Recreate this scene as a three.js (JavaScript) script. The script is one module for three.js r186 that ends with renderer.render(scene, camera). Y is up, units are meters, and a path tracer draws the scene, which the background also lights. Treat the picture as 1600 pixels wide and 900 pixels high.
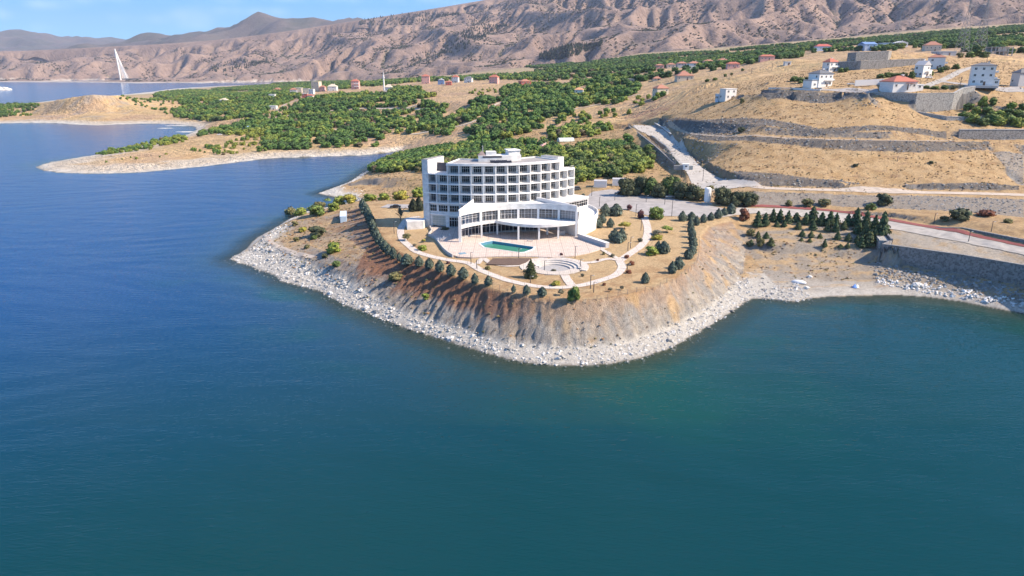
import * as THREE from 'three';
import { mergeGeometries } from 'three/addons/utils/BufferGeometryUtils.js';
import { createNoise2D, createNoise3D } from 'simplex-noise';

// ---------- camera, sky, sun, exposure ----------
const scene = new THREE.Scene();
const EYE = 70, PITCH = 17.77 * Math.PI / 180, F = 1067;           // metres above the lake, downward tilt, focal length in photo pixels
const camera = new THREE.PerspectiveCamera(2 * Math.atan(450 / F) * 180 / Math.PI, 16 / 9, 1, 40000);
camera.position.set(0, EYE, 0);
camera.rotation.set(-PITCH, 0, 0);
scene.add(camera);
const renderer = new THREE.WebGLRenderer({ antialias: true });
renderer.toneMapping = THREE.LinearToneMapping;
renderer.toneMappingExposure = 1.85;
renderer.shadowMap.enabled = true;

const SUN_AZ = 10 * Math.PI / 180, SUN_EL = 40 * Math.PI / 180;    // low in the right, a little in front of the facade
const SUN = new THREE.Vector3(Math.cos(SUN_EL) * Math.cos(SUN_AZ), Math.sin(SUN_EL), Math.cos(SUN_EL) * Math.sin(SUN_AZ));
const sun = new THREE.DirectionalLight(0xffebd2, 4.8);
sun.position.set(SUN.x * 800 + 60, SUN.y * 800, SUN.z * 800 - 260);
sun.target.position.set(60, 0, -260);
sun.castShadow = true;
sun.shadow.mapSize.set(4096, 4096);
Object.assign(sun.shadow.camera, { left: -500, right: 500, top: 500, bottom: -500, near: 10, far: 2500 });
scene.add(sun, sun.target);
scene.fog = new THREE.FogExp2(new THREE.Color(0.62, 0.73, 1.0), 0.00004);

let seedState = 12345;
const rnd = () => { seedState = (seedState + 0x6d2b79f5) | 0; let t = Math.imul(seedState ^ (seedState >>> 15), 1 | seedState); t = (t + Math.imul(t ^ (t >>> 7), 61 | t)) ^ t; return ((t ^ (t >>> 14)) >>> 0) / 4294967296; };
const reseed = (n) => { seedState = n; };
const rr = (a, b) => a + (b - a) * rnd();
const n2 = createNoise2D(rnd), n3 = createNoise3D(rnd);
const clamp = (x, a = 0, b = 1) => Math.min(b, Math.max(a, x)), mix = (a, b, t) => a + (b - a) * t, sst = (a, b, x) => { const t = clamp((x - a) / (b - a)); return t * t * (3 - 2 * t); };
const fbm = (x, z, o = 4) => { let s = 0, a = 0.5; for (let i = 0; i < o; i++, a *= 0.5, x *= 2.03, z *= 2.03) s += a * n2(x + i * 17.1, z - i * 9.7); return s; };
const ridged = (x, z, o = 4) => { let s = 0, a = 0.5; for (let i = 0; i < o; i++, a *= 0.5, x *= 2.03, z *= 2.03) s += a * (1 - Math.abs(n2(x + i * 7.3, z + i * 3.1)) * 2); return s; };

{ // clear autumn sky: deep overhead, pale at the horizon, a few thin wisps
  const W = 1024, H = 512, d = new Float32Array(W * H * 4);
  for (let j = 0; j < H; j++) for (let i = 0; i < W; i++) {
    const el = ((j + 0.5) / H - 0.5) * Math.PI, az = ((i + 0.5) / W - 0.5) * 2 * Math.PI, y = Math.sin(el), up = Math.max(0, y);
    const x = Math.cos(el) * Math.cos(az), z = Math.cos(el) * Math.sin(az), c = Math.max(0, x * SUN.x + y * SUN.y + z * SUN.z);
    const t = 1 - Math.exp(-up / 0.06), t2 = Math.pow(up, 0.6), glow = 0.30 * Math.pow(c, 6) + 0.9 * Math.pow(c, 60);
    let r = mix(mix(0.34, 0.085, t), 0.022, t2), g = mix(mix(0.66, 0.36, t), 0.088, t2), b = mix(mix(0.84, 0.74, t), 0.29, t2);
    r += glow * 0.9; g += glow * 0.92; b += glow * 0.9;
    if (y > 0.01) {
      const k = 0.9 / (y + 0.06), m = sst(0.18, 0.75, fbm(x * k * 0.7 + 3.1, z * k * 1.9, 5) + 0.12) * 0.3 * sst(0.01, 0.08, y);
      r = mix(r, 0.86, m); g = mix(g, 0.9, m); b = mix(b, 0.95, m);
    }
    const o = (j * W + i) * 4; d[o] = r; d[o + 1] = g; d[o + 2] = b; d[o + 3] = 1;
  }
  const t = new THREE.DataTexture(d, W, H, THREE.RGBAFormat, THREE.FloatType);
  t.mapping = THREE.EquirectangularReflectionMapping; t.magFilter = t.minFilter = THREE.LinearFilter; t.needsUpdate = true;
  scene.background = t; scene.environment = t;
}

// ---------- surveying: from a sight line of the photo to a point of the place ----------
const CP = Math.cos(PITCH), SP = Math.sin(PITCH);
const sight = (u, v) => { const b = (450 - v) / F; return [(u - 800) / F, b * CP - SP, -(CP + b * SP)]; };
const P = (u, v, y) => { const d = sight(u, v), t = (y - EYE) / d[1]; return [d[0] * t, d[2] * t]; };
const PD = (u, v, D) => { const d = sight(u, v), t = -D / d[2]; return [d[0] * t, d[2] * t, EYE + d[1] * t]; };
const pts = (s) => s.trim().split(';').map((q) => q.trim()).filter(Boolean).map((q) => { // 'u v y' or 'u v @distance' -> [x, z, y]
  const [u, v, y] = q.split(/\s+/); return y[0] === '@' ? PD(+u, +v, +y.slice(1)) : [...P(+u, +v, +y), +y];
});
const flat = (s, y) => s.trim().split(';').map((q) => q.trim()).filter(Boolean).map((q) => { const [u, v] = q.split(/\s+/); return [...P(+u, +v, y), y]; });

// ---------- naming ----------
const used = new Map();
const numbered = (n) => { const k = used.get(n) ?? 0; used.set(n, k + 1); return k ? n + '_' + String(k).padStart(3, '0') : n; };
function tag(o, label, category, group, kind) { if (label) o.userData.label = label; if (category) o.userData.category = category; if (group) o.userData.group = group; if (kind) o.userData.kind = kind; return o; }
function mesh(name, geo, mat, parent = scene, top = parent === scene) {
  const m = new THREE.Mesh(geo, mat); m.name = top ? numbered(name) : name; m.castShadow = m.receiveShadow = true; parent.add(m); return m;
}
function thing(name, label, category, [x, y, z] = [0, 0, 0], turn = 0, group) {
  const o = new THREE.Group(); o.name = numbered(name); o.position.set(x, y, z); o.rotation.y = turn; scene.add(o); return tag(o, label, category, group);
}
const struct = (name, geo, mat) => tag(mesh(name, geo, mat), null, null, null, 'structure');
const stuff = (name, geo, mat) => tag(mesh(name, geo, mat), null, null, null, 'stuff');
const lin = (r, g, b) => new THREE.Color().setRGB(r, g, b);
const std = (c, rough = 0.9, more = {}) => new THREE.MeshStandardMaterial({ color: Array.isArray(c) ? lin(...c) : c, roughness: rough, ...more });

// ---------- terrain: breaklines, a membrane between them, then relief ----------
const inPoly = (p, x, z) => { let c = false; for (let i = 0, j = p.length - 1; i < p.length; j = i++) if ((p[i][1] > z) !== (p[j][1] > z) && x < (p[j][0] - p[i][0]) * (z - p[i][1]) / (p[j][1] - p[i][1]) + p[i][0]) c = !c; return c; };
const segDist = (p, x, z, closed = false) => { let best = 1e9; for (let i = closed ? 0 : 1; i < p.length; i++) { const a = p[(i + p.length - 1) % p.length], b = p[i], dx = b[0] - a[0], dz = b[1] - a[1], t = clamp(((x - a[0]) * dx + (z - a[1]) * dz) / (dx * dx + dz * dz + 1e-9)), d = Math.hypot(x - a[0] - dx * t, z - a[1] - dz * t); if (d < best) best = d; } return best; };

const shoreNear = flat(`1720 516; 1650 500; 1600 490; 1550 481; 1500 471; 1450 464; 1400 461; 1340 462; 1290 464; 1262 467; 1245 472; 1228 470; 1205 467; 1175 467; 1162 474; 1150 482; 1130 496; 1090 520; 1050 543; 1000 560; 950 569; 900 572; 850 570; 800 563; 760 552; 720 540; 680 527; 640 515; 600 500; 570 488; 540 477; 515 464; 500 455; 470 447; 440 440; 430 430; 400 420; 388 414; 372 411; 360 404; 372 397; 385 389; 393 379; 402 371; 425 359; 450 343; 480 330; 520 322; 553 316`, 0);
const shoreBack = flat(`557 313; 545 311; 525 308; 508 305; 497 302; 520 294; 540 287; 552 281; 562 273; 573 266; 586 258; 605 248; 622 240; 632 234; 618 236.5; 600 239.5; 560 243; 520 244.3; 480 245.5; 450 246.5; 425 247.5; 400 250; 375 253; 350 256; 320 260; 290 263; 250 267; 200 270.5; 150 271.5; 110 271; 85 269.5; 66 266; 56 261; 62 257; 80 253; 110 248; 135 244; 165 239; 200 232; 240 222; 270 216; 295 209; 307 203; 303 198; 285 195; 250 193.5; 215 193.5; 180 194.5; 150 196; 120 194.8; 90 192.8; 50 191.8; 0 192.8; -60 193; -150 189; -210 180; -160 170; -70 166; 0 163.5; 50 161; 100 155; 150 151; 190 148; 235 143.5; 254 140.5; 272 138.5; 300 136.6; 340 134.6; 380 133; 420 132; 441 131`, 0);
const shoreFar = flat(`430 130.7; 400 130.4; 330 129.6; 312 130.3; 298 129.9; 255 129.4; 215 130.2; 190 129.6; 150 128.9; 100 128.5; 0 128.3; -200 128.2; -700 128`, 0);
const lake = [...shoreNear, ...shoreBack, ...shoreFar, [-9000, -4300, 0], [-9000, 900, 0], [900, 900, 0], [560, -60, 0], [300, -110, 0]];
const shores = [...shoreNear, ...shoreBack, ...shoreFar];

const LINES = [
  // the promontory
  `567 318 12; 580 335 12; 590 355 12; 600 372 12; 618 388 12; 640 402 12; 680 420 12; 720 434 12; 760 448 12; 800 459 12; 850 467 12; 890 470 12; 940 466 12; 990 458 12; 1040 443 12; 1070 425 12; 1086 410 12; 1090 390 12.2; 1091 370 12.5; 1104 352 12.5; 1140 341 12.7; 1156 335 12.8`,
  `384 390 1.2; 400 400 1.4; 420 408 1.6; 440 416 1.6; 480 430 1.6; 520 446 1.6; 560 466 1.6; 600 482 1.6; 650 500 1.6; 700 515 1.6; 750 531 1.6; 800 541 1.6; 850 547 1.6; 900 548 1.6; 960 543 1.6; 1010 528 1.6; 1060 510 1.6; 1100 490 1.6; 1130 468 1.6; 1152 452 1.6`,
  `404 377 1.4; 430 363 3; 455 346 4.5; 480 333 6`, `412 368 3.2; 425 382 4.2; 450 392 4.6; 470 398 5; 500 408 5.5; 540 425 5.6`, `445 366 4.6; 480 380 6; 515 396 7; 550 412 7.4; 575 420 7.6`,
  `470 338 6; 500 332 7; 535 325 8.6; 556 316 10.6`, `505 352 7; 535 346 8; 556 342 9`, `540 372 8.3; 560 385 8.8; 580 398 9`, `556 316 10.8; 600 314 12; 650 313 13; 700 310 13.4`,
  `600 345 12.4; 640 340 12.6; 660 345 12.6`, `640 385 12; 700 402 12.2; 760 415 12.2; 830 430 12.1; 900 430 12.1; 960 420 12.2`, `690 380 12.6; 760 392 12.6; 850 392 12.6; 930 385 12.6; 905 372 12.6`, `955 345 12.9; 960 370 12.7; 1020 380 12.5; 1020 410 12.2; 1060 385 12.4`,
  `700 330 12.6; 760 330 12.6; 850 320 12.6`, `940 330 13; 1000 330 13.1; 1050 336 13; 1110 336 13; 1150 330 13`, `905 305 13.6; 960 300 14; 1040 308 14; 1120 320 13.6; 1160 326 13.2`,
  // hollow and cape behind the promontory, grove behind the hotel
  `560 306 2; 600 302 3.5; 640 300 6; 670 296 9`, `512 304 0.8; 535 300 1.2; 560 298 1.8; 600 294 3; 640 292 6`, `543 290 2.6; 575 289 3; 600 291 4`, `546 287 3.6; 565 280 6; 600 276 8; 640 277 9.5; 664 278 10`, `578 268 3; 600 262 6; 640 258 9; 670 262 11`, `640 240 4; 660 246 8; 700 246 12; 740 245 14`,
  `750 240 15; 820 245 17; 900 252 18; 950 258 17.5; 990 270 16.5; 1020 285 15.5`, `700 228 12; 760 226 17; 830 224 20.5; 900 224 22; 960 226 21.5; 1000 236 19.5; 1040 262 16.2; 1050 275 15.6`,
  `660 222 8; 700 214 13; 760 208 20; 830 206 24; 900 205 25.5; 950 202 26.5; 976 202 27`,
  // orchard country on the left and the spur with the houses
  `450 243 1.5; 500 240 1.6; 560 238 1.7; 600 235 2; 640 230 4`, `440 232 4; 500 228 4.5; 560 225 5; 600 216 7.5; 650 210 11`, `360 212 8; 430 205 10.5; 500 200 12; 600 197 14; 680 195 17`, `340 190 9; 420 182 17; 500 180 19; 600 176 22.5; 700 176 26; 760 180 28; 820 184 29`, `320 168 11; 400 163 19; 500 160 29; 600 158 33; 700 158 36; 800 166 35; 870 168 36`,
  `300 150 10; 360 148 16; 430 149 29; 500 146 36; 560 144.5 37.5; 605 142 39; 660 138 44; 720 134 48; 770 130.5 50; 830 132 49; 880 137 46`, `905 151 42; 940 160 @660; 980 165 @600; 1000 152 @650; 1040 149 @605`, `270 142 4; 330 140 7; 390 138 12; 440 137 16; 500 136 18; 560 134 22`,
  `900 178 33.5; 950 182 33.5; 985 186 33`, `880 190 29; 940 192 30; 980 194 30.5`,
  // spit and the bald hill
  `75 260.5 0.9; 120 262 1.4; 200 260 1.8; 280 252 2; 340 245 2.4; 400 238 3; 430 234 3.4`, `130 250 1.4; 200 244 2.6; 270 232 4; 330 222 6; 400 215 8`, `310 208 1.5; 345 203 3.5; 380 196 6`, `320 196 1.6; 300 190 2.4; 260 186 4; 220 184 5`,
  `40 182 1; 100 178 8; 150 176 10; 200 176 9`, `-60 178 4; 0 170 8; 60 163 16; 100 154 28; 145 148 34; 185 150 31; 210 155 24; 250 158 15; 290 160 11`, `230 172 9; 280 172 8; 320 178 7`, `200 148 8; 235 147 7; 270 146 6.5`,
  // bench with the young pines, beach, wall, lake road
  `1156 337 12.6; 1163 350 11; 1166 362 9.5; 1168 378 7; 1165 400 4.5; 1160 425 3; 1152 446 1.8`, `1186 340 11.2; 1250 342 11.4; 1300 344 11.6; 1350 348 11.8; 1385 353 12`, `1190 378 8.4; 1250 380 8.4; 1300 384 8.2; 1350 388 8; 1372 390 8`, `1185 392 5.6; 1230 398 5.2; 1300 402 5; 1350 406 5.2; 1376 410 5.6`,
  `1190 430 2; 1250 432 2.2; 1300 428 2.8; 1350 420 4; 1400 416 5.2; 1450 421 5.4; 1500 427 5.5; 1600 446 5.6; 1700 470 5.6`, `1180 455 0.9; 1230 455 0.9; 1300 448 1.1; 1360 446 1.3; 1420 450 1.3; 1500 460 1.4; 1600 478 1.5`, `1290 440 1.5; 1340 434 2.4; 1400 432 3.4; 1460 436 3.6; 1520 446 3.6; 1600 462 3.7`,
  `1377 409 5.5; 1400 412 5.5; 1450 419.5 5.5; 1500 427 5.5; 1600 445 5.6; 1700 470 5.6`,
  `1378 382.8 11.6; 1402 385.5 11.6; 1450 390.5 11.5; 1500 398 11.4; 1600 416 11.4; 1700 438 11.4`,
  `1160 334 12.8; 1200 334 12.8; 1260 339 12.7; 1320 348 12.7; 1390 358 12.8; 1480 374 13; 1600 398 13.2; 1700 420 13.4`, `1165 324 13; 1260 328 13; 1320 333 13; 1390 339 13.1; 1452 351 13.3; 1600 379 13.6; 1700 400 13.8`,
  `1452 350.5 13.5; 1500 356 15.4; 1600 371 15.8; 1700 390 16`, `1330 330 14; 1390 332 14.6; 1450 338 15.4; 1520 346 16; 1600 356 16.4`,
  // rocky cut and upper track
  `1165 319 13.8; 1220 320 13.8; 1300 322 14; 1360 325 14.4; 1430 328 15; 1500 336 15.6; 1600 346 16.4`, `1180 299 17.6; 1280 300 18; 1350 301 18; 1450 304 18.2; 1600 309 18.4`, `1190 291 18; 1280 293.5 18.3; 1400 295 18.5; 1600 300 18.8; 1700 303 18.9`,
  `1115 258 22.2; 1140 269 21.4; 1180 277 21; 1280 282 21; 1350 289 20.4; 1430 288 20.6; 1560 289 21`, `1058 222 27.5; 1080 240 25.4; 1100 250 23.6; 1115 258 22.4`,
  `1058 213 @436; 1100 222 @398; 1150 223 @374; 1200 226 @362; 1280 232 @350; 1340 238 @340; 1420 240 @338; 1545 236 @341`, `1050 204 @466; 1100 214 @408; 1180 213.5 @373; 1280 219 @355; 1400 221 @346; 1480 222 @349; 1545 221 @352`, `1040 199 @484; 1100 209 @418; 1180 210 @378; 1280 215 @360; 1400 218 @352; 1490 218.5 @358`,
  `1036 190 @496; 1060 187 @474; 1100 189.5 @434; 1150 193 @404; 1200 197 @381; 1280 203 @365; 1380 205 @358; 1470 206 @364`, `1010 190 33; 1030 183 @520; 1060 176 @505; 1100 165 @484; 1137 157 @470; 1180 153 @456; 1240 157 52.4; 1300 160 51.7; 1350 159 51.8`,
  `1150 148 @478; 1190 146 @434; 1240 143 57.4; 1300 143 57.4; 1356 145 57.6`, `1190 140 @452; 1240 138 58.8; 1290 136 59.6; 1340 138 59.2`, `1040 149 @605; 1090 137 @555; 1130 125 @560; 1170 112.5 @590; 1200 103 @615; 1235 93 @640; 1275 94 @640`,
  `1200 128 @480; 1250 120 @500; 1300 110 @525; 1330 108 @525`,
  // upper right: walled terraces and villas
  `1366 150 @412; 1400 164 @403; 1433 176.8 @394.6; 1470 173 @397; 1500 172 @400; 1524 150 @402`, `1362 145 @413; 1400 145.5 @404; 1432 147 @396; 1490 146 @399; 1520 136 @406`, `1370 138 @420; 1440 140 @412; 1500 140 @410; 1560 135 @415; 1600 136 @412`, `1433 178 @393; 1478 186 @380; 1545 188 @379; 1600 192 @376`,
  `1478 196 @369; 1545 197 @369; 1600 199 @370`, `1500 203.5 @361.8; 1600 203.5 @361.8; 1700 204 @362`, `1498 217.5 @360.4; 1545 218 @360; 1600 218 @360; 1700 218 @361`, `1560 222 @353; 1600 225 @350`, `1550 236 31; 1575 262 26; 1590 289 19`, `1600 240 @345; 1640 290 @314`,
  `1530 160 @398; 1560 165 @390; 1600 175 @384`, `1380 122 @440; 1440 120 @455; 1510 114 @460; 1600 113 @470`, `1330 109 @506; 1345 108 @505; 1420 106 @505; 1445 98 @510`, `1330 94 @520; 1345 93 @520; 1440 92 @540`, `1340 80 @540; 1400 80 @545; 1450 84 @560; 1520 86 @580; 1600 86 @600`, `1450 100 @500; 1520 98 @520; 1600 96 @540`,
  // valley road loop
  `988 198 30.5; 1005 207 29; 1040 237 22.5; 1066 262 19; 1078 284 16; 1076 296 14.6`, `1032 190 33; 1036 201 31.5; 1074 236 23.4; 1090 256 20; 1112 272 18.4; 1140 282 17.8; 1180 293 17.8`, `1010 193 31.6; 1020 201 30.4; 1056 236 23; 1078 260 19.4; 1092 276 17.6`,
  `984 202 26; 1000 214 24; 1030 240 19; 1052 260 16.4`,
  // the plain that climbs to the mountain foot
  `1030 107 @900; 1080 105 @950; 1155 98 @900; 1200 92 @800`, `880 128 @950; 960 122 @900; 1010 125 @760`, `880 116 @1350; 1000 104 @1250; 1100 94 @1200; 1200 84 @1100; 1280 80 @950; 1360 72 @1000; 1480 66 @1000; 1600 58 @1050`, `700 126 @1700; 780 118 @1650; 860 111 @1650; 960 98 @1600; 1100 86 @1550; 1250 73 @1500; 1400 60 @1500; 1600 46 @1550; 1800 38 @1600`, `560 131 @1500; 620 129 @1600`,
  // mountain foot, crests, valleys between the ranges
  `441 130 @3600; 520 128 @2900; 600 124 @2500; 700 118 @2300; 800 107 @2200; 900 100 @2150; 1000 83 @2100; 1100 76 @2000; 1200 68 @1950; 1300 60 @1950; 1400 50 @2000; 1500 42 @2050; 1600 36 @2100; 1800 25 @2200; 2100 15 @2300`,
  `200 124 @4350; 247 113 @4450; 290 96 @4550; 330 78 @4700; 360 64 @4900; 410 54 @5300; 470 46 @5600; 540 34 @5600; 600 25 @5400; 640 20 @5300; 700 12 @5200; 740 4 @5200; 770 -2 @5200; 810 -14 @5200; 900 -38 @5100; 1000 -60 @5100; 1200 -80 @5000; 1400 -90 @4900; 1700 -100 @4900; 2100 -90 @4900`,
  `-700 80 @5200; -200 78 @5200; 0 75 @5200; 50 70 @5200; 100 68 @5200; 150 67 @5300; 200 69 @5400; 240 70 @5600`, `-900 95 @6600; -300 95 @6700; 0 92 @6600; 150 88 @6700; 250 80 @6800; 400 64 @6900; 500 50 @6900`,
  `-700 120 @4400; -300 121 @4400; 0 121 @4400; 100 121 @4420; 170 123 @4430`,
  `150 64 @8500; 190 54 @8500; 230 50 @8500; 285 43 @8200; 330 36 @8000; 380 25 @8000; 415 16 @8000; 450 12 @8000; 480 18 @8000; 510 26 @8000; 545 28 @8200; 620 22 @8300; 700 10 @8300; 900 -20 @8300; 1300 -50 @8300; 2200 -50 @8300`,
  `-1200 48 @12000; -200 42 @12000; 0 39 @12000; 30 41 @12000; 60 49 @12000; 100 59 @12000; 150 65 @12000; 230 62 @12000`, `-1200 60 @15000; 0 60 @15000; 1500 60 @15000`, `-1200 80 @9800; 0 85 @9800; 150 80 @10000; 300 60 @10500`,
].map(pts);

function makeGrid(x0, z0, x1, z1, s) { const nx = Math.round((x1 - x0) / s) + 1, nz = Math.round((z1 - z0) / s) + 1; return { x0, z0, s, nx, nz, h: new Float32Array(nx * nz) }; }
function sample(g, x, z) {
  const fx = clamp((x - g.x0) / g.s, 0, g.nx - 1.001), fz = clamp((z - g.z0) / g.s, 0, g.nz - 1.001), i = Math.floor(fx), j = Math.floor(fz), a = fx - i, b = fz - j, o = j * g.nx + i;
  return (g.h[o] * (1 - a) + g.h[o + 1] * a) * (1 - b) + (g.h[o + g.nx] * (1 - a) + g.h[o + g.nx + 1] * a) * b;
}
const inside = (g, x, z, m = 0) => x >= g.x0 + m && x <= g.x0 + (g.nx - 1) * g.s - m && z >= g.z0 + m && z <= g.z0 + (g.nz - 1) * g.s - m;
function lakeMask(g) {
  const m = new Uint8Array(g.nx * g.nz);
  for (let j = 0; j < g.nz; j++) {
    const z = g.z0 + j * g.s, xs = [];
    for (let i = 0, k = lake.length - 1; i < lake.length; k = i++) if ((lake[i][1] > z) !== (lake[k][1] > z)) xs.push((lake[k][0] - lake[i][0]) * (z - lake[i][1]) / (lake[k][1] - lake[i][1]) + lake[i][0]);
    xs.sort((a, b) => a - b);
    for (let q = 0; q + 1 < xs.length; q += 2) for (let i = Math.max(0, Math.ceil((xs[q] - g.x0) / g.s)); i <= Math.min(g.nx - 1, Math.floor((xs[q + 1] - g.x0) / g.s)); i++) m[j * g.nx + i] = 1;
  }
  return m;
}
function distances(g, isOne, value) { // chamfer distance in metres to cells where mask == value
  const d = new Float32Array(g.nx * g.nz), nx = g.nx, s = g.s, D = s * 1.414;
  for (let i = 0; i < d.length; i++) d[i] = isOne[i] === value ? 0 : 1e6;
  for (let j = 0; j < g.nz; j++) for (let i = 0; i < nx; i++) { const o = j * nx + i; if (i) d[o] = Math.min(d[o], d[o - 1] + s); if (j) { d[o] = Math.min(d[o], d[o - nx] + s); if (i) d[o] = Math.min(d[o], d[o - nx - 1] + D); if (i < nx - 1) d[o] = Math.min(d[o], d[o - nx + 1] + D); } }
  for (let j = g.nz - 1; j >= 0; j--) for (let i = nx - 1; i >= 0; i--) { const o = j * nx + i; if (i < nx - 1) d[o] = Math.min(d[o], d[o + 1] + s); if (j < g.nz - 1) { d[o] = Math.min(d[o], d[o + nx] + s); if (i) d[o] = Math.min(d[o], d[o + nx - 1] + D); if (i < nx - 1) d[o] = Math.min(d[o], d[o + nx + 1] + D); } }
  return d;
}
function solve(g, parent, depth = 0) {
  const { nx, nz, s, h } = g;
  let coarse = null;
  if (nx > 24 && nz > 24) { coarse = makeGrid(g.x0, g.z0, g.x0 + (nx - 1) * s, g.z0 + (nz - 1) * s, s * 2); coarse.s = s * 2; solve(coarse, parent, depth + 1); }
  const fixed = new Uint8Array(nx * nz), sum = new Float32Array(nx * nz), cnt = new Uint16Array(nx * nz);
  const put = (line, closed) => {
    for (let i = 1; i < line.length; i++) {
      const a = line[i - 1], b = line[i], n = Math.max(1, Math.ceil(Math.hypot(b[0] - a[0], b[1] - a[1]) / (s * 0.5)));
      for (let k = 0; k <= n; k++) { const t = k / n, ix = Math.round((mix(a[0], b[0], t) - g.x0) / s), iz = Math.round((mix(a[1], b[1], t) - g.z0) / s); if (ix >= 0 && iz >= 0 && ix < nx && iz < nz) { const o = iz * nx + ix; sum[o] += mix(a[2], b[2], t); cnt[o]++; fixed[o] = 1; } }
    }
  };
  g.lake = lakeMask(g);
  if (depth === 0) g.shoreDist = distances(g, g.lake, 1);
  const toLand = distances(g, g.lake, 0);
  LINES.forEach((l) => put(l));
  for (let i = 0; i < fixed.length; i++) { if (fixed[i]) h[i] = sum[i] / cnt[i]; }
  for (let i = 0; i < fixed.length; i++) if (g.lake[i]) { fixed[i] = 1; h[i] = -Math.min(14, 0.15 + toLand[i] * 0.33); }
  { sum.fill(0); cnt.fill(0); const f0 = fixed.slice(); put(shoreNear); put(shoreBack); put(shoreFar); for (let i = 0; i < fixed.length; i++) if (cnt[i]) h[i] = g.lake[i] ? -0.1 : 0.1; }
  if (parent) for (let j = 0; j < nz; j++) for (let i = 0; i < nx; i++) if (!i || !j || i === nx - 1 || j === nz - 1) { const o = j * nx + i; fixed[o] = 1; h[o] = parent(g.x0 + i * s, g.z0 + j * s); }
  for (let j = 0; j < nz; j++) for (let i = 0; i < nx; i++) { const o = j * nx + i; if (!fixed[o]) h[o] = coarse ? sample(coarse, g.x0 + i * s, g.z0 + j * s) : parent ? parent(g.x0 + i * s, g.z0 + j * s) : 20; }
  const iters = coarse ? 40 : 400, w = 1.5;
  for (let k = 0; k < iters; k++) for (let j = 0; j < nz; j++) for (let i = 0; i < nx; i++) {
    const o = j * nx + i; if (fixed[o]) continue;
    const l = i ? h[o - 1] : h[o + 1], r = i < nx - 1 ? h[o + 1] : h[o - 1], u = j ? h[o - nx] : h[o + nx], d = j < nz - 1 ? h[o + nx] : h[o - nx];
    h[o] += w * ((l + r + u + d) / 4 - h[o]);
  }
  return g;
}
const GF = solve(makeGrid(-9000, -15000, 9000, 1080, 60));                       // horizon to horizon
const GM = solve(makeGrid(-4700, -5800, 3800, -1480, 16), (x, z) => sample(GF, x, z));                   // the mountain
const GD = solve(makeGrid(-1150, -1760, 1250, 200, 5), (x, z) => sample(inside(GM, x, z) ? GM : GF, x, z));                      // orchards and slopes
const GN = solve(makeGrid(-175, -545, 365, -125, 0.75), (x, z) => sample(GD, x, z));                     // promontory and hillside

// running water has cut the mountain: drainage, then incision
function erode(g, steps, K, keep, amp = 1) {
  const { nx, nz, s, h } = g, N = nx * nz, base = h.slice(), order = new Uint32Array(N), rcv = new Int32Array(N), len = new Float32Array(N), area = new Float32Array(N);
  for (let j = 0; j < nz; j++) for (let i = 0; i < nx; i++) { const o = j * nx + i, x = g.x0 + i * s, z = g.z0 + j * s; h[o] += keep[o] * amp * (ridged(x / 1500 + 2, z / 1500, 3) * 190 - 135 + fbm(x / 300, z / 300, 3) * 40); }
  for (let k = 0; k < steps; k++) {
    for (let o = 0; o < N; o++) order[o] = o;
    order.sort((a, b) => h[a] - h[b]);
    area.fill(s * s);
    for (let q = 0; q < N; q++) {
      const o = order[q], i = o % nx, j = (o / nx) | 0; let best = 0; rcv[o] = -1;
      for (let dj = -1; dj <= 1; dj++) for (let di = -1; di <= 1; di++) { if (!di && !dj) continue; const a = i + di, b = j + dj; if (a < 0 || b < 0 || a >= nx || b >= nz) continue; const p = b * nx + a, L = di && dj ? s * 1.414 : s, sl = (h[o] - h[p]) / L; if (sl > best) { best = sl; rcv[o] = p; len[o] = L; } }
    }
    for (let q = N - 1; q >= 0; q--) { const o = order[q]; if (rcv[o] >= 0) area[rcv[o]] += area[o]; }
    for (let q = 0; q < N; q++) { const o = order[q]; if (rcv[o] < 0 || keep[o] <= 0) continue; const f = keep[o] * K * Math.pow(area[o], 0.42) / len[o]; h[o] = (h[o] + f * h[rcv[o]]) / (1 + f); }
    for (let j = 1; j < nz - 1; j++) for (let i = 1; i < nx - 1; i++) { const o = j * nx + i; if (keep[o] > 0) h[o] += 0.055 * keep[o] * ((h[o - 1] + h[o + 1] + h[o - nx] + h[o + nx]) / 4 - h[o]); }
  }
  g.cut = new Float32Array(N);
  for (let o = 0; o < N; o++) { g.cut[o] = Math.log(area[o] / (s * s)); h[o] += keep[o] * 0.55 * Math.max(0, base[o] - h[o]) * 0.6; }
}
const foot = LINES.find((l) => l.length === 15 && l[0][1] < -3000 && l[14][1] > -2400);
const footZ = (x) => { for (let i = 1; i < foot.length; i++) if (x < foot[i][0]) return x < foot[0][0] ? foot[0][1] : mix(foot[i - 1][1], foot[i][1], (x - foot[i - 1][0]) / (foot[i][0] - foot[i - 1][0])); return foot[foot.length - 1][1]; };
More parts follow.
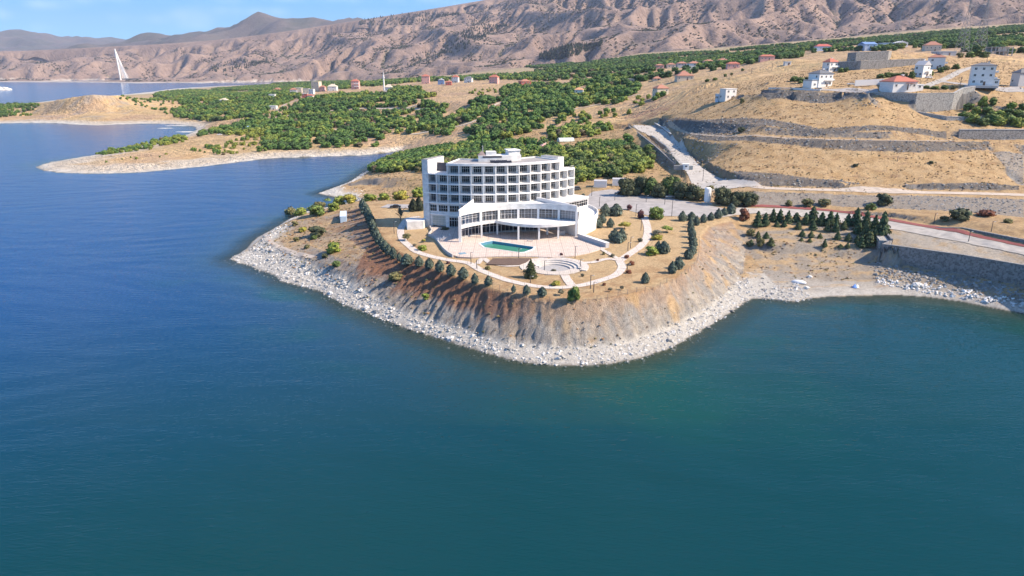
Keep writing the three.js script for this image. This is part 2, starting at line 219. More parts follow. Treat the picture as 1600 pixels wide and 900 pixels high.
{
  const keep = new Float32Array(GM.nx * GM.nz);
  for (let j = 0; j < GM.nz; j++) for (let i = 0; i < GM.nx; i++) {
    const o = j * GM.nx + i, x = GM.x0 + i * GM.s, z = GM.z0 + j * GM.s, edge = Math.min(i, j, GM.nx - 1 - i, GM.nz - 1 - j) * GM.s;
    const f = x < foot[0][0] ? (GM.h[o] > 2 ? sst(2, 60, GM.h[o]) : 0) : sst(0, 260, footZ(x) - z);
    keep[o] = GM.lake[o] ? 0 : f * sst(0, 250, edge);
  }
  erode(GM, 40, 0.13, keep);
  const keepF = new Float32Array(GF.nx * GF.nz);
  for (let j = 0; j < GF.nz; j++) for (let i = 0; i < GF.nx; i++) { const o = j * GF.nx + i, x = GF.x0 + i * GF.s, z = GF.z0 + j * GF.s; keepF[o] = GF.lake[o] ? 0 : sst(-4500, -5600, z) * sst(30, 150, GF.h[o]); }
  erode(GF, 14, 0.06, keepF, 0.7);
  for (let j = 0; j < GF.nz; j++) for (let i = 0; i < GF.nx; i++) { const o = j * GF.nx + i, x = GF.x0 + i * GF.s, z = GF.z0 + j * GF.s; GF.h[o] += keepF[o] * (70 * ridged(x / 1300, z / 1300, 4) - 36); }
}
const POOL = flat(`750 381.5; 760 378.8; 770 377.2; 834 386.6; 832 389.8; 819 394.6; 811 395; 758 387.4`, 12.6), STAGE = P(866, 417, 12.1);
for (let j = 0; j < GN.nz; j++) for (let i = 0; i < GN.nx; i++) {
  const o = j * GN.nx + i, x = GN.x0 + i * GN.s, z = GN.z0 + j * GN.s;
  if (Math.abs(x) > 90 || z < -320) continue;
  if (inPoly(POOL, x, z)) GN.h[o] = 10.2;
  if (Math.hypot(x - STAGE[0], z - STAGE[1]) < 8.6) GN.h[o] = 11.0;
}
const nearMix = (x, z) => Math.min(x - GN.x0, GN.x0 + (GN.nx - 1) * GN.s - x, z - GN.z0, GN.z0 + (GN.nz - 1) * GN.s - z);
const H = (x, z) => inside(GN, x, z) ? sample(GN, x, z) : inside(GD, x, z) ? sample(GD, x, z) : inside(GM, x, z) ? sample(GM, x, z) : sample(GF, x, z);
function hit(u, v, from = 60) { // where a sight line of the photo meets the ground
  const d = sight(u, v); let t = from, last = from;
  for (let k = 0; k < 4000; k++) { const x = d[0] * t, y = EYE + d[1] * t, z = d[2] * t; if (y < H(x, z)) break; last = t; t += Math.max(0.4, t * 0.004); if (t > 16000) return null; }
  for (let k = 0; k < 18; k++) { const m = (last + t) / 2; if (EYE + d[1] * m < H(d[0] * m, d[2] * m)) t = m; else last = m; }
  return new THREE.Vector3(d[0] * t, H(d[0] * t, d[2] * t), d[2] * t);
}
const project = (x, y, z) => { const dy = y - EYE, dep = -z * CP - dy * SP, up = dy * CP - z * SP; return [800 + F * x / dep, 450 - F * up / dep, dep]; };
const ground = (s) => s.trim().split(';').map((q) => q.trim()).filter(Boolean).map((q) => { const [u, v] = q.split(/\s+/).map(Number), p = hit(u, v); return [p.x, p.z, p.y]; });

// ---------- textures of the ground ----------
function noiseTexture(size, fn, srgb = false) {
  const d = new Uint8Array(size * size * 4);
  for (let j = 0; j < size; j++) for (let i = 0; i < size; i++) { const c = fn(i / size, j / size), o = (j * size + i) * 4; for (let k = 0; k < 3; k++) d[o + k] = clamp(Array.isArray(c) ? c[k] : c) * 255; d[o + 3] = 255; }
  const t = new THREE.DataTexture(d, size, size, THREE.RGBAFormat); t.wrapS = t.wrapT = THREE.RepeatWrapping; t.magFilter = THREE.LinearFilter; t.minFilter = THREE.LinearMipmapLinearFilter; t.generateMipmaps = true; t.colorSpace = srgb ? THREE.SRGBColorSpace : THREE.NoColorSpace; t.needsUpdate = true; return t;
}
const rep = (t, m, n = m) => { const c = t.clone(); c.repeat.set(1 / m, 1 / n); c.needsUpdate = true; return c; };
const ring = (u, v, f, seed, o = 4) => { let s = 0, a = 0.5; for (let k = 0; k < o; k++, a *= 0.5, f *= 2) { const A = u * 2 * Math.PI, B = v * 2 * Math.PI, R = f / (2 * Math.PI); s += a * (n3(Math.cos(A) * R + seed, Math.sin(A) * R + Math.cos(B) * R * 1.3, Math.sin(B) * R * 1.3 + seed * 3 + k * 5)); } return s; };
const gritTex = noiseTexture(512, (u, v) => { const a = ring(u, v, 14, 1.3, 4), b = ring(u, v, 80, 9.1, 2), c = 0.93 + 0.36 * a + 0.36 * b; return [c, c * 0.985, c * 0.96]; });
const gritBump = noiseTexture(512, (u, v) => 0.5 + 0.45 * ring(u, v, 20, 4.7, 4) + 0.3 * ring(u, v, 110, 2.2, 1));
const earth = new THREE.MeshStandardMaterial({ vertexColors: true, roughness: 0.97, map: rep(gritTex, 15), bumpMap: rep(gritBump, 8), bumpScale: 0.4 });
const earthFar = new THREE.MeshStandardMaterial({ vertexColors: true, roughness: 1, map: rep(gritTex, 170), bumpMap: rep(gritBump, 130), bumpScale: 2.5 });
const earthMount = new THREE.MeshStandardMaterial({ vertexColors: true, roughness: 1, map: rep(gritTex, 620), bumpMap: rep(gritBump, 430), bumpScale: 4 });

const zones = {
  fields: [`1104 224; 1200 229; 1340 241; 1420 243; 1545 238; 1575 280; 1430 286; 1280 279; 1140 266; 1118 256; 1062 222`, `1038 184; 1100 187; 1280 200; 1470 204; 1476 192; 1364 162; 1240 158; 1184 151; 1137 156; 1110 140; 1086 140; 1046 151; 1024 180`].map(ground),
  gravel: [`1548 236; 1600 242; 1600 290; 1590 288`, `1160 300; 1165 320; 1300 322; 1430 327; 1600 340; 1600 312; 1450 306; 1300 303; 1190 300`].map(ground),
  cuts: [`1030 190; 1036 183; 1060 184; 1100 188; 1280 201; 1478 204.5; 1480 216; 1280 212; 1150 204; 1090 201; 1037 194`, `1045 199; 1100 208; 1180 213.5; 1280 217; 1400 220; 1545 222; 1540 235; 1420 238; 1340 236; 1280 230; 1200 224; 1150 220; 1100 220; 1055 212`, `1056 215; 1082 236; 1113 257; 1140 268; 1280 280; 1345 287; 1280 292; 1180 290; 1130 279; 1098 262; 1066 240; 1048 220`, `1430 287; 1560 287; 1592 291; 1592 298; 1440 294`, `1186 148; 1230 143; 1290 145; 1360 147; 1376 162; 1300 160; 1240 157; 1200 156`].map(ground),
  bench: [`1180 418; 1165 440; 1180 464; 1300 462; 1400 460; 1500 470; 1600 488; 1600 470; 1480 448; 1380 436; 1300 440; 1220 425`].map(ground),
  brown: [`968 186; 985 176; 985 160; 1000 152; 1044 150; 1060 158; 1040 174; 1018 184; 1000 190`, `1000 196; 950 206; 880 210; 850 216; 870 206; 940 196; 975 190`].map(ground),
  apron: [`1378 383; 1402 357; 1480 373; 1600 398; 1660 410; 1660 428; 1500 398`].map((s) => ground(s)),
};
const inAny = (list, x, z) => list.some((p) => inPoly(p, x, z));
// relief finer than the breaklines
const slopeAt = (g, x, z) => { const e = g.s, a = (sample(g, x + e, z) - sample(g, x - e, z)) / (2 * e), b = (sample(g, x, z + e) - sample(g, x, z - e)) / (2 * e); return Math.hypot(a, b); };
const HUBX = 2, HUBZ = -222;                                       // middle of the promontory
const onCape = (x, z) => x > -105 && x < 88 && z > -300;
const roadBand = ground(`985 200; 1040 237; 1076 268; 1084 290`);
{
  const old = { ...GN, h: GN.h.slice() };
  GN.slope = new Float32Array(GN.nx * GN.nz);
  for (let j = 0; j < GN.nz; j++) for (let i = 0; i < GN.nx; i++) {
    const o = j * GN.nx + i, x = GN.x0 + i * GN.s, z = GN.z0 + j * GN.s, sl = slopeAt(old, x, z), y = old.h[o]; GN.slope[o] = sl;
    if (GN.lake[o]) { GN.h[o] += 0.12 * fbm(x / 3, z / 3, 2); continue; }
    const edge = sst(0, 15, nearMix(x, z)), steep = onCape(x, z) ? sst(0.22, 0.5, sl) : sst(0.45, 0.8, sl) * (inAny(zones.fields, x, z) ? 0 : 1), shore = GN.shoreDist[o];
    let d = 0.06 * fbm(x / 5, z / 5, 3);
    if (onCape(x, z)) {
      const th = Math.atan2(x - HUBX, -(z - HUBZ)), body = sst(1.3, 3.2, y) * sst(12.2, 10.6, y);
      const run = th * 34 + 0.6 * fbm(x / 9, z / 9, 3);
      d += steep * body * (1.15 * (ridged(run * 0.30, 3.1 + y * 0.03, 3) - 0.3) + 0.45 * (ridged(run * 1.1 + 9, y * 0.1, 2) - 0.3) + 0.6 * fbm(x / 2.6, z / 2.6, 3));
      d += sst(0.05, 0.2, sl) * (1 - steep) * 0.35 * fbm(x / 6, z / 6, 3);
    } else {
      d += steep * (0.45 * fbm(x / 5, z / 5, 4) + 0.22 * ridged(x / 2.4, z / 2.4, 2) - 0.15) + sst(0.06, 0.2, sl) * 0.4 * fbm(x / 11, z / 11, 4);
    }
    GN.h[o] += d * edge * sst(0, 2.5, shore);
  }
  for (let j = 0; j < GD.nz; j++) for (let i = 0; i < GD.nx; i++) { const o = j * GD.nx + i, x = GD.x0 + i * GD.s, z = GD.z0 + j * GD.s; if (!GD.lake[o] && !(inside(GN, x, z, -8))) GD.h[o] += sst(4, 30, GD.shoreDist[o]) * (1.3 * fbm(x / 60, z / 60, 4) + 0.5 * fbm(x / 14, z / 14, 2)); }
}
{ // the valley road lies on an even grade
  const L = `985 200; 1000 205; 1020 220.5; 1040 236; 1066 261; 1077 278; 1079 290`, R = `1030 190; 1036 200; 1056 219; 1074 236; 1090 256; 1112 272; 1124 280`, l = ground(L), r = ground(R), poly = [...l, ...r.slice().reverse()], mid = l.map((p, k) => [(p[0] + r[k][0]) / 2, (p[1] + r[k][1]) / 2, (p[2] + r[k][2]) / 2]);
  for (let q = 0; q < 4; q++) for (let k = 1; k < mid.length - 1; k++) mid[k][2] = (mid[k - 1][2] + 2 * mid[k][2] + mid[k + 1][2]) / 4;
  const near = (x, z) => { let b = 1e9, y = 0; for (let k = 1; k < mid.length; k++) { const a = mid[k - 1], c = mid[k], dx = c[0] - a[0], dz = c[1] - a[1], t = clamp(((x - a[0]) * dx + (z - a[1]) * dz) / (dx * dx + dz * dz)), d = Math.hypot(x - a[0] - dx * t, z - a[1] - dz * t); if (d < b) { b = d; y = mix(a[2], c[2], t); } } return y; };
  for (let j = 0; j < GN.nz; j++) for (let i = 0; i < GN.nx; i++) { const x = GN.x0 + i * GN.s, z = GN.z0 + j * GN.s; if (x < 55 || x > 130 || z > -300 || z < -540) continue; const inside2 = inPoly(poly, x, z), d = inside2 ? 0 : segDist(poly, x, z, true); if (d < 3.5) { const o = j * GN.nx + i; GN.h[o] = mix(near(x, z), GN.h[o], sst(0.8, 3.5, d)); } }
}
function gridMesh(name, g, colour, mat, skip, lower, minY = -99) {
  const { nx, nz, s } = g, pos = new Float32Array(nx * nz * 3), col = new Float32Array(nx * nz * 3), uv = new Float32Array(nx * nz * 2), idx = [], c = [0, 0, 0];
  for (let j = 0; j < nz; j++) for (let i = 0; i < nx; i++) {
    const o = j * nx + i, x = g.x0 + i * s, z = g.z0 + j * s, y = g.h[o] - (lower ? lower(x, z) : 0);
    pos.set([x, y, z], o * 3); uv.set([x, -z], o * 2); colour(x, z, g.h[o], o, c); col.set(c, o * 3);
  }
  for (let j = 0; j < nz - 1; j++) for (let i = 0; i < nx - 1; i++) {
    const o = j * nx + i; if (skip && skip(g.x0 + (i + 0.5) * s, g.z0 + (j + 0.5) * s)) continue;
    if (Math.max(g.h[o], g.h[o + 1], g.h[o + nx], g.h[o + nx + 1]) < minY) continue;
    idx.push(o, o + nx, o + 1, o + 1, o + nx, o + nx + 1);
  }
  const geo = new THREE.BufferGeometry();
  geo.setAttribute('position', new THREE.BufferAttribute(pos, 3)); geo.setAttribute('color', new THREE.BufferAttribute(col, 3)); geo.setAttribute('uv', new THREE.BufferAttribute(uv, 2)); geo.setIndex(idx); geo.computeVertexNormals();
  return struct(name, geo, mat);
}
const set = (c, a, k = 1) => { c[0] = a[0] * k; c[1] = a[1] * k; c[2] = a[2] * k; }, blend = (c, a, t) => { for (let k = 0; k < 3; k++) c[k] = mix(c[k], a[k], t); };
const C = { grass: [0.57, 0.40, 0.215], grass2: [0.44, 0.29, 0.145], lawn: [0.61, 0.445, 0.25], brown: [0.27, 0.155, 0.095], rust: [0.42, 0.235, 0.11], grey: [0.335, 0.31, 0.285], blue: [0.29, 0.29, 0.285], pale: [0.50, 0.455, 0.39], lime: [0.58, 0.56, 0.52], sand: [0.56, 0.53, 0.48], ochre: [0.55, 0.36, 0.16], bed: [0.085, 0.08, 0.052], dark: [0.16, 0.12, 0.095], olive: [0.20, 0.20, 0.085] };
function colourNear(x, z, y, o, c) {
  const sl = GN.slope[o], d = GN.shoreDist[o], n = fbm(x / 9, z / 9, 4), f = fbm(x / 1.7, z / 1.7, 3), big = fbm(x / 40, z / 40, 3), steep = sst(0.5, 0.78, sl + f * 0.14);
  if (GN.lake[o]) { set(c, C.bed, 1 + 0.35 * f); blend(c, [0.012, 0.034, 0.042], sst(-1, -4.5, y)); return; }  // bed painted darker with depth, standing in for light the water absorbs
  set(c, C.grass); blend(c, C.grass2, sst(-0.2, 0.5, n)); blend(c, [0.33, 0.23, 0.15], sst(0.15, 0.6, f + big * 0.5) * 0.55);
  if (onCape(x, z)) {
    if (y > 11.7) { set(c, C.lawn, 1 + 0.10 * f); blend(c, C.grass2, sst(0.1, 0.6, n) * 0.5); }
    const left = sst(22, -18, x + n * 14), th = Math.atan2(x - HUBX, -(z - HUBZ)), streak = fbm(th * 16, y * 0.05 + 7, 4), up = sst(3, 11, y + n * 4 + streak * 4);
    const rock = [0, 0, 0]; set(rock, C.grey); blend(rock, C.pale, sst(-0.15, 0.35, streak + f * 0.3) * (0.95 - 0.55 * left)); blend(rock, C.blue, sst(0.0, 0.5, -streak) * 0.6);
    blend(rock, left > 0.5 ? C.brown : C.rust, up * up * (0.45 + 0.5 * left) * sst(-0.5, 0.2, n + 0.3)); blend(rock, C.ochre, sst(0.2, 0.45, fbm(x / 13 + 9, z / 13, 2)) * (1 - left) * 0.6); blend(rock, C.dark, sst(0.2, 0.6, f + 0.5 * streak) * 0.5);
    blend(c, rock, sst(0.12, 0.28, sl + f * 0.1) * sst(12.5, 11.6, y)); if (y > 11 && y < 12.3) blend(c, C.rust, 0.55 * sst(11.2, 11.9, y) * sst(12.3, 12.0, y) * sst(-0.4, 0.2, f + n));
    const bank = sst(-34, -46, x) * sst(-240, -228, z); if (y < 11.6 && sl > 0.1) blend(c, C.grey, bank * sst(6.2, 3.5, y + n * 2) * 0.9);
    if (y < 11.9 && x < 6 && x > -52 && sl > 0.08) blend(c, [0.27, 0.135, 0.08], 0.9 * sst(4.2, 7, y + n * 2.5 + f) * sst(14, -10, x));
  } else {
    const rock = [0, 0, 0]; set(rock, [0.21, 0.205, 0.2]); blend(rock, C.grey, sst(0, 0.5, n) * 0.7); blend(rock, C.dark, sst(0.1, 0.5, f) * 0.5);
    const field = inAny(zones.fields, x, z); if (!field) blend(c, rock, steep);
    if (field) { blend(c, C.ochre, 0.35 * sst(-0.3, 0.4, n)); blend(c, C.brown, sst(0.22, 0.55, fbm(x / 16, z / 5, 4)) * 0.5); }
    if (z < -300 && inAny(zones.cuts, x, z)) { blend(c, [0.145, 0.142, 0.14], 0.9 * sst(-0.6, 0.1, f + 0.4 * n + 0.3)); blend(c, C.dark, sst(0.15, 0.45, f) * 0.5); blend(c, C.pale, sst(0.3, 0.6, n) * 0.35); }  // cuttings: rock colour darkened to carry the shade on their faces
    if (inAny(zones.gravel, x, z)) { blend(c, C.blue, 0.75); blend(c, C.dark, sst(0.1, 0.5, f) * 0.4); }
    if (inAny(zones.bench, x, z)) { blend(c, [0.40, 0.38, 0.35], 0.85); blend(c, C.sand, sst(2.6, 0.5, y + n * 1.2) * 0.9); blend(c, C.grey, sst(0.1, 0.4, -n) * 0.5); blend(c, C.grass, sst(0.25, 0.5, fbm(x / 30, z / 5 + 9, 3)) * 0.6); blend(c, [0.45, 0.32, 0.23], sst(0.25, 0.5, fbm(x / 20, z / 4, 3)) * 0.6); }
    else if (x > 60 && z > -262 && y < 12) { blend(c, [0.36, 0.33, 0.29], 0.85 * sst(-0.6, 0.1, n)); blend(c, C.grass, sst(0.0, 0.4, fbm(x / 26 + 3, z / 6, 3) + 0.2 * f) * 0.75); }
    if (inAny(zones.apron, x, z)) { set(c, [0.52, 0.46, 0.38], 1 + 0.15 * f); blend(c, C.grass, sst(0.05, 0.4, n) * 0.6); }
    if (z < -380 && inAny(zones.brown, x, z)) blend(c, [0.30, 0.175, 0.13], 0.75 * sst(-0.3, 0.25, n + f));
    if (z < -320 && x < 110 && x > -60 && y < 32) { blend(c, C.grass2, 0.5); blend(c, C.olive, sst(-0.1, 0.4, n) * 0.45); }
  }
  const cape = onCape(x, z), reach = cape ? mix(2.3, 4.2, sst(-36, -55, x)) : x > 60 ? 0.7 : 1.3;
  blend(c, C.lime, sst(reach + 0.5, reach - 0.3, y + f * 0.5 - 0.5 * n) * sst(0.2, 1.2, d));
  if (d < 1.0) blend(c, C.bed, 0.6 * (1 - d));
}
function colourMid(x, z, y, o, c) {
  const d = GD.shoreDist[o], n = fbm(x / 35, z / 35, 4), f = fbm(x / 8, z / 8, 3), big = fbm(x / 140, z / 140, 3);
  if (GD.lake[o]) { set(c, C.bed); blend(c, [0.012, 0.034, 0.042], sst(-1, -4, y)); return; }  // same painted darkening of the bed, for light lost in deeper water
  set(c, C.grass, 0.98 + 0.25 * f); blend(c, C.grass2, sst(-0.2, 0.5, n) * 0.8); blend(c, [0.36, 0.25, 0.18], sst(0.0, 0.5, big) * 0.6); blend(c, C.olive, sst(0.1, 0.5, f - big) * 0.35);
  if (y > 34 && z < -700) blend(c, [0.40, 0.285, 0.20], 0.35);
  if (z < -380 && x > 30 && x < 160 && z > -640 && inAny(zones.brown, x, z)) blend(c, [0.30, 0.175, 0.13], 0.75 * sst(-0.3, 0.25, n + f));
  blend(c, C.pale, sst(52, 22, d + n * 22) * sst(4, 1.8, y + f) * 0.85); if (x < -560 && y > 4) blend(c, C.grey, sst(0.05, 0.4, n + 0.5 * f) * 0.6); blend(c, C.lime, sst(13, 4, d + n * 6) * sst(2.6, 1.2, y) * 0.85);
  if (z < -850 && x < -560 && d < 40) blend(c, C.lime, sst(18, 6, d + n * 10));
}
function colourMount(x, z, y, o, c) {
  const n = fbm(x / 260, z / 260, 4), f = fbm(x / 60, z / 60, 3), cut = GM.cut[o];
  set(c, [0.255, 0.185, 0.152], 1 + 0.22 * f); blend(c, [0.31, 0.225, 0.178], sst(-0.1, 0.5, n)); blend(c, [0.19, 0.145, 0.125], sst(0, 0.5, fbm(x / 500 + 4, z / 500, 3)) * 0.7);
  blend(c, [0.10, 0.115, 0.06], sst(2.2, 5.0, cut + f) * 0.75); 
  const r = footZ(x) - z; if (x > foot[0][0]) blend(c, [0.36, 0.29, 0.17], sst(120, -120, r)); 
  if (GM.lake[o]) set(c, C.bed); else blend(c, C.lime, sst(5, 1.5, y) * 0.8);
}
function colourFar(x, z, y, o, c) {
  const n = fbm(x / 700, z / 700, 4), f = fbm(x / 150, z / 150, 3);
  set(c, [0.135, 0.112, 0.10], 1 + 0.3 * f); blend(c, [0.085, 0.085, 0.068], sst(-0.25, 0.4, n + 0.5 * f)); blend(c, [0.10, 0.11, 0.07], sst(2, 4.5, GF.cut[o]) * 0.4);
  if (GF.lake[o]) set(c, C.bed); else blend(c, C.lime, sst(5, 1.5, y) * 0.6);
}
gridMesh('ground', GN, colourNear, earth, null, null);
gridMesh('terrain', GD, colourMid, earthFar, (x, z) => inside(GN, x, z, 8), (x, z) => (inside(GN, x, z, 1) ? 0.5 : 0));
gridMesh('mountain', GM, colourMount, earthMount, (x, z) => inside(GD, x, z, 40), (x, z) => (inside(GD, x, z, 2) ? 2 : 0), -6);
gridMesh('far_hills', GF, colourFar, earthMount, (x, z) => inside(GM, x, z, 130) || inside(GD, x, z, 130), (x, z) => (inside(GM, x, z, 30) || inside(GD, x, z, 30) ? 8 : 0), -6);

// ---------- the lake ----------
{
  const waves = [];
  reseed(77);
  for (let k = 0; k < 70; k++) { const kk = 10 + Math.floor(42 * rnd()), a = Math.PI / 2 + 0.14 + rr(-0.5, 0.5); waves.push([Math.round(Math.cos(a) * kk), Math.round(Math.sin(a) * kk), rr(0, 6.28), Math.pow(kk, -0.75)]); }
  const S = 512, T = 23, hh = new Float32Array(S * S * 2);          // tile of 44 m of wind ripples as a normal map
  const d = new Uint8Array(S * S * 4);
  for (let j = 0; j < S; j++) for (let i = 0; i < S; i++) {
    let dx = 0, dy = 0; for (const [a, b, ph, am] of waves) { const s = am * Math.cos((a * i + b * j) / S * 2 * Math.PI + ph); dx += a * s; dy += b * s; }
    const q = 0.0046, nx = -dx * q, ny = -dy * q, l = Math.hypot(nx, ny, 1), o = (j * S + i) * 4; d[o] = (nx / l * 0.5 + 0.5) * 255; d[o + 1] = (ny / l * 0.5 + 0.5) * 255; d[o + 2] = (1 / l * 0.5 + 0.5) * 255; d[o + 3] = 255;
  }
  const nt = new THREE.DataTexture(d, S, S, THREE.RGBAFormat); nt.wrapS = nt.wrapT = THREE.RepeatWrapping; nt.magFilter = THREE.LinearFilter; nt.repeat.set(1 / T, 1 / T); nt.needsUpdate = true;
  const swell = rep(noiseTexture(256, (u, v) => 0.5 + 0.5 * ring(u, v, 9, 6.1, 4)), 260, 170);
  const lakeMat = new THREE.MeshPhysicalMaterial({ vertexColors: true, transparent: true, roughness: 0.13, ior: 1.33, normalMap: nt, specularIntensity: 0.62, normalScale: new THREE.Vector2(1, 1), bumpMap: swell, bumpScale: 0.35 });
  const line = (a, b, c, d, fine, coarse) => { const r = []; for (let x = a; x < b; x += Math.max(coarse, (b - x) * 0.12)) r.push(x); for (let x = b; x < c; x += fine) r.push(x); const t = []; for (let x = d; x > c; x -= Math.max(coarse, (x - c) * 0.12)) t.push(x); return [...r, c, ...t.reverse()]; };
  const xs = line(-9000, -170, 330, 1400, 1.8, 8), zs = line(-6000, -420, -120, 900, 1.8, 8), nx = xs.length, pos = [], col = [], uv = [], idx = [];
  for (const z of zs) for (const x of xs) {
    pos.push(x, 0, z); uv.push(x, -z);
    const near = inside(GN, x, z), g = near ? GN : inside(GD, x, z) ? GD : null, depth = g ? Math.max(0, -sample(g, x, z)) * (near ? 1 : 7) : 14, n = fbm(x / 70, z / 45, 3);
    const tt = sst(-300, -95, z + x * 0.45), deep = [0.0035, mix(0.041, 0.041, tt), mix(0.152, 0.050, tt)], shoal = [0.04, 0.075, 0.045], t = Math.exp(-depth / 5) * 0.75, green = Math.max(0.5 * sst(0.1, 0.6, n) * sst(14, 5, depth), 0.75 * sst(34, 4, Math.hypot((x - 34) * 0.8, z + 141) + n * 16));  // deep colour turned bluer far off and leftward, carrying the sky reflection
    const cc = [0, 1, 2].map((k) => mix(mix(deep[k], shoal[k], t), [0.006, 0.062, 0.046][k], green));
    col.push(...cc, near ? clamp(0.32 + depth * 0.2) : 1);
  }
  for (let j = 0; j < zs.length - 1; j++) for (let i = 0; i < nx - 1; i++) { const o = j * nx + i; idx.push(o, o + nx, o + 1, o + 1, o + nx, o + nx + 1); }
  const geo = new THREE.BufferGeometry();
  geo.setAttribute('position', new THREE.Float32BufferAttribute(pos, 3)); geo.setAttribute('color', new THREE.Float32BufferAttribute(col, 4)); geo.setAttribute('uv', new THREE.Float32BufferAttribute(uv, 2)); geo.setIndex(idx); geo.computeVertexNormals();
  struct('lake_water', geo, lakeMat);
}

// ---------- roads, paths, terrace ----------
const at2 = (u, v, y) => { const p = P(u, v, y); return new THREE.Vector3(p[0], y, p[1]); };
function smooth(p, step) { const c = new THREE.CatmullRomCurve3(p.map((q) => new THREE.Vector3(q[0], 0, q[1])), false, 'centripetal'), n = Math.max(2, Math.round(c.getLength() / step)); return c.getSpacedPoints(n).map((q) => [q.x, q.z]); }
function ribbon(pairs, lift, across = 4) { // pairs of [left, right] points -> draped sheet
  const pos = [], uv = [], idx = []; let run = 0;
  pairs.forEach(([a, b], k) => {
    if (k) run += Math.hypot(a[0] - pairs[k - 1][0][0], a[1] - pairs[k - 1][0][1]);
    for (let m = 0; m <= across; m++) { const t = m / across, x = mix(a[0], b[0], t), z = mix(a[1], b[1], t); pos.push(x, H(x, z) + lift, z); uv.push(x, -z); }
    if (k) for (let m = 0; m < across; m++) { const o = (k - 1) * (across + 1) + m, q = o + across + 1; idx.push(o, o + 1, q, o + 1, q + 1, q); }
  });
  const g = new THREE.BufferGeometry(); g.setAttribute('position', new THREE.Float32BufferAttribute(pos, 3)); g.setAttribute('uv', new THREE.Float32BufferAttribute(uv, 2)); g.setIndex(idx); g.computeVertexNormals();
  if (g.attributes.normal.getY(0) < 0) { const i = g.index.array; for (let k = 0; k < i.length; k += 3) { const t = i[k]; i[k] = i[k + 1]; i[k + 1] = t; } g.computeVertexNormals(); }
  return g;
}
function strip(p, w, lift, step = 1.2) { const c = smooth(p, step); return ribbon(c.map((q, k) => { const a = c[Math.max(0, k - 1)], b = c[Math.min(c.length - 1, k + 1)], dx = b[0] - a[0], dz = b[1] - a[1], l = Math.hypot(dx, dz) || 1; return [[q[0] - dz / l * w / 2, q[1] + dx / l * w / 2], [q[0] + dz / l * w / 2, q[1] - dx / l * w / 2]]; }), lift, Math.max(2, Math.round(w / 1.4))); }
function between(l, r, lift, n = 60) { const cl = new THREE.CatmullRomCurve3(l.map((q) => new THREE.Vector3(q[0], 0, q[1]))), cr = new THREE.CatmullRomCurve3(r.map((q) => new THREE.Vector3(q[0], 0, q[1]))); return ribbon(cl.getSpacedPoints(n).map((a, k) => { const b = cr.getPoint(cr.getUtoTmapping(k / n)); return [[a.x, a.z], [b.x, b.z]]; }), lift, 8); }
function prism(poly, y0, y1, holes = [], bevel = 0) {
  const s = new THREE.Shape(poly.map((p) => new THREE.Vector2(p[0], p[1]))); holes.forEach((h) => s.holes.push(new THREE.Path(h.map((p) => new THREE.Vector2(p[0], p[1])))));
  const g = new THREE.ExtrudeGeometry(s, { depth: y1 - y0 - 2 * bevel, bevelEnabled: bevel > 0, bevelSize: bevel, bevelThickness: bevel, bevelSegments: 1 }); g.rotateX(Math.PI / 2); g.translate(0, y1 - bevel, 0); return g;
}
const box = (x, y, z, w, h, d, ry = 0) => { const g = new THREE.BoxGeometry(w, h, d); if (ry) g.rotateY(ry); g.translate(x, y, z); return g; };
const merge = (list) => mergeGeometries(list.map((g) => (g.index ? g.toNonIndexed() : g)).map((g) => { const q = new THREE.BufferGeometry(); for (const k of ['position', 'normal', 'uv']) if (g.attributes[k]) q.setAttribute(k, g.attributes[k]); return q; }));

const pavingTex = noiseTexture(512, (u, v) => { const j = (x) => { const f = x * 24 - Math.floor(x * 24); return Math.floor(x * 24 + 0.5) % 6 === 0 && (f < 0.16 || f > 0.84) ? 0.62 : f < 0.07 || f > 0.93 ? 0.75 : 1; }; const c = (0.9 + 0.2 * ring(u, v, 12, 3.3, 3) + 0.08 * n2(Math.floor(u * 24) * 3.7, Math.floor(v * 24) * 1.9)) * Math.min(j(u), j(v)); return [c, c, c]; });
const wornTex = noiseTexture(512, (u, v) => 0.85 + 0.25 * ring(u, v, 7, 5.3, 5) + 0.12 * ring(u, v, 70, 8.3, 1));
const asphaltPale = new THREE.MeshStandardMaterial({ color: lin(0.47, 0.44, 0.40), roughness: 0.95, map: rep(wornTex, 26), bumpMap: rep(gritBump, 6), bumpScale: 0.05 });
const asphaltGrey = new THREE.MeshStandardMaterial({ color: lin(0.40, 0.38, 0.37), roughness: 0.95, map: rep(wornTex, 31) });
const concretePath = new THREE.MeshStandardMaterial({ color: lin(0.66, 0.59, 0.53), roughness: 0.9, map: rep(pavingTex, 14) });
const pinkPaving = new THREE.MeshStandardMaterial({ color: lin(0.66, 0.55, 0.48), roughness: 0.9, map: rep(pavingTex, 17) });
const dirt = new THREE.MeshStandardMaterial({ color: lin(0.56, 0.48, 0.40), roughness: 1, map: rep(wornTex, 19) });
const redPaint = new THREE.MeshStandardMaterial({ color: lin(0.29, 0.088, 0.078), roughness: 0.9, map: rep(wornTex, 9) });
const kerbMat = std([0.6, 0.57, 0.53], 0.9);

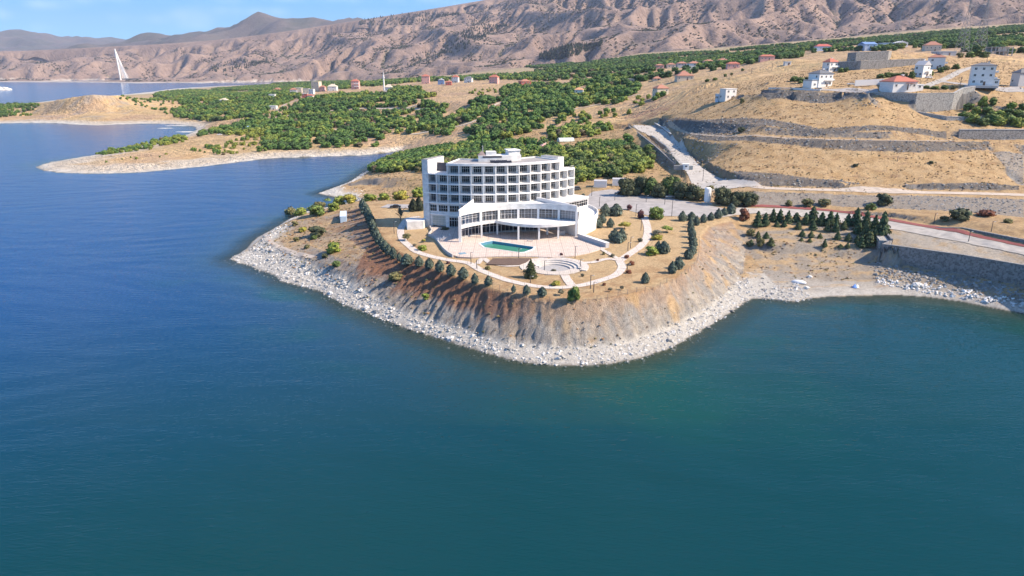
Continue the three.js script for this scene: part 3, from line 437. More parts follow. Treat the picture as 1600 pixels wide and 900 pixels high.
struct('lake_road', between(ground(`1128 340; 1160 336; 1200 335; 1260 340; 1320 349; 1390 358; 1480 374.5; 1600 399; 1680 416`), ground(`1140 326; 1166 325; 1200 325.5; 1260 328.5; 1320 334; 1390 346; 1480 362; 1600 387; 1680 405`), 0.16, 150), asphaltPale);
struct('cycle_path', between(ground(`1150 322.6; 1166 323.6; 1260 328; 1320 333.4; 1390 345.4; 1480 361.4; 1600 386.4; 1680 404`), ground(`1152 321; 1200 320.6; 1260 324.5; 1320 330.5; 1390 341.6; 1452 352.6; 1500 359.5; 1600 382.5; 1680 400.5`), 0.2, 150), redPaint);
struct('valley_road', between(ground(`984 197; 1000 205; 1020 220.5; 1040 236; 1066 261; 1077 278; 1079 292; 1060 301`), ground(`1030 190; 1036 200; 1056 219; 1074 236; 1090 256; 1112 272; 1140 281; 1190 290`), 0.16, 120), new THREE.MeshStandardMaterial({ color: lin(0.50, 0.47, 0.43), roughness: 0.95, map: rep(wornTex, 26) }));
struct('dirt_track', strip(ground(`1170 287; 1190 293; 1240 295.5; 1300 297; 1400 299; 1500 302; 1600 305; 1680 308`), 5.5, 0.14), dirt);
struct('bench_track', strip(ground(`1034 198; 1060 203; 1100 211; 1180 211.6; 1280 217; 1400 219.6; 1490 220`), 2.2, 0.12), std([0.42, 0.34, 0.26], 1, { map: rep(wornTex, 9) }));
function sheet(poly, lift, step = 1.2) { // a draped area
  const zs = poly.map((p) => p[1]), z0 = Math.min(...zs), z1 = Math.max(...zs), n = Math.ceil((z1 - z0) / step), rows = [];
  for (let k = 0; k <= n; k++) { const z = mix(z0 + 0.01, z1 - 0.01, k / n), xs = []; for (let i = 0, j = poly.length - 1; i < poly.length; j = i++) if ((poly[i][1] > z) !== (poly[j][1] > z)) xs.push((poly[j][0] - poly[i][0]) * (z - poly[i][1]) / (poly[j][1] - poly[i][1]) + poly[i][0]); if (xs.length > 1) rows.push([[Math.min(...xs), z], [Math.max(...xs), z]]); }
  return ribbon(rows, lift, 40);
}
struct('car_park', sheet(ground(`905 318; 925 300; 955 296; 990 302; 1040 309; 1090 318; 1135 327; 1128 338; 1100 341; 1060 335; 1030 331; 1018 338; 985 330; 962 318; 945 313; 930 322; 915 327`), 0.12), asphaltGrey);
struct('access_road', strip(ground(`600 322; 640 323; 680 321; 720 317`), 8, 0.2), asphaltGrey);
struct('hill_road', strip(ground(`1262 141.5; 1300 141; 1345 141; 1372 141.5`), 5, 0.14), asphaltGrey);
struct('hill_road', strip(ground(`1425 143; 1450 134; 1468 127; 1490 117; 1506 109; 1530 104`), 5, 0.14), asphaltPale);
struct('hill_road', strip(ground(`1468 127; 1500 131; 1560 139; 1600 140`), 6, 0.17), asphaltGrey);
const TRACKS = [`405 196; 440 182; 520 173; 600 170; 690 172`, `425 176; 455 160; 480 151`, `640 210; 690 203; 740 190; 770 168; 800 150`, `800 192; 850 178; 900 170; 960 158; 1000 148`, `300 176; 360 168; 420 160`, `520 205; 560 190; 600 178; 660 162`, `700 262; 760 250; 840 248; 920 256; 980 262`].map((s) => ground(s));
TRACKS.forEach((p, k) => struct('farm_track', strip(p, k === 6 ? 2.4 : 3.6, 0.3, 3), dirt));
// garden paths
struct('promenade', strip(ground(`656 339; 640 341; 630 350; 626 362; 630 376; 640 385; 652 394; 678 402; 704 407; 730 411; 752 423; 772 431; 792 438; 820 444.6; 850 449; 885 449; 915 445; 940 438; 962 430; 972 418; 968 408`), 2.6, 0.13), concretePath);
struct('garden_path', strip(ground(`968 408; 984 397; 1001 385; 1010 372; 1012 358; 1009 346; 1006 338`), 2.8, 0.15), concretePath);
struct('link_path', strip(ground(`968 407; 950 405; 928 410; 905 417; 893 423`), 2.0, 0.17), concretePath);
struct('link_path', strip(ground(`966 405; 952 397; 940 390`), 1.6, 0.19), concretePath);
struct('link_path', strip(ground(`746 413; 755 404; 768 412; 800 416; 830 416`), 1.8, 0.17), concretePath);
struct('link_path', strip(ground(`880 430; 886 437; 893 446`), 2.6, 0.17), concretePath);
struct('cape_track', strip(ground(`414 366; 424 380; 446 390; 470 398; 490 402`), 2.2, 0.1), dirt);

const TERRACE = flat(`655 346; 673 354; 677 361; 672 367; 682 372; 688 380; 695 389; 703 396; 716 401; 735 402; 770 400.5; 830 400.5; 862 401.5; 880 400.5; 897 399.5; 920 395; 945 387.5; 952 382; 906 371; 905 345; 880 338; 700 338`, 12.75);
struct('pool_terrace', prism(TERRACE, 12.2, 12.75, [POOL]), pinkPaving);
{ // stepped seating round the little stage
  const [sx, sz] = STAGE, arc = (r0, r1, a0, a1, y0, y1) => { const p = []; for (let k = 0; k <= 28; k++) { const a = mix(a0, a1, k / 28); p.push([sx + r1 * Math.cos(a), sz - r1 * Math.sin(a)]); } for (let k = 28; k >= 0; k--) { const a = mix(a0, a1, k / 28); p.push([sx + r0 * Math.cos(a), sz - r0 * Math.sin(a)]); } return prism(p, y0, y1); };
  const t = thing('amphitheatre', 'small sunken amphitheatre of curved pale steps beside the cypress on the lawn', 'amphitheatre', [0, 0, 0]);
  const stone = std([0.62, 0.58, 0.54], 0.9, { map: rep(wornTex, 8) }), floor = std([0.42, 0.41, 0.41], 0.9, { map: rep(wornTex, 6) });
  const full = []; for (let k = 0; k < 48; k++) full.push([sx + 5.2 * Math.cos(k / 48 * 6.2832), sz - 5.2 * Math.sin(k / 48 * 6.2832)]);
  mesh('stage_floor', prism(full, 10.6, 11.25), floor, t);
  for (let k = 0; k < 3; k++) mesh('step', arc(5.0 + k * 1.15, 6.15 + k * 1.15, -0.25, 2.7, 10.6, 11.62 + k * 0.36), stone, t);
  mesh('rim_walk', arc(8.45, 10.6, -0.5, 3.5, 11.2, 12.42), concretePath, t);
  mesh('front_walk', arc(5.2, 8.6, 3.1, 5.9, 10.6, 12.2), std([0.60, 0.54, 0.48], 0.9, { map: rep(pavingTex, 14) }), t);
}
{
  const t = thing('swimming_pool', 'angular swimming pool half filled with turquoise water on the paved terrace', 'pool');
  const cx = POOL.reduce((s, p) => s + p[0], 0) / POOL.length, cz = POOL.reduce((s, p) => s + p[1], 0) / POOL.length, grow = (d) => POOL.map((p) => { const l = Math.hypot(p[0] - cx, p[1] - cz); return [cx + (p[0] - cx) * (1 + d / l), cz + (p[1] - cz) * (1 + d / l)]; });
  mesh('coping', prism(grow(0.7), 12.6, 12.84, [grow(0.02)]), std([0.72, 0.70, 0.68], 0.6), t);
  mesh('basin_wall', prism(grow(0.02), 10.4, 12.8, [grow(-0.22)]), std([0.10, 0.26, 0.38], 0.4), t);
  mesh('basin_floor', prism(grow(-0.02), 10.3, 10.7), std([0.30, 0.55, 0.50], 0.6), t);
  mesh('pool_water', prism(grow(-0.1), 10.72, 11.9), new THREE.MeshPhysicalMaterial({ color: lin(0.055, 0.235, 0.165), roughness: 0.12, ior: 1.33 }), t);
}
tag(mesh('paddling_pool', prism(flat(`716 395.6; 726 394.4; 729 396.4; 719 397.8`, 12.75), 12.5, 12.86), std([0.16, 0.30, 0.40], 0.3)), 'tiny blue paddling pool at the terrace edge in front of the swimming pool', 'paddling pool');
{ const t = thing('planting_bed', 'bare brown planting bed between the pool terrace and the stage', 'planting bed'); mesh('soil', prism(flat(`760 413; 770 404; 830 403.6; 822 410; 812 413.6; 790 414.4`, 12.5), 12.2, 12.62), std([0.20, 0.135, 0.105], 1, { map: rep(wornTex, 4), bumpMap: rep(gritBump, 3), bumpScale: 0.2 }), t); }

// ---------- the hotel ----------
const white = new THREE.MeshStandardMaterial({ color: lin(0.78, 0.775, 0.765), roughness: 0.85, map: rep(wornTex, 18) });
const whiteClean = std([0.80, 0.795, 0.785], 0.7), frameWhite = std([0.74, 0.74, 0.74], 0.5), roofGrey = std([0.36, 0.345, 0.34], 0.95, { map: rep(wornTex, 9) }), railGrey = std([0.30, 0.31, 0.33], 0.5, { metalness: 0.4 });
const glass = new THREE.MeshPhysicalMaterial({ color: lin(0.16, 0.19, 0.26), transmission: 1, thickness: 0, roughness: 0.03, ior: 1.5 });
const glassHall = new THREE.MeshPhysicalMaterial({ color: lin(0.52, 0.56, 0.62), transmission: 1, thickness: 0, roughness: 0.04, ior: 1.7 });
const glassTan = new THREE.MeshPhysicalMaterial({ color: lin(0.62, 0.50, 0.38), transmission: 1, thickness: 0, roughness: 0.05, ior: 1.5 });
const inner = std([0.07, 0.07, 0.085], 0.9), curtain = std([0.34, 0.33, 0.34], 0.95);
const HX = -12.2, HZ = -298.5, HR = 46.5, A0 = -25.8 * Math.PI / 180, DA = 5.56 * Math.PI / 180, NB = 14, DEEP = 14;
const LV = { g: 12.6, f: 17.8, r: [22.2, 25.8, 29.4, 33.0], top: 36.6 };
const onArc = (r, a) => [HX + r * Math.sin(a), HZ + r * Math.cos(a)], bayA = (k) => A0 + k * DA;
function arcPoly(r0, r1, a0, a1) { const n = Math.max(2, Math.ceil(Math.abs(a1 - a0) / 0.03)), p = []; for (let k = 0; k <= n; k++) p.push(onArc(r1, mix(a0, a1, k / n))); for (let k = n; k >= 0; k--) p.push(onArc(r0, mix(a0, a1, k / n))); return p; }
const radial = (r0, r1, a, th, y0, y1) => { const [x, z] = onArc((r0 + r1) / 2, a); return box(x, (y0 + y1) / 2, z, th, y1 - y0, r1 - r0, a); };
function windowFrame(w, h, cols, transom, low, bar = 0.09) {
  const L = [box(0, h / 2 - bar / 2, 0, w, bar, 0.12), box(0, -h / 2 + bar / 2, 0, w, bar, 0.12), box(-w / 2 + bar / 2, 0, 0, bar, h - 2 * bar, 0.12), box(w / 2 - bar / 2, 0, 0, bar, h - 2 * bar, 0.12)];
  for (let k = 1; k < cols; k++) L.push(box(-w / 2 + w * k / cols, 0, 0.005, bar, h - 2 * bar, 0.11));
  for (const t of transom) L.push(box(0, -h / 2 + h * t, -0.004, w - 2 * bar, bar, 0.1));
  if (low) L.push(box(0, -h / 2 + 0.35, -0.008, w - 2 * bar, low, 0.08));
  return merge(L);
}
function placeWindow(parent, geo, w, h, x, y, z, ry, pane = glass, fm = frameWhite) {
  const f = mesh('window', geo, fm, parent); f.position.set(x, y, z); f.rotation.y = ry;
  mesh('pane', paneGeo(w, h), pane, f); return f;
}
const paneCache = new Map(), paneGeo = (w, h) => { const k = w + '_' + h; if (!paneCache.has(k)) { const g = new THREE.PlaneGeometry(w - 0.04, h - 0.04); g.translate(0, 0, -0.03); paneCache.set(k, g); } return paneCache.get(k); };
{
  const t = thing('hotel', 'large white curved hotel with rows of balconied rooms on the promontory', 'hotel');
  const aL = bayA(0), aR = bayA(NB), k2 = bayA(2), k12 = bayA(12);
  // carcass
  mesh('rear_wall', merge([prism(arcPoly(HR - DEEP, HR - DEEP + 0.4, aL, aR), LV.g - 1, LV.r[3])]), white, t);
  mesh('rear_wall', prism(arcPoly(HR - DEEP, HR - DEEP + 0.4, k2, k12), LV.r[3], LV.top), white, t);
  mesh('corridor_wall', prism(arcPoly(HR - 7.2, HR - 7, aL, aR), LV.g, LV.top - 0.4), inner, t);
  mesh('end_wall', radial(HR - DEEP, HR, aR + 0.004, 0.4, LV.g - 1, LV.r[3]), white, t);
  for (const y of LV.r) mesh('floor_slab', prism(arcPoly(HR - DEEP + 0.4, HR + 0.12, aL - 0.02, aR + 0.008), y - 0.4, y), whiteClean, t);
  mesh('floor_slab', prism(arcPoly(HR - DEEP + 0.4, HR - 0.2, aL, aR), LV.f - 0.4, LV.f), whiteClean, t);
  // room floors
  const W = 3.0, Hh = 2.75, wf = windowFrame(W, Hh, 4, [0.72], 0.06, 0.065), rail = merge([box(0, 0, 0, 4.1, 0.05, 0.05), box(0, -0.35, 0, 4.1, 0.03, 0.03), ...[-1.6, -0.8, 0, 0.8, 1.6].map((x) => box(x, -0.4, 0, 0.04, 0.75, 0.04))]), rf = HR - 1.6;
  LV.r.forEach((y, f) => {
    const kA = f === 3 ? 2 : 0, kB = f === 3 ? 12 : NB, L = [];
    for (let k = kA; k < kB; k++) {
      const a = bayA(k + 0.5), half = DA / 2, cw = W / 2 / rf;
      L.push(prism(arcPoly(rf - 0.2, rf, a - half, a - cw), y, y + 3.2), prism(arcPoly(rf - 0.2, rf, a + cw, a + half), y, y + 3.2), prism(arcPoly(rf - 0.2, rf, a - cw, a + cw), y + Hh + 0.1, y + 3.2), prism(arcPoly(rf - 0.2, rf, a - cw, a + cw), y, y + 0.1));
      const [x, z] = onArc(rf - 0.1, a); placeWindow(t, wf, W, Hh, x, y + 0.1 + Hh / 2, z, a);
      if (rnd() < 0.35) { const [cx, cz] = onArc(rf - 0.7, a + rr(-0.02, 0.02)); const c = mesh('curtain', box(0, 0, 0, rr(0.7, 1.5), 2.4, 0.06), curtain, t); c.position.set(cx, y + 1.3, cz); c.rotation.y = a; }
      const [qx, qz] = onArc(HR - 0.12, a), r = mesh('balcony_railing', rail, railGrey, t); r.position.set(qx, y + 0.82, qz); r.rotation.y = a;
    }
    mesh('facade_wall', merge(L), white, t);
  });
  for (let k = 0; k <= NB; k++) mesh('partition_fin', radial(HR - 1.8, HR + 0.1, bayA(k), 0.32, LV.r[0], k >= 2 && k <= 12 ? LV.top - 0.38 : LV.r[3] - 0.4), white, t);
  for (const k of [2, 12]) mesh('end_wall', radial(HR - DEEP + 0.4, HR - 1.8, bayA(k), 0.36, LV.r[3], LV.top - 0.36), white, t);
  // roof
  const roof = mesh('roof', prism(arcPoly(HR - DEEP, HR + 0.35, k2 - 0.006, k12 + 0.006), LV.top - 0.36, LV.top), whiteClean, t);
  mesh('roof_deck', prism(arcPoly(HR - DEEP + 0.5, HR - 0.9, k2 + 0.006, k12 - 0.006), LV.top + 0.004, LV.top + 0.05), roofGrey, roof);
  mesh('parapet', merge([prism(arcPoly(HR - 0.7, HR + 0.3, k2 - 0.004, k12 + 0.004), LV.top, LV.top + 0.42), prism(arcPoly(HR - DEEP + 0.02, HR - DEEP + 0.4, k2 - 0.004, k12 + 0.004), LV.top, LV.top + 0.5), radial(HR - DEEP + 0.4, HR - 0.7, k2, 0.4, LV.top, LV.top + 0.46), radial(HR - DEEP + 0.4, HR - 0.7, k12, 0.4, LV.top, LV.top + 0.46)]), white, roof);
  // stair towers at both ends
  const sw = bayA(0) - 0.03, tower = [onArc(HR + 0.1, sw), onArc(HR + 0.1, sw + 0.056), onArc(HR - 12.4, sw + 0.05), onArc(HR - 12.4, sw)];
  const st = mesh('stair_tower', prism(tower, LV.g - 1, LV.r[3] + 4.9), white, t); mesh('tower_cap', prism(tower.map((p) => [p[0], p[1] - 0.02]), LV.r[3] + 4.9, LV.r[3] + 5.05), roofGrey, st);
  const a1 = bayA(12.75), a2 = bayA(13.65), st2 = mesh('stair_tower', prism([onArc(HR - 4, a1), onArc(HR - 4, a2), onArc(HR - 13, a2), onArc(HR - 13, a1)], LV.r[3], LV.r[3] + 4.3), white, t);
  mesh('tower_cap', prism([onArc(HR - 4.3, a1 + 0.01), onArc(HR - 4.3, a2 - 0.01), onArc(HR - 12.6, a2 - 0.01), onArc(HR - 12.6, a1 + 0.01)], LV.r[3] + 4.3, LV.r[3] + 4.42), roofGrey, st2);
  const rails = (r, b0, b1, y) => { const L = []; for (let k = 0; k <= 12; k++) { const [x, z] = onArc(r, mix(b0, b1, k / 12)); L.push(box(x, y + 0.5, z, 0.05, 1, 0.05)); } L.push(prism(arcPoly(r - 0.03, r + 0.03, b0, b1), y + 0.98, y + 1.04), prism(arcPoly(r - 0.02, r + 0.02, b0, b1), y + 0.5, y + 0.54)); return merge(L); };
  mesh('terrace_railing', rails(HR - 0.1, bayA(0.5), bayA(1.95), LV.r[3]), std([0.05, 0.05, 0.055], 0.5), t);
  mesh('terrace_railing', rails(HR - 0.1, bayA(12.05), bayA(13.95), LV.r[3]), whiteClean, t);
  mesh('terrace_parapet', prism(arcPoly(HR - 0.16, HR + 0.1, bayA(12.02), bayA(14)), LV.r[3], LV.r[3] + 0.35), white, t);
  // roof plant rooms
  const pa = bayA(4.5), pb = bayA(9.0), ph = mesh('penthouse', prism(arcPoly(HR - 13.6, HR - 8.2, pa, pb), LV.top + 0.05, LV.top + 2.3), white, t);
  mesh('penthouse_block', prism(arcPoly(HR - 13.4, HR - 9.5, bayA(5.3), bayA(6.4)), LV.top + 2.3, LV.top + 3.6), white, ph);
  mesh('penthouse_block', prism(arcPoly(HR - 13.4, HR - 8.9, bayA(7.7), bayA(8.95)), LV.top + 2.3, LV.top + 3.9), white, ph);
  mesh('penthouse_roof', prism(arcPoly(HR - 13.8, HR - 8.5, bayA(7.6), bayA(9.02)), LV.top + 3.9, LV.top + 4.15), whiteClean, ph);
  mesh('tower_roof', (() => { const g = new THREE.ConeGeometry(2.4, 1.6, 4, 1); const [x, z] = onArc(HR - 10.5, bayA(4.85)); g.rotateY(Math.PI / 4 + pa); g.translate(x, LV.top + 3.1, z); return g; })(), std([0.20, 0.16, 0.16], 0.9), ph);
  mesh('mast', (() => { const g = new THREE.CylinderGeometry(0.12, 0.16, 2.6, 8); const [x, z] = onArc(HR - 10.5, bayA(4.95)); g.translate(x, LV.top + 4.6, z); return g; })(), std([0.4, 0.4, 0.45], 0.6), ph);
  mesh('opening_shade', prism(arcPoly(HR - 9, HR - 8.12, bayA(4.95), bayA(6.9)), LV.top + 1.55, LV.top + 2.15), inner, ph);  // solid dark panel on the wall, drawn for the shade inside an opening
  for (let k = 0; k < 6; k++) { const g = box(0, 0, 0, 2.1, 0.07, 1.25); g.rotateX(0.5); const m = mesh('solar_panel', g, std([0.025, 0.025, 0.03], 0.25), t); const a = bayA(5.9 + (k % 3) * 0.55 + (k > 2 ? 0.3 : 0)), [x, z] = onArc(HR - 5.2 + (k > 2 ? 1.9 : 0), a); m.position.set(x, LV.top + 0.6, z); m.rotation.y = a; mesh('panel_stand', box(0, -0.35, 0, 1.6, 0.5, 0.08), railGrey, m); }
  // lower floors, lake side left of the pavilion
  const lf = HR - 0.5, L1 = [];
  const big = windowFrame(3.7, 2.5, 4, [0.5], 0, 0.08), lattice = windowFrame(5.6, 3.7, 9, [0.25, 0.5, 0.75], 0, 0.07), doors = windowFrame(4.0, 3.9, 4, [0.7], 0.1, 0.1);
  L1.push(prism(arcPoly(lf - 0.3, lf, aL, aR), LV.f - 0.4, LV.f + 0.9), prism(arcPoly(lf - 0.3, lf, aL, aR), LV.r[0] - 1.0, LV.r[0] - 0.4));
  for (let k = 0; k <= NB; k++) L1.push(prism(arcPoly(lf - 0.32, lf + 0.03, bayA(k) - 0.008, bayA(k) + 0.008), LV.f + 0.9, LV.r[0] - 1.0));
  mesh('facade_wall', merge(L1), white, t);
  for (let k = 0; k < NB; k++) { if (k > 4 && k < 9) continue; const a = bayA(k + 0.5), [x, z] = onArc(lf - 0.12, a); placeWindow(t, big, 3.7, 2.5, x, LV.f + 2.15, z, a, k < 4 ? glassTan : glass); }
  mesh('facade_wall', merge([prism(arcPoly(lf - 0.3, lf, aL, bayA(0.45)), LV.g, LV.f - 0.4), prism(arcPoly(lf - 0.3, lf, bayA(1.7), bayA(2.02)), LV.g, LV.f - 0.4), prism(arcPoly(lf - 0.3, lf, bayA(2.92), aR), LV.g, LV.f - 0.4), prism(arcPoly(lf - 0.3, lf, bayA(0.45), bayA(1.7)), LV.f - 0.8, LV.f - 0.4), prism(arcPoly(lf - 0.3, lf, bayA(2.02), bayA(2.92)), LV.f - 1.0, LV.f - 0.4)]), white, t);
  { const a = bayA(1.08), [x, z] = onArc(lf - 0.14, a); placeWindow(t, lattice, 5.6, 3.7, x, LV.g + 2.5, z, a, new THREE.MeshPhysicalMaterial({ color: lin(0.6, 0.66, 0.6), transmission: 0.45, thickness: 0, roughness: 0.35 })); }
  { const a = bayA(2.47), [x, z] = onArc(lf - 0.14, a); placeWindow(t, doors, 4.0, 3.9, x, LV.g + 2.1, z, a); }
  { const p = [[-39.5, -252], [-33.5, -253.5], [-32.5, -258.5], [-41, -258]]; mesh('side_annex', prism(p, 12, 15.4), white, t); }

  // two-storey front pavilion
  const PY = { slab0: 17.3, slab1: 18.35, f0: 21.85, top: 23.9, deck: 22.5 };
  const pl = P(719, 379, 12.6), pr = P(900, 370.5, 12.6), mid = [(pl[0] + pr[0]) / 2, (pl[1] + pr[1]) / 2], ch = Math.hypot(pr[0] - pl[0], pr[1] - pl[1]), sag = 8.6, R = (ch * ch / 4 + sag * sag) / (2 * sag), ux = [(pr[0] - pl[0]) / ch, (pr[1] - pl[1]) / ch], toCam = [-ux[1], ux[0]];
  const CC = [mid[0] + toCam[0] * (R - sag), mid[1] + toCam[1] * (R - sag)], span = Math.asin(ch / 2 / R), face = Math.atan2(-toCam[0], -toCam[1]);
  const front = (r, s) => { const a = face - s * span; return [CC[0] + r * Math.sin(a), CC[1] + r * Math.cos(a)]; }; // s -1 left .. 1 right
  const frontTurn = (s) => face - s * span + Math.PI;
  const band = (r0, r1, s0, s1, n = 24) => { const p = []; for (let k = 0; k <= n; k++) p.push(front(r0, mix(s0, s1, k / n))); for (let k = n; k >= 0; k--) p.push(front(r1, mix(s0, s1, k / n))); return p; };
  const backL = onArc(HR + 0.2, bayA(4.15)), backR = onArc(HR + 0.2, bayA(9.6)), facadeArc = (b0, b1) => { const p = []; for (let k = 0; k <= 16; k++) p.push(onArc(HR + 0.2, mix(b1, b0, k / 16))); return p; };
  const plan = [...Array.from({ length: 25 }, (_, k) => front(R + 0.35, mix(-1, 1, k / 24))), ...facadeArc(bayA(4.15), bayA(9.6))];
  mesh('pavilion_roof', prism(plan, PY.deck - 0.4, PY.deck), whiteClean, t);
  mesh('fascia', prism(band(R, R + 0.34, -1, 1), PY.f0, PY.top), white, t);
  const wallBetween = (a, b, th, y0, y1) => { const dx = b[0] - a[0], dz = b[1] - a[1], l = Math.hypot(dx, dz); return box((a[0] + b[0]) / 2, (y0 + y1) / 2, (a[1] + b[1]) / 2, l, y1 - y0, th, -Math.atan2(dz, dx)); };
  const fl = front(R + 0.5, -0.995), fr = front(R + 0.5, 0.99);
  mesh('roof_parapet', merge([wallBetween(fl, backL, 0.35, PY.f0, PY.top)]), white, t);
  mesh('roof_parapet', merge([wallBetween(fr, backR, 0.5, PY.deck, PY.top)]), white, t);
  mesh('floor_slab', prism([...Array.from({ length: 25 }, (_, k) => front(R + 0.31, mix(-0.985, 0.985, k / 24))), ...facadeArc(bayA(4.3), bayA(9.5))], PY.slab0 + 0.35, PY.slab1 - 0.3), whiteClean, t);
  mesh('slab_fascia', prism(band(R - 0.05, R + 0.3, -1, 0.99), PY.slab0, PY.slab1), white, t);
  const glazeR = R + 0.75, cols = [-0.985, -0.56, -0.245, 0.065, 0.375, 0.70], lims = [...cols, 0.985];
  for (const s of cols.slice(1)) { const [x, z] = front(R + 0.36, s); mesh('column', box(x, (PY.slab1 + PY.f0) / 2, z, 0.85, PY.f0 - PY.slab1, 0.6, frontTurn(s)), white, t); }
  for (let k = 0; k < 6; k++) { // upper glazing, each field three lights wide
    for (let q = 0; q < 3; q++) { const s0 = mix(lims[k], lims[k + 1], q / 3), s1 = mix(lims[k], lims[k + 1], (q + 1) / 3), a = front(glazeR, s0), b = front(glazeR, s1), w = Math.hypot(b[0] - a[0], b[1] - a[1]); placeWindow(t, windowFrame(w, 3.48, 2, [0.52, 0.74], 0, 0.075), +w.toFixed(2), 3.48, (a[0] + b[0]) / 2, 20.1, (a[1] + b[1]) / 2, frontTurn((s0 + s1) / 2), glassHall); }
  }
  mesh('pavilion_back_wall', prism(band(R + 7.2, R + 7.4, -0.55, 0.6), LV.g, PY.deck - 0.4), std([0.42, 0.41, 0.41], 0.9), t);
  // corner frame and ground-floor columns
  for (const [x, z, w] of [[...pl, 0.95]]) mesh('corner_pier', box(x, (12.6 + PY.f0) / 2, z - 0.3, w, PY.f0 - 12.6, 1.1), white, t);
  mesh('corner_pier', box(pr[0], (12.6 + PY.f0) / 2, pr[1] - 0.3, 0.8, PY.f0 - 12.6, 0.9), white, t);
  for (const [u, v] of [[752.6, 371.2], [726.5, 370.2], [810, 375.2], [842, 375.4], [872, 373], [855, 367], [693 + 84, 366.5]]) { const [x, z] = P(u, v, 12.6); mesh('column', box(x, (12.6 + PY.slab0) / 2 + 0.1, z, 0.62, PY.slab0 - 12.6 + 0.2, 0.62, 0.1), white, t); }
  // bulging canopy
  const can = [], c0 = front(R - 0.05, -0.3), c1 = front(R - 0.05, 0.99), cn = 26;
  { const m = [(c0[0] + c1[0]) / 2, (c0[1] + c1[1]) / 2], cl = Math.hypot(c1[0] - c0[0], c1[1] - c0[1]), out = [-(c1[1] - c0[1]) / cl, (c1[0] - c0[0]) / cl]; for (let k = 0; k <= cn; k++) { const q = k / cn, b = 6.6 * Math.pow(Math.sin(q * Math.PI), 0.8); can.push([mix(c0[0], c1[0], q) + out[0] * b, mix(c0[1], c1[1], q) + out[1] * b]); } }
  const canPlan = [...can, ...Array.from({ length: 15 }, (_, k) => front(R - 0.06, mix(0.99, -0.3, k / 14)))];
  mesh('canopy', prism(canPlan, PY.slab0 + 0.02, PY.slab0 + 1.05), white, t);
  // recessed ground-floor glazing
  const gR = R + 3.6;
  for (let k = 0; k < 7; k++) { const s0 = mix(-0.86, 0.36, k / 7), s1 = mix(-0.86, 0.36, (k + 1) / 7), a = front(gR, s0), b = front(gR, s1), w = Math.hypot(b[0] - a[0], b[1] - a[1]); placeWindow(t, windowFrame(w, 4.0, 3, [0.66], 0.08, 0.09), +w.toFixed(2), 4.0, (a[0] + b[0]) / 2, 14.95, (a[1] + b[1]) / 2, frontTurn((s0 + s1) / 2)); }
  mesh('plinth', prism(band(gR - 0.1, gR + 0.2, -0.88, 0.38), 12.6, 12.97), std([0.4, 0.4, 0.4], 0.9), t);
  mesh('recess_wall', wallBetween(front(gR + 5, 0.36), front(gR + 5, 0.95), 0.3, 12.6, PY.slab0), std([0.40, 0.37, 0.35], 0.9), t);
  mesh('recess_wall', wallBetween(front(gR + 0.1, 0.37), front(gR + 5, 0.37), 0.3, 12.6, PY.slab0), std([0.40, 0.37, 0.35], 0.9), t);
  mesh('side_wall', wallBetween([pr[0] - 0.1, pr[1] - 0.9], [pr[0] - 5.2, pr[1] - 10.5], 0.35, 12.6, PY.slab0 + 0.36), white, t);
  mesh('side_wall', wallBetween([pr[0] + 0.1, pr[1] - 0.8], [backR[0] + 0.6, backR[1] + 0.5], 0.4, PY.slab0 + 0.4, PY.deck - 0.4), white, t);
  // right wing with its own glazed front
  const wa0 = bayA(9.6), wa1 = bayA(14.15), wr = HR + 6.2;
  mesh('wing_roof', prism(arcPoly(HR + 0.2, wr + 0.35, wa0, wa1), LV.r[0] - 0.42, LV.r[0] + 0.3), white, t);
  mesh('wing_wall', merge([prism(arcPoly(wr - 0.3, wr, wa0, wa1), LV.g, 19.0), prism(arcPoly(wr - 0.3, wr + 0.02, wa0, wa1), 21.3, LV.r[0] - 0.42)]), white, t);
  mesh('wing_end_wall', radial(HR - 0.2, wr + 0.1, wa1, 0.5, LV.g, LV.r[0] - 0.43), white, t);
  for (let k = 0; k < 4; k++) { const a = mix(wa0, wa1, (k + 0.5) / 4), w = +((wa1 - wa0) / 4 * wr).toFixed(2), [x, z] = onArc(wr - 0.15, a); placeWindow(t, windowFrame(w, 2.3, 4, [0.6], 0, 0.08), w, 2.3, x, 20.15, z, a); }
  // apse-shaped terrace on the right
  const ap = [], e0 = [pr[0] + 0.6, pr[1] - 0.6], e1 = P(906, 318, 17.8), bulge = 7.4; for (let k = 0; k <= 24; k++) { const q = k / 24; ap.push([mix(e0[0], e1[0], q) + bulge * Math.pow(Math.sin(q * Math.PI), 0.75), mix(e0[1], e1[1], q)]); }
  const apIn = ap.map((p, k) => { const q = ap[Math.min(24, k + 1)], r = ap[Math.max(0, k - 1)], dx = q[0] - r[0], dz = q[1] - r[1], l = Math.hypot(dx, dz); return [p[0] + dz / l * 0.35, p[1] - dx / l * 0.35]; });
  mesh('curved_terrace', prism(ap, 12, 17.45), white, t);
  mesh('terrace_parapet', prism([...ap, ...apIn.slice().reverse()], 17.45, 18.35), white, t);
}
{ const a = P(905, 371.5, 12.7), b = P(949, 386.5, 12.7); const t = thing('garden_wall', 'long low white wall running from the hotel corner down the terrace edge', 'wall', [(a[0] + b[0]) / 2, 12.4, (a[1] + b[1]) / 2], -Math.atan2(b[1] - a[1], b[0] - a[0])); const l = Math.hypot(b[0] - a[0], b[1] - a[1]); mesh('wall_body', box(0, 0.9, 0, l, 1.8, 1.5), std([0.5, 0.5, 0.52], 0.9, { map: rep(wornTex, 7) }), t); mesh('coping', box(0, 1.86, 0, l + 0.1, 0.12, 1.62), white, t); }

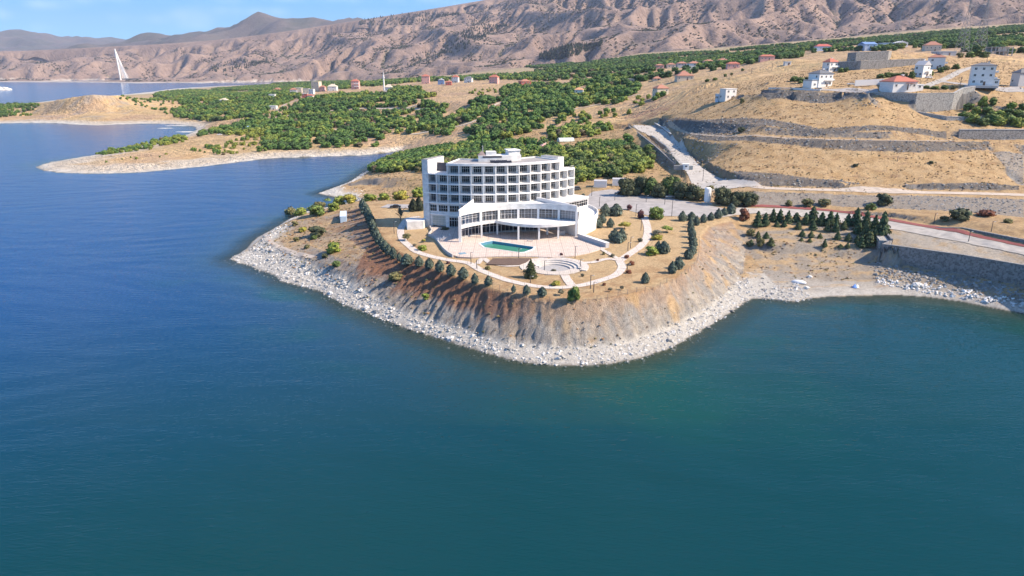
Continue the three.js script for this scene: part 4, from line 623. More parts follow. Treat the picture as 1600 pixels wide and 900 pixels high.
// ---------- trees and shrubs ----------
reseed(501);
const leafMat = (c) => new THREE.MeshPhysicalMaterial({ color: lin(...c), roughness: 0.85, vertexColors: true, side: THREE.DoubleSide });
const barkMat = std([0.16, 0.115, 0.08], 1), barkPale = std([0.32, 0.27, 0.22], 1);
function leaves(n, place, size, vary = 0.5) { // many small bent leaf sprays; place(k) -> {p, out}
  const pos = [], col = [], nor = [], a = new THREE.Vector3(), b = new THREE.Vector3(), o = new THREE.Vector3(), r = new THREE.Vector3();
  for (let k = 0; k < n; k++) {
    const { p, out } = place(k), s = size * rr(0.65, 1.35), tone = 1 + rr(-vary, vary), yel = rr(-0.12, 0.12);
    r.set(rr(-1, 1), rr(-1, 1), rr(-1, 1)); o.copy(out).addScaledVector(r, 0.55).normalize(); a.crossVectors(o, r).normalize(); b.crossVectors(o, a);
    const q = [[-1, -0.6], [1, -0.6], [0.75, 0.7], [-0.75, 0.7]].map(([x, y]) => [p.x + (a.x * x + b.x * y) * s / 2, p.y + (a.y * x + b.y * y) * s / 2, p.z + (a.z * x + b.z * y) * s / 2]);
    for (const i of [0, 1, 2, 0, 2, 3]) { pos.push(...q[i]); nor.push(o.x, o.y, o.z); col.push(tone * (1 + yel), tone, tone * (1 - yel)); }
  }
  const g = new THREE.BufferGeometry(); g.setAttribute('position', new THREE.Float32BufferAttribute(pos, 3)); g.setAttribute('normal', new THREE.Float32BufferAttribute(nor, 3)); g.setAttribute('color', new THREE.Float32BufferAttribute(col, 3)); return g;
}
function core(fn, det = 1) { const g = new THREE.IcosahedronGeometry(1, det), p = g.attributes.position, v = new THREE.Vector3(), c = []; for (let k = 0; k < p.count; k++) { v.fromBufferAttribute(p, k).normalize(); fn(v); p.setXYZ(k, v.x, v.y, v.z); c.push(0.8, 0.8, 0.8); } g.computeVertexNormals(); const q = new THREE.BufferGeometry(); q.setAttribute('position', p); q.setAttribute('normal', g.attributes.normal); q.setAttribute('color', new THREE.Float32BufferAttribute(c, 3)); return q; }
const dir = (v) => { do v.set(rr(-1, 1), rr(-1, 1), rr(-1, 1)); while (v.lengthSq() > 1 || v.lengthSq() < 0.01); return v.normalize(); };
// unit crowns: base at y = 0, height 1, half-width about 0.5
function broadCrown(n, lobes = 7, flatness = 0.75, leaf = 0.13) {
  const L = []; for (let k = 0; k < lobes; k++) { const a = k / lobes * 6.28 + rr(-0.4, 0.4), d = k ? rr(0.16, 0.30) : 0; L.push([new THREE.Vector3(Math.cos(a) * d, k ? rr(0.40, 0.66) : 0.62, Math.sin(a) * d), k ? rr(0.16, 0.25) : 0.28]); }
  const v = new THREE.Vector3(), cores = L.map(([c, r]) => core((w) => { const m = 0.80 * r * (1 + 0.25 * n3(w.x * 2 + c.x * 9, w.y * 2, w.z * 2)); w.multiplyScalar(m); w.y *= flatness; w.add(c); }));
  return mergeGeometries([leaves(n, () => { const [c, r] = L[Math.floor(rnd() * L.length)]; dir(v); if (v.y < -0.3) v.y *= 0.4; const q = r * rr(0.82, 1.16), p = new THREE.Vector3(c.x + v.x * q, Math.max(0.08, c.y + v.y * q * flatness), c.z + v.z * q); return { p, out: v.clone() }; }, leaf), ...cores]);
}
function bushyCrown(n, leaf) { // foliage down to the ground
  const L = [[new THREE.Vector3(0, 0.62, 0), 0.27]]; for (let k = 0; k < 9; k++) { const a = k / 9 * 6.28 * 2 + rr(-0.3, 0.3), low = k % 2; L.push([new THREE.Vector3(Math.cos(a) * rr(0.2, 0.31), low ? rr(0.18, 0.3) : rr(0.42, 0.66), Math.sin(a) * rr(0.2, 0.31)), rr(0.17, 0.24)]); }
  const v = new THREE.Vector3(), cores = L.map(([c, r]) => core((w) => { w.multiplyScalar(0.82 * r * (1 + 0.25 * n3(w.x * 2 + c.x * 9, w.y * 2, w.z * 2))); w.add(c); w.y = Math.max(0.02, w.y); }));
  return mergeGeometries([leaves(n, () => { const [c, r] = L[Math.floor(rnd() * L.length)]; dir(v); const q = r * rr(0.8, 1.25), p = new THREE.Vector3(c.x + v.x * q, Math.max(0.03, c.y + v.y * q), c.z + v.z * q); return { p, out: v.clone() }; }, leaf), ...cores]);
}
function coneCrown(n, prof, leaf = 0.10, lift = 0.1) { // prof(t) half-width at height t
  const v = new THREE.Vector3();
  const inner = core((w) => { const t = clamp(w.y * 0.5 + 0.5), r = prof(t) * 0.66 * (1 + 0.2 * n3(w.x * 3, w.y * 3, w.z * 3)), l = Math.hypot(w.x, w.z) || 1; w.set(w.x / l * r * Math.min(1, l * 2), t * 0.96 + 0.02, w.z / l * r * Math.min(1, l * 2)); }, 2);
  return mergeGeometries([leaves(n, () => { let t; do t = rnd(); while (rnd() > prof(t) * 2.2); const a = rnd() * 6.283, r = prof(t) * rr(0.66, 1.28) * (0.9 + 0.26 * n3(Math.cos(a) * 1.7, t * 6, Math.sin(a) * 1.7 + n * 0.01)), p = new THREE.Vector3(Math.cos(a) * r, t + rr(-0.02, 0.02), Math.sin(a) * r); return { p, out: v.set(Math.cos(a), 0.5, Math.sin(a)).clone() }; }, leaf), inner]);
}
const trunkGeo = (r0, r1, h) => { const g = new THREE.CylinderGeometry(r1, r0, h, 7, 3); const p = g.attributes.position; for (let k = 0; k < p.count; k++) { const y = p.getY(k) / h; p.setX(k, p.getX(k) + 0.06 * h * Math.sin(y * 2.2) * 0.3); } g.translate(0, h / 2, 0); return g; };
const limb = (a, b, r) => new THREE.TubeGeometry(new THREE.CatmullRomCurve3([new THREE.Vector3(...a), new THREE.Vector3((a[0] + b[0]) / 2, (a[1] + b[1]) / 2 + 0.05, (a[2] + b[2]) / 2), new THREE.Vector3(...b)]), 4, r, 5);
const SHAPES = {
  bushy: [0, 1].map(() => bushyCrown(1300, 0.085)), broad: [0, 1, 2].map(() => bushyCrown(560, 0.13)), broadFine: [0, 1].map(() => broadCrown(1400, 9, 0.8, 0.085)), loose: [0, 1].map(() => broadCrown(190, 6, 0.8, 0.10)),
  spruce: [0, 1, 2].map(() => coneCrown(900, (t) => 0.47 * Math.pow(Math.sin(Math.PI * Math.pow(clamp(t * 0.93 + 0.09), 0.72)), 0.75), 0.15)),
  cypress: [coneCrown(1300, (t) => 0.44 * Math.pow(1 - t, 0.8) * (0.72 + 0.28 * sst(0, 0.22, t)) + 0.01, 0.075)],
  pine: [0, 1, 2, 3].map((q) => coneCrown(760, (t) => 0.60 * Math.pow(1 - t * 0.96, 0.8) * (0.72 + 0.28 * Math.sin(t * 27 + q * 1.7)) * sst(0, 0.08, t) + 0.015, 0.15)),
  shrub: [0, 1].map(() => bushyCrown(300, 0.15)),
};
const fork = merge([trunkGeo(0.035, 0.022, 0.5), limb([0, 0.3, 0], [0.22, 0.6, 0.08], 0.014), limb([0, 0.32, 0], [-0.2, 0.62, -0.1], 0.014), limb([0, 0.35, 0], [0.02, 0.66, 0.22], 0.012)]);
const straight = trunkGeo(0.03, 0.012, 0.9), stemGeo = merge([trunkGeo(0.03, 0.015, 0.4), limb([0, 0.1, 0], [0.2, 0.4, 0.1], 0.014), limb([0, 0.1, 0], [-0.2, 0.38, -0.1], 0.014)]);
const bareGeo = (() => { const L = [trunkGeo(0.03, 0.012, 0.55)]; for (let k = 0; k < 16; k++) { const a = rnd() * 6.28, h = rr(0.15, 0.5), r = rr(0.18, 0.42); L.push(limb([0, h, 0], [Math.cos(a) * r, h + rr(0.2, 0.45), Math.sin(a) * r], 0.010)); } return merge(L); })();
const LEAF = {
  green: leafMat([0.125, 0.18, 0.04]), deep: leafMat([0.085, 0.13, 0.034]), light: leafMat([0.21, 0.26, 0.045]), yellow: leafMat([0.30, 0.28, 0.05]), blue: leafMat([0.085, 0.115, 0.088]), dark: leafMat([0.028, 0.04, 0.02]), cypress: leafMat([0.05, 0.065, 0.022]),
  pine: leafMat([0.055, 0.09, 0.036]), pinePale: leafMat([0.085, 0.105, 0.04]), olive: leafMat([0.17, 0.16, 0.065]), plum: leafMat([0.12, 0.05, 0.055]), rust: leafMat([0.20, 0.075, 0.04]), grey: leafMat([0.14, 0.135, 0.09]), dusty: leafMat([0.072, 0.086, 0.042]),
};
let spin = 0;
function tree(name, label, category, x, z, h, w, shape, leaf, group, opt = {}) {
  const y = H(x, z) - 0.08, o = thing(name, label, category, [x, y, z], (spin += 2.399) % 6.283, group), set = SHAPES[shape], low = opt.low ?? 0;
  const tr = mesh('trunk', opt.trunk ?? (shape === 'shrub' ? stemGeo : shape === 'broad' || shape === 'loose' || shape === 'broadFine' ? fork : straight), opt.bark ?? barkMat, o); tr.scale.set(opt.thick ?? h, h, opt.thick ?? h);
  const c = mesh('crown', set[Math.floor(rnd() * set.length)], LEAF[leaf], o); c.scale.set(w, h * (1 - low), w); c.position.y = low * h;
  return o;
}
const spot = (s) => s.trim().split(';').map((q) => q.trim()).filter(Boolean).map((q) => q.split(/\s+/).map(Number)); // 'u v height-px width-px'
const scaleAt = (p) => F / (-p.z * CP + (EYE - p.y) * SP);
function plant(list, name, label, category, shape, leaf, group, opt = {}) {
  spot(list).forEach(([u, v, hp, wp], k, all) => { const p = hit(u, v); if (!p) return; const s = scaleAt(p); tree(name, typeof label === 'function' ? label(k, all.length) : label, category, p.x, p.z, hp / s * rr(0.88, 1.06), (wp ?? hp) / s * rr(0.82, 1.06), Array.isArray(shape) ? shape[k % shape.length] : shape, Array.isArray(leaf) ? leaf[k % leaf.length] : leaf, group, opt); });
}
const ORD = ['first', 'second', 'third', 'fourth', 'fifth', 'sixth', 'seventh', 'eighth', 'ninth', 'tenth', 'eleventh', 'twelfth', 'thirteenth', 'fourteenth', 'fifteenth', 'sixteenth', 'seventeenth', 'eighteenth', 'nineteenth', 'twentieth', 'twenty-first', 'twenty-second', 'twenty-third', 'twenty-fourth'];
const SP_G = 'blue-grey spruces along the promontory rim';
plant(`567 327 20 13; 570 333 20 13; 574 339 20 13; 577 346 20 13; 580 353 20 13; 582 360 20 13; 585 367 19 13; 588 374 19 13; 592 380 19 13; 597 386 18 13; 602 392 18 13; 608 398 18 13; 615 403 18 13`, 'blue_spruce', (k) => `blue-grey spruce, ${ORD[k]} from the far end of the tight row beside the container`, 'spruce', 'spruce', 'blue', SP_G, { low: 0.06 });
plant(`624 408 14 9; 636 414 20 17; 655 416.5 19 15; 671 420 20 14; 687 425.5 22 17; 705 431 20 15; 724 436 22 17; 742 443.5 18 11; 763 446.5 19 13`, 'blue_spruce', (k) => `rounded blue-grey spruce, ${ORD[k]} after the tight row along the cliff rim`, 'spruce', 'spruce', 'blue', SP_G, { low: 0.14 });
plant(`802.5 458 15 8; 822.5 461 19 13; 847 463.5 19 14`, 'blue_spruce', (k) => ['smallest blue-grey spruce of three at the cliff rim below the dark cypress', 'middle blue-grey spruce of three at the cliff rim below the dark cypress', 'wide blue-grey spruce of three at the cliff rim nearest the bright green tree'][k], 'spruce', 'spruce', 'blue', SP_G, { low: 0.16 });
plant(`829 434 29 25`, 'cypress', 'broad dark green conical cypress alone on the lawn beside the amphitheatre', 'cypress', 'cypress', 'cypress');
plant(`1008 442 20 13; 1050 427 19 15; 1060 420 20 15; 1076 404 17 14; 1081 397 16 13; 1083 388 16 13; 1082 380 16 12; 1081 371 16 12; 1079 362 16 12; 1079 355 15 11`, 'blue_spruce', (k) => (k ? `blue-grey spruce, ${ORD[k - 1]} from the lake in the eastern rim row` : 'single blue-grey spruce standing alone on the tan lawn near the eastern rim'), 'spruce', 'spruce', 'blue', SP_G, { low: 0.06 });
plant(`1066 345 16 15; 1080 344 14 13; 1088 352 15 11; 1099 347.5 15 12; 1110.5 344 14 12; 1122 341 17 12; 1131 336.5 13 11; 1142 334 17 13`, 'blue_spruce', (k) => `blue-grey spruce, ${ORD[k]} in the line curving from the car park to the lake road`, 'spruce', 'spruce', 'blue', SP_G, { low: 0.05 });
plant(`945.5 337 20 17; 962.5 336.5 21 20; 941 348 17 12; 935 355.5 16 13; 953.5 355 15 11; 960 376 20 17; 971 376 19 18; 966 379 18 16; 1028 394 19 13; 1037 395.5 20 18`, 'blue_spruce', (k) => ['blue-grey spruce, nearer to the hotel of a pair by the car park', 'bulky blue-grey spruce, farther from the hotel of a pair by the car park', 'small blue-grey spruce just behind its twin beside the white curved terrace', 'small blue-grey spruce closest to the white curved terrace', 'small lone blue-grey spruce on the slope between the hotel and the path', 'blue-grey spruce on the hotel side of a clump of three above the garden wall', 'blue-grey spruce on the path side of a clump of three above the garden wall', 'front blue-grey spruce of a clump of three above the garden wall', 'slimmer blue-grey spruce of a pair right of the garden path bend', 'bulkier blue-grey spruce of a pair right of the garden path bend'][k], 'spruce', 'spruce', 'blue', 'blue-grey spruces in the garden', { low: 0.04 });
plant(`1025 342 23 29`, 'garden_tree', 'round leafy green tree where the garden path meets the car park', 'tree', 'bushy', 'green');
plant(`1042 363 13 22`, 'garden_tree', 'small yellow-green tree on the lawn right of the garden path', 'tree', 'loose', 'light');
plant(`976 358 15 24`, 'garden_tree', 'loose yellowish tree among the spruces above the garden wall', 'tree', 'loose', 'yellow');
plant(`1018 398 15 24`, 'garden_shrub', 'spreading green shrub beside the spruce pair at the path bend', 'shrub', 'shrub', 'light');
plant(`1026 374 9 22`, 'garden_shrub', 'low yellow shrub on the lawn above the spruce pair', 'shrub', 'shrub', 'yellow');
plant(`1029 367 9 24`, 'garden_shrub', 'wide grey leafless shrub beside the garden path', 'shrub', 'loose', 'grey');
plant(`983 328 10 9; 1001 341 16 12`, 'plum_tree', (k) => ['small purple-leaved tree on the verge of the car park', 'taller purple-leaved tree beside the round green tree'][k], 'tree', 'broad', 'plum');
plant(`986.5 414 9 11; 982 427 7 9; 979 404 8 8`, 'red_shrub', (k) => ['rusty red ball-shaped shrub right of the path crossing', 'small rusty red shrub below the path crossing', 'small rusty red shrub just above the path crossing'][k], 'shrub', 'shrub', 'rust');
plant(`897 470 27 21`, 'garden_tree', 'bright green bushy tree at the cliff rim below the amphitheatre', 'tree', 'bushy', 'green');
plant(`868 446 9 18`, 'garden_shrub', 'low yellow-green shrub beside the promenade below the amphitheatre', 'shrub', 'shrub', 'yellow');
plant(`866 426 8 14; 876 461 12 14; 953 456 10 9; 972 453 10 8; 660 388 8 9; 648 386 7 8`, 'bare_tree', (k) => ['pinkish leafless bush in front of the stage of the amphitheatre', 'bare brown sapling left of the bright green tree at the rim', 'bare sapling by the rim fence below the wide promenade', 'thin bare sapling by the rim fence below the lone spruce', 'reddish bare bush at the left bend of the promenade', 'small bare bush inside the left bend of the promenade'][k], 'bare tree', 'loose', 'grey', null, { trunk: bareGeo });
plant(`877 400 7 7; 943 398 6 6; 957 401 6 7; 1000 378 8 9; 934 408 5 6; 700 412 6 7; 762 421 8 9; 820 425 6 7; 910 432 6 6; 944 446 6 7`, 'garden_shrub', (k) => ['tiny reddish tree on the terrace edge above the amphitheatre', 'tiny shrub on the lawn just below the garden wall end', 'tiny shrub on the lawn between the garden wall and the path crossing', 'small bare shrub in the outer bend of the garden path', 'tiny shrub beside the path from the crossing to the stage', 'tiny brown shrub at the promenade left of the brown bed', 'small brown shrub on the lawn right of the promenade fork', 'tiny shrub on the lawn left of the dark cypress', 'tiny shrub on the round lawn right of the stage', 'tiny shrub on the promenade below the round lawn'][k], 'shrub', 'shrub', ['plum', 'olive', 'grey', 'grey', 'rust']);
plant(`637 376 14 18; 660 391 11 16; 662 379 8 12`, 'garden_tree', (k) => ['sparse yellow-green tree on the lawn left of the hotel', 'bright green shrub on the raised lawn beside the pool terrace', 'small pale shrub on the raised lawn left of the hotel'][k], 'tree', ['loose', 'shrub', 'loose'], ['olive', 'light', 'yellow']);
plant(`911 313 15 10`, 'garden_tree', 'thin grey-green young tree just right of the hotel end', 'tree', 'loose', 'blue');
plant(`646 330 22 14; 655 329 24 15`, 'dark_cypress', (k) => ['dark shaded conifer a little away from the left hotel end', 'dark shaded conifer touching the left hotel end'][k], 'conifer', 'spruce', 'dark');
plant(`626 345 30 8`, 'bare_tree', 'tall thin bare sapling on the lawn left of the hotel', 'bare tree', 'loose', 'grey', null, { trunk: bareGeo });
// shrubs of the left lobe
plant(`455 340 18 20; 470 337 14 22; 496 336 18 26; 500 326 14 22; 522 329 16 22; 512 321 14 20; 530 321 18 26; 548 318 18 26`, 'yellow_tree', (k) => `yellow-green tree, ${ORD[k]} from the lake in the row along the left shore`, 'tree', 'broad', ['olive', 'light', 'green', 'olive', 'light', 'green', 'light', 'yellow']);
plant(`578 314 14 22; 600 313 14 22; 626 312 17 26; 654 308 18 24`, 'yellow_tree', (k) => `bright yellow-green tree, ${ORD[k]} from the spruces beyond the hotel forecourt`, 'tree', 'broad', ['light', 'light', 'yellow', 'light']);
plant(`495 368 17 30; 521 395 20 24; 526 416 11 14; 463 377 9 12; 473 362 9 14; 461 352 8 12; 490 374 9 12; 618 437 15 22; 665 467 12 13; 480 388 7 10; 508 402 8 12; 500 362 8 12`, 'wild_shrub', (k) => ['dusty green bush with a long shadow below the blue container', 'bright yellow-green round bush on the left slope of the promontory', 'small dark bush lowest on the left slope of the promontory', 'small pale bush on the left tip slope near the track', 'yellowish bush on the flat left of the blue container', 'pale bush close to the lake end of the yellow-green row', 'small bush between the dusty and the yellow-green bush', 'olive bush on the brown bank under the spruce row', 'small vivid green bush on the bare cliff face', 'tiny bush beside the track on the left slope', 'tiny dark bush beside the yellow-green round bush', 'small pale bush just above the dusty green bush'][k], 'bush', 'shrub', ['dusty', 'light', 'deep', 'olive', 'yellow', 'olive', 'deep', 'olive', 'light', 'olive', 'dusty', 'yellow']);
// dark broad trees behind the car park
plant(`978 306 30 30; 998 305 36 32; 1018 306 34 30; 1030 309 28 26; 1046 307 36 32; 1064 310 32 30; 1082 312 26 28; 1096 313 20 22`, 'walnut_tree', (k) => `dusty dark broad tree, ${ORD[k]} from the white sheds in the car-park clump`, 'tree', 'bushy', ['dusty', 'dusty', 'deep', 'dusty', 'deep', 'dusty', 'dusty', 'olive'], 'dark broad trees behind the car park');
plant(`1128 320 36 34; 1150 321 28 30; 1170 322 28 30`, 'walnut_tree', (k) => ['tallest dusty dark green tree just right of the white tank', 'middle dusty dark green tree right of the white tank', 'outer dusty dark green tree right of the white tank by the road'][k], 'tree', 'bushy', 'dusty', 'dark broad trees behind the car park');
plant(`1162 344 22 19; 1172 368 14 16; 1171 384 9 12; 1187 384 16 16`, 'wild_shrub', (k) => ['reddish olive bush on the mound at the start of the lake road', 'olive bush on the rocky slope below the lake road start', 'dark small bush on the rocks below the lake road start', 'green bush at the edge of the young pine bench'][k], 'bush', 'shrub', ['rust', 'olive', 'dusty', 'olive']);
plant(`1506 186 15 22; 1520 192 16 24; 1534 196 15 22; 1548 192 17 24; 1560 196 15 22; 1575 194 16 24; 1590 198 16 24; 1600 190 16 22; 1512 172 12 18; 1525 178 14 20; 1542 180 15 22; 1558 184 14 22; 1572 180 13 20; 1588 182 13 20; 1535 166 17 16; 1551 164 14 12; 1580 170 11 16; 1596 172 12 16`, 'garden_fruit_tree', (k) => `leafy green tree, ${ORD[k]} counted through the walled green garden at the far right`, 'tree', 'broad', ['green', 'light', 'deep', 'green', 'light'], 'trees of the walled garden');
plant(`1376 122 8 14; 1388 121 9 14; 1400 122 10 16; 1412 120 9 14; 1424 122 12 14; 1452 118 9 12; 1470 113 10 14; 1478 110 8 10; 1493 108 9 12; 1240 127 9 14; 1250 130 10 16; 1262 128 10 14; 1272 124 9 12; 1314 113 8 12; 1322 112 7 10; 1376 140 9 9; 1447 138 6 12; 1460 139 6 14; 1476 139 6 14; 1490 139 6 12; 1525 88 20 16; 1515 90 10 16; 1538 90 11 14; 1500 90 9 14; 1105 128 5 9; 1117 126 6 9; 1133 120 5 6; 1143 118 5 6; 1160 111 5 6`, 'village_tree', (k) => `small green tree, ${['first', 'second', 'third', 'fourth', 'fifth', 'sixth', 'seventh', 'eighth', 'ninth'][k % 10] ?? 'last'} of the ${['gardens between the gabled house and the bungalow', 'yards around the dark-roofed villa', 'ridge and crest beyond the villas'][Math.floor(k / 10)]}`, 'tree', 'broad', ['deep', 'green', 'deep', 'olive'], 'trees around the villas');
// young pines on the bench below the lake road
plant(`1183 354 26 18; 1195 353 23 15; 1207 346 20 13; 1218 346 20 14; 1231 348 18 14; 1244 346 14 14; 1258 350 20 16; 1269 347 27 18; 1283 352 22 17; 1296 352 22 18; 1306 350 18 13; 1324 352 20 15; 1337 352 28 18; 1352 356 26 18; 1366 360 26 18; 1377 372 40 24`, 'young_pine', (k) => `dark young pine, ${ORD[k]} from the hotel in the row under the lake road`, 'pine', 'pine', 'pine', 'pines in the row under the lake road', { low: 0.02 });
plant(`1247 358 14 13; 1270 359 16 14; 1293 361 17 14; 1305 362 18 14; 1318 358 14 12; 1340 365 24 14; 1352 369 26 16; 1365 377 22 18; 1357 384 26 18; 1345 386 18 15; 1214 354 9 10; 1225 354 10 10`, 'young_pine', (k) => `medium young pine, ${ORD[k]} in the second row below the lake road`, 'pine', 'pine', ['pinePale', 'pine'], 'pines in the second row below the lake road', { low: 0.02 });
plant(`1267 371 11 11; 1253 369 10 11; 1281 372 9 9; 1308 374 13 11; 1325 376 12 11; 1339 378 11 11; 1184 371 10 9; 1197 372 10 9; 1204 384 13 12; 1173 383 10 10; 1265 378 6 8; 1288 386 13 9; 1324 387 9 10; 1313 386 6 9; 1252 376 6 8`, 'young_pine', (k) => `little young pine, ${ORD[k]} of the scattered ones on the tan bench`, 'pine', 'pine', ['pinePale', 'pine'], 'scattered little pines on the tan bench', { low: 0.02 });
// bushes of the right hillside
plant(`1232 322 11 12; 1261 322 14 20; 1288 321 12 22; 1380 320 20 28; 1360 328 14 18; 1500 343 22 34; 1475 345 10 16; 1337 260 5 11; 1455 255 5 10; 1110 296 8 12; 1158 206 10 13; 1159 161 9 10; 1540 337 12 30; 1575 348 8 16`, 'hillside_bush', (k) => ['small green bush first on the verge beside the red strip', 'flat-topped green bush on the verge beside the red strip', 'spreading green bush on the rocky verge beside the red strip', 'dark round bush on the rocky cut above the lake road', 'green bush leaning below the dark round bush', 'big dark bush on the rocky cut above the stone roadside wall', 'small dark bush beside the big dark bush above the roadside wall', 'lone dark tuft on the lower tan field', 'small tuft in the middle of the lower tan field', 'low bush at the foot of the valley road', 'dark bush at the end of the rock band between the terraces', 'small round bush below the flat-roofed white house', 'reddish low bush above the stone roadside wall', 'small low bush at the far end above the roadside wall'][k], 'bush', 'shrub', ['olive', 'olive', 'olive', 'dusty', 'deep', 'dusty', 'dusty', 'dusty', 'dusty', 'olive', 'dusty', 'olive', 'rust', 'olive']);

// ---------- groves ----------
reseed(902);
function fill(poly, gap, keep = 1) { const xs = poly.map((p) => p[0]), zs = poly.map((p) => p[1]), out = []; for (let z = Math.min(...zs); z < Math.max(...zs); z += gap) for (let x = Math.min(...xs); x < Math.max(...xs); x += gap) { const X = x + rr(-0.36, 0.36) * gap, Z = z + rr(-0.36, 0.36) * gap; if (rnd() < keep && inPoly(poly, X, Z) && segDist(TRACKS[6], X, Z) > 2.6) out.push([X, Z]); } return out; }
const clearings = [];
const zone = (s, gap, keep, hMin, hMax, tint) => ({ poly: ground(s), gap, keep, hMin, hMax, tint });
const GROVE = zone(`570 270; 590 258; 620 246; 655 237; 700 231; 760 225; 815 224; 850 226; 880 236; 930 226; 975 218; 1000 222; 1026 243; 1016 262; 992 272; 950 281; 915 284; 890 292; 700 292; 668 272; 640 268; 600 272`, 5.2, 0.93, 4.2, 6.6, 'mid');
const near = fill(GROVE.poly, GROVE.gap, GROVE.keep).map(([x, z]) => ({ x, z, d: -z, pr: project(x, H(x, z), z) })).filter((q) => !(q.pr[0] > 690 && q.pr[0] < 885 && q.pr[1] > 268)).sort((a, b) => a.d - b.d);
near.slice(0, 290).forEach((q) => {
  const n = fbm(q.x / 26, q.z / 26, 2) * 1.2 + rr(-0.4, 0.4), leaf = n > 0.16 ? 'light' : n > -0.2 ? 'green' : n > -0.55 ? 'deep' : 'olive', h = rr(3.8, 6.4), reg = q.pr[0] < 700 ? 0 : q.pr[0] < 895 ? 1 : 2, far = q.d > [395, 440, 420][reg];
  const where = ['left of the hotel', 'straight behind the hotel', 'beside the valley road'][reg], g = `${{ light: 'bright yellow-green', green: 'mid green', deep: 'dark green', olive: 'dull olive' }[leaf]} orchard tree ${far ? 'deep in' : 'near the front of'} the grove ${where}`;
  tree('orchard_tree', g, 'tree', q.x, q.z, h, h * rr(1.05, 1.35), 'broad', leaf, g.replace('tree', 'trees'));
});
const FAR = [];
near.slice(290).forEach((q) => FAR.push([q.x, q.z, 5.2, 6, 0]));
[ zone(`405 239; 422 235; 520 231; 588 231; 600 213; 650 207; 700 212; 714 197; 690 190; 700 166; 640 158; 560 160; 520 152; 480 155; 450 176; 425 196; 415 212; 408 226`, 6.2, 0.94, 4.5, 6.5, 0),
  zone(`268 182; 330 190; 400 186; 425 172; 455 158; 470 150; 430 146.5; 300 141; 257 144; 240 150; 282 165`, 7.5, 0.93, 4.5, 6.5, 0.1),
  zone(`292 214; 330 206; 385 190; 440 180; 446 190; 405 206; 350 205; 310 214`, 6, 0.9, 4, 6, 0),
  zone(`420 205; 436 214; 432 224; 408 220; 340 210; 332 206; 400 204`, 6.5, 0.75, 3.6, 5, 0.35),
  zone(`735 226; 745 215; 700 190; 730 166; 800 150; 845 147; 900 142; 985 131; 1005 138; 962 166; 925 160; 890 182; 870 196; 850 200; 810 214; 770 222`, 6.2, 0.93, 5, 7, 0.05),
  zone(`840 222; 860 206; 890 198; 950 197; 962 203; 930 212; 880 221`, 5.5, 0.8, 4, 6, 0.5),
  zone(`866 190; 900 181; 950 176; 985 165; 1000 152; 1040 150; 1030 156; 965 188; 900 196`, 6, 0.45, 3, 5, 0.4),
  zone(`0 184; 52 180; 62 166; 30 164; -60 166; -60 184`, 6.5, 0.85, 3.5, 5, 0),
  zone(`188 158; 255 149; 276 165; 300 184; 268 182; 236 172`, 9.5, 0.85, 2.8, 3.8, 0.1),
  zone(`118 245; 160 240; 240 222; 290 214; 284 222; 220 236; 160 243`, 5, 0.6, 2.4, 4, 0.45),
  zone(`272 216; 290 214; 292 222; 276 224`, 5, 0.7, 3, 4, 0.7),
  zone(`600 137; 655 136; 660 141; 610 147`, 7, 0.8, 4, 5.5, 0.1), zone(`560 134; 600 129; 700 126; 760 123; 860 126; 890 124; 830 128; 770 124; 660 128; 580 136`, 9, 0.85, 5, 7, 0.15),
  zone(`330 140; 400 134.5; 440 133; 520 133; 556 132; 556 139; 520 140; 470 145; 450 146; 400 142; 340 142`, 8, 0.92, 4.5, 6.5, 0), zone(`500 153; 560 148; 612 146; 650 143; 684 150; 650 157; 560 159; 520 152`, 6.5, 0.9, 4.5, 6.5, 0.05),
  zone(`790 139; 830 134; 880 138; 900 128; 985 124; 1005 128; 985 131; 900 141; 845 147; 800 150; 776 148`, 7, 0.9, 5, 7, 0),
  zone(`290 236; 340 227; 400 213; 442 222; 425 238; 360 243`, 4.6, 0.45, 1.6, 4.2, 0.4), zone(`130 254; 200 247; 280 238; 300 240; 200 255; 140 258`, 6, 0.15, 1, 2, 0.4), zone(`690 124; 760 119; 800 118; 850 113; 870 116; 800 123; 720 127`, 9, 0.8, 5, 7, 0), zone(`420 130.5; 480 129; 560 127.5; 640 124; 700 121; 690 124; 600 129; 520 131.5; 440 132`, 11, 0.75, 5, 7, -0.05), zone(`730 150; 770 148; 790 140; 770 138; 735 142`, 8, 0.4, 2, 4, 0.5), zone(`400 186; 470 150; 480 156; 425 200`, 7, 0.3, 3, 5, 0.2),
].forEach((q) => fill(q.poly, q.gap, q.keep).forEach(([x, z]) => { const n = fbm(x / 48, z / 48, 2), m = fbm(x / 21 + 7, z / 21, 2); if (n < -0.26 || m < -0.38 || TRACKS.some((t) => segDist(t, x, z) < 4)) return; const k = 0.72 + 0.55 * clamp(0.5 + n) + rr(-0.14, 0.14); FAR.push([x, z, rr(q.hMin, q.hMax) * k, rr(q.hMin, q.hMax) * 1.2 * k, q.tint]); }));
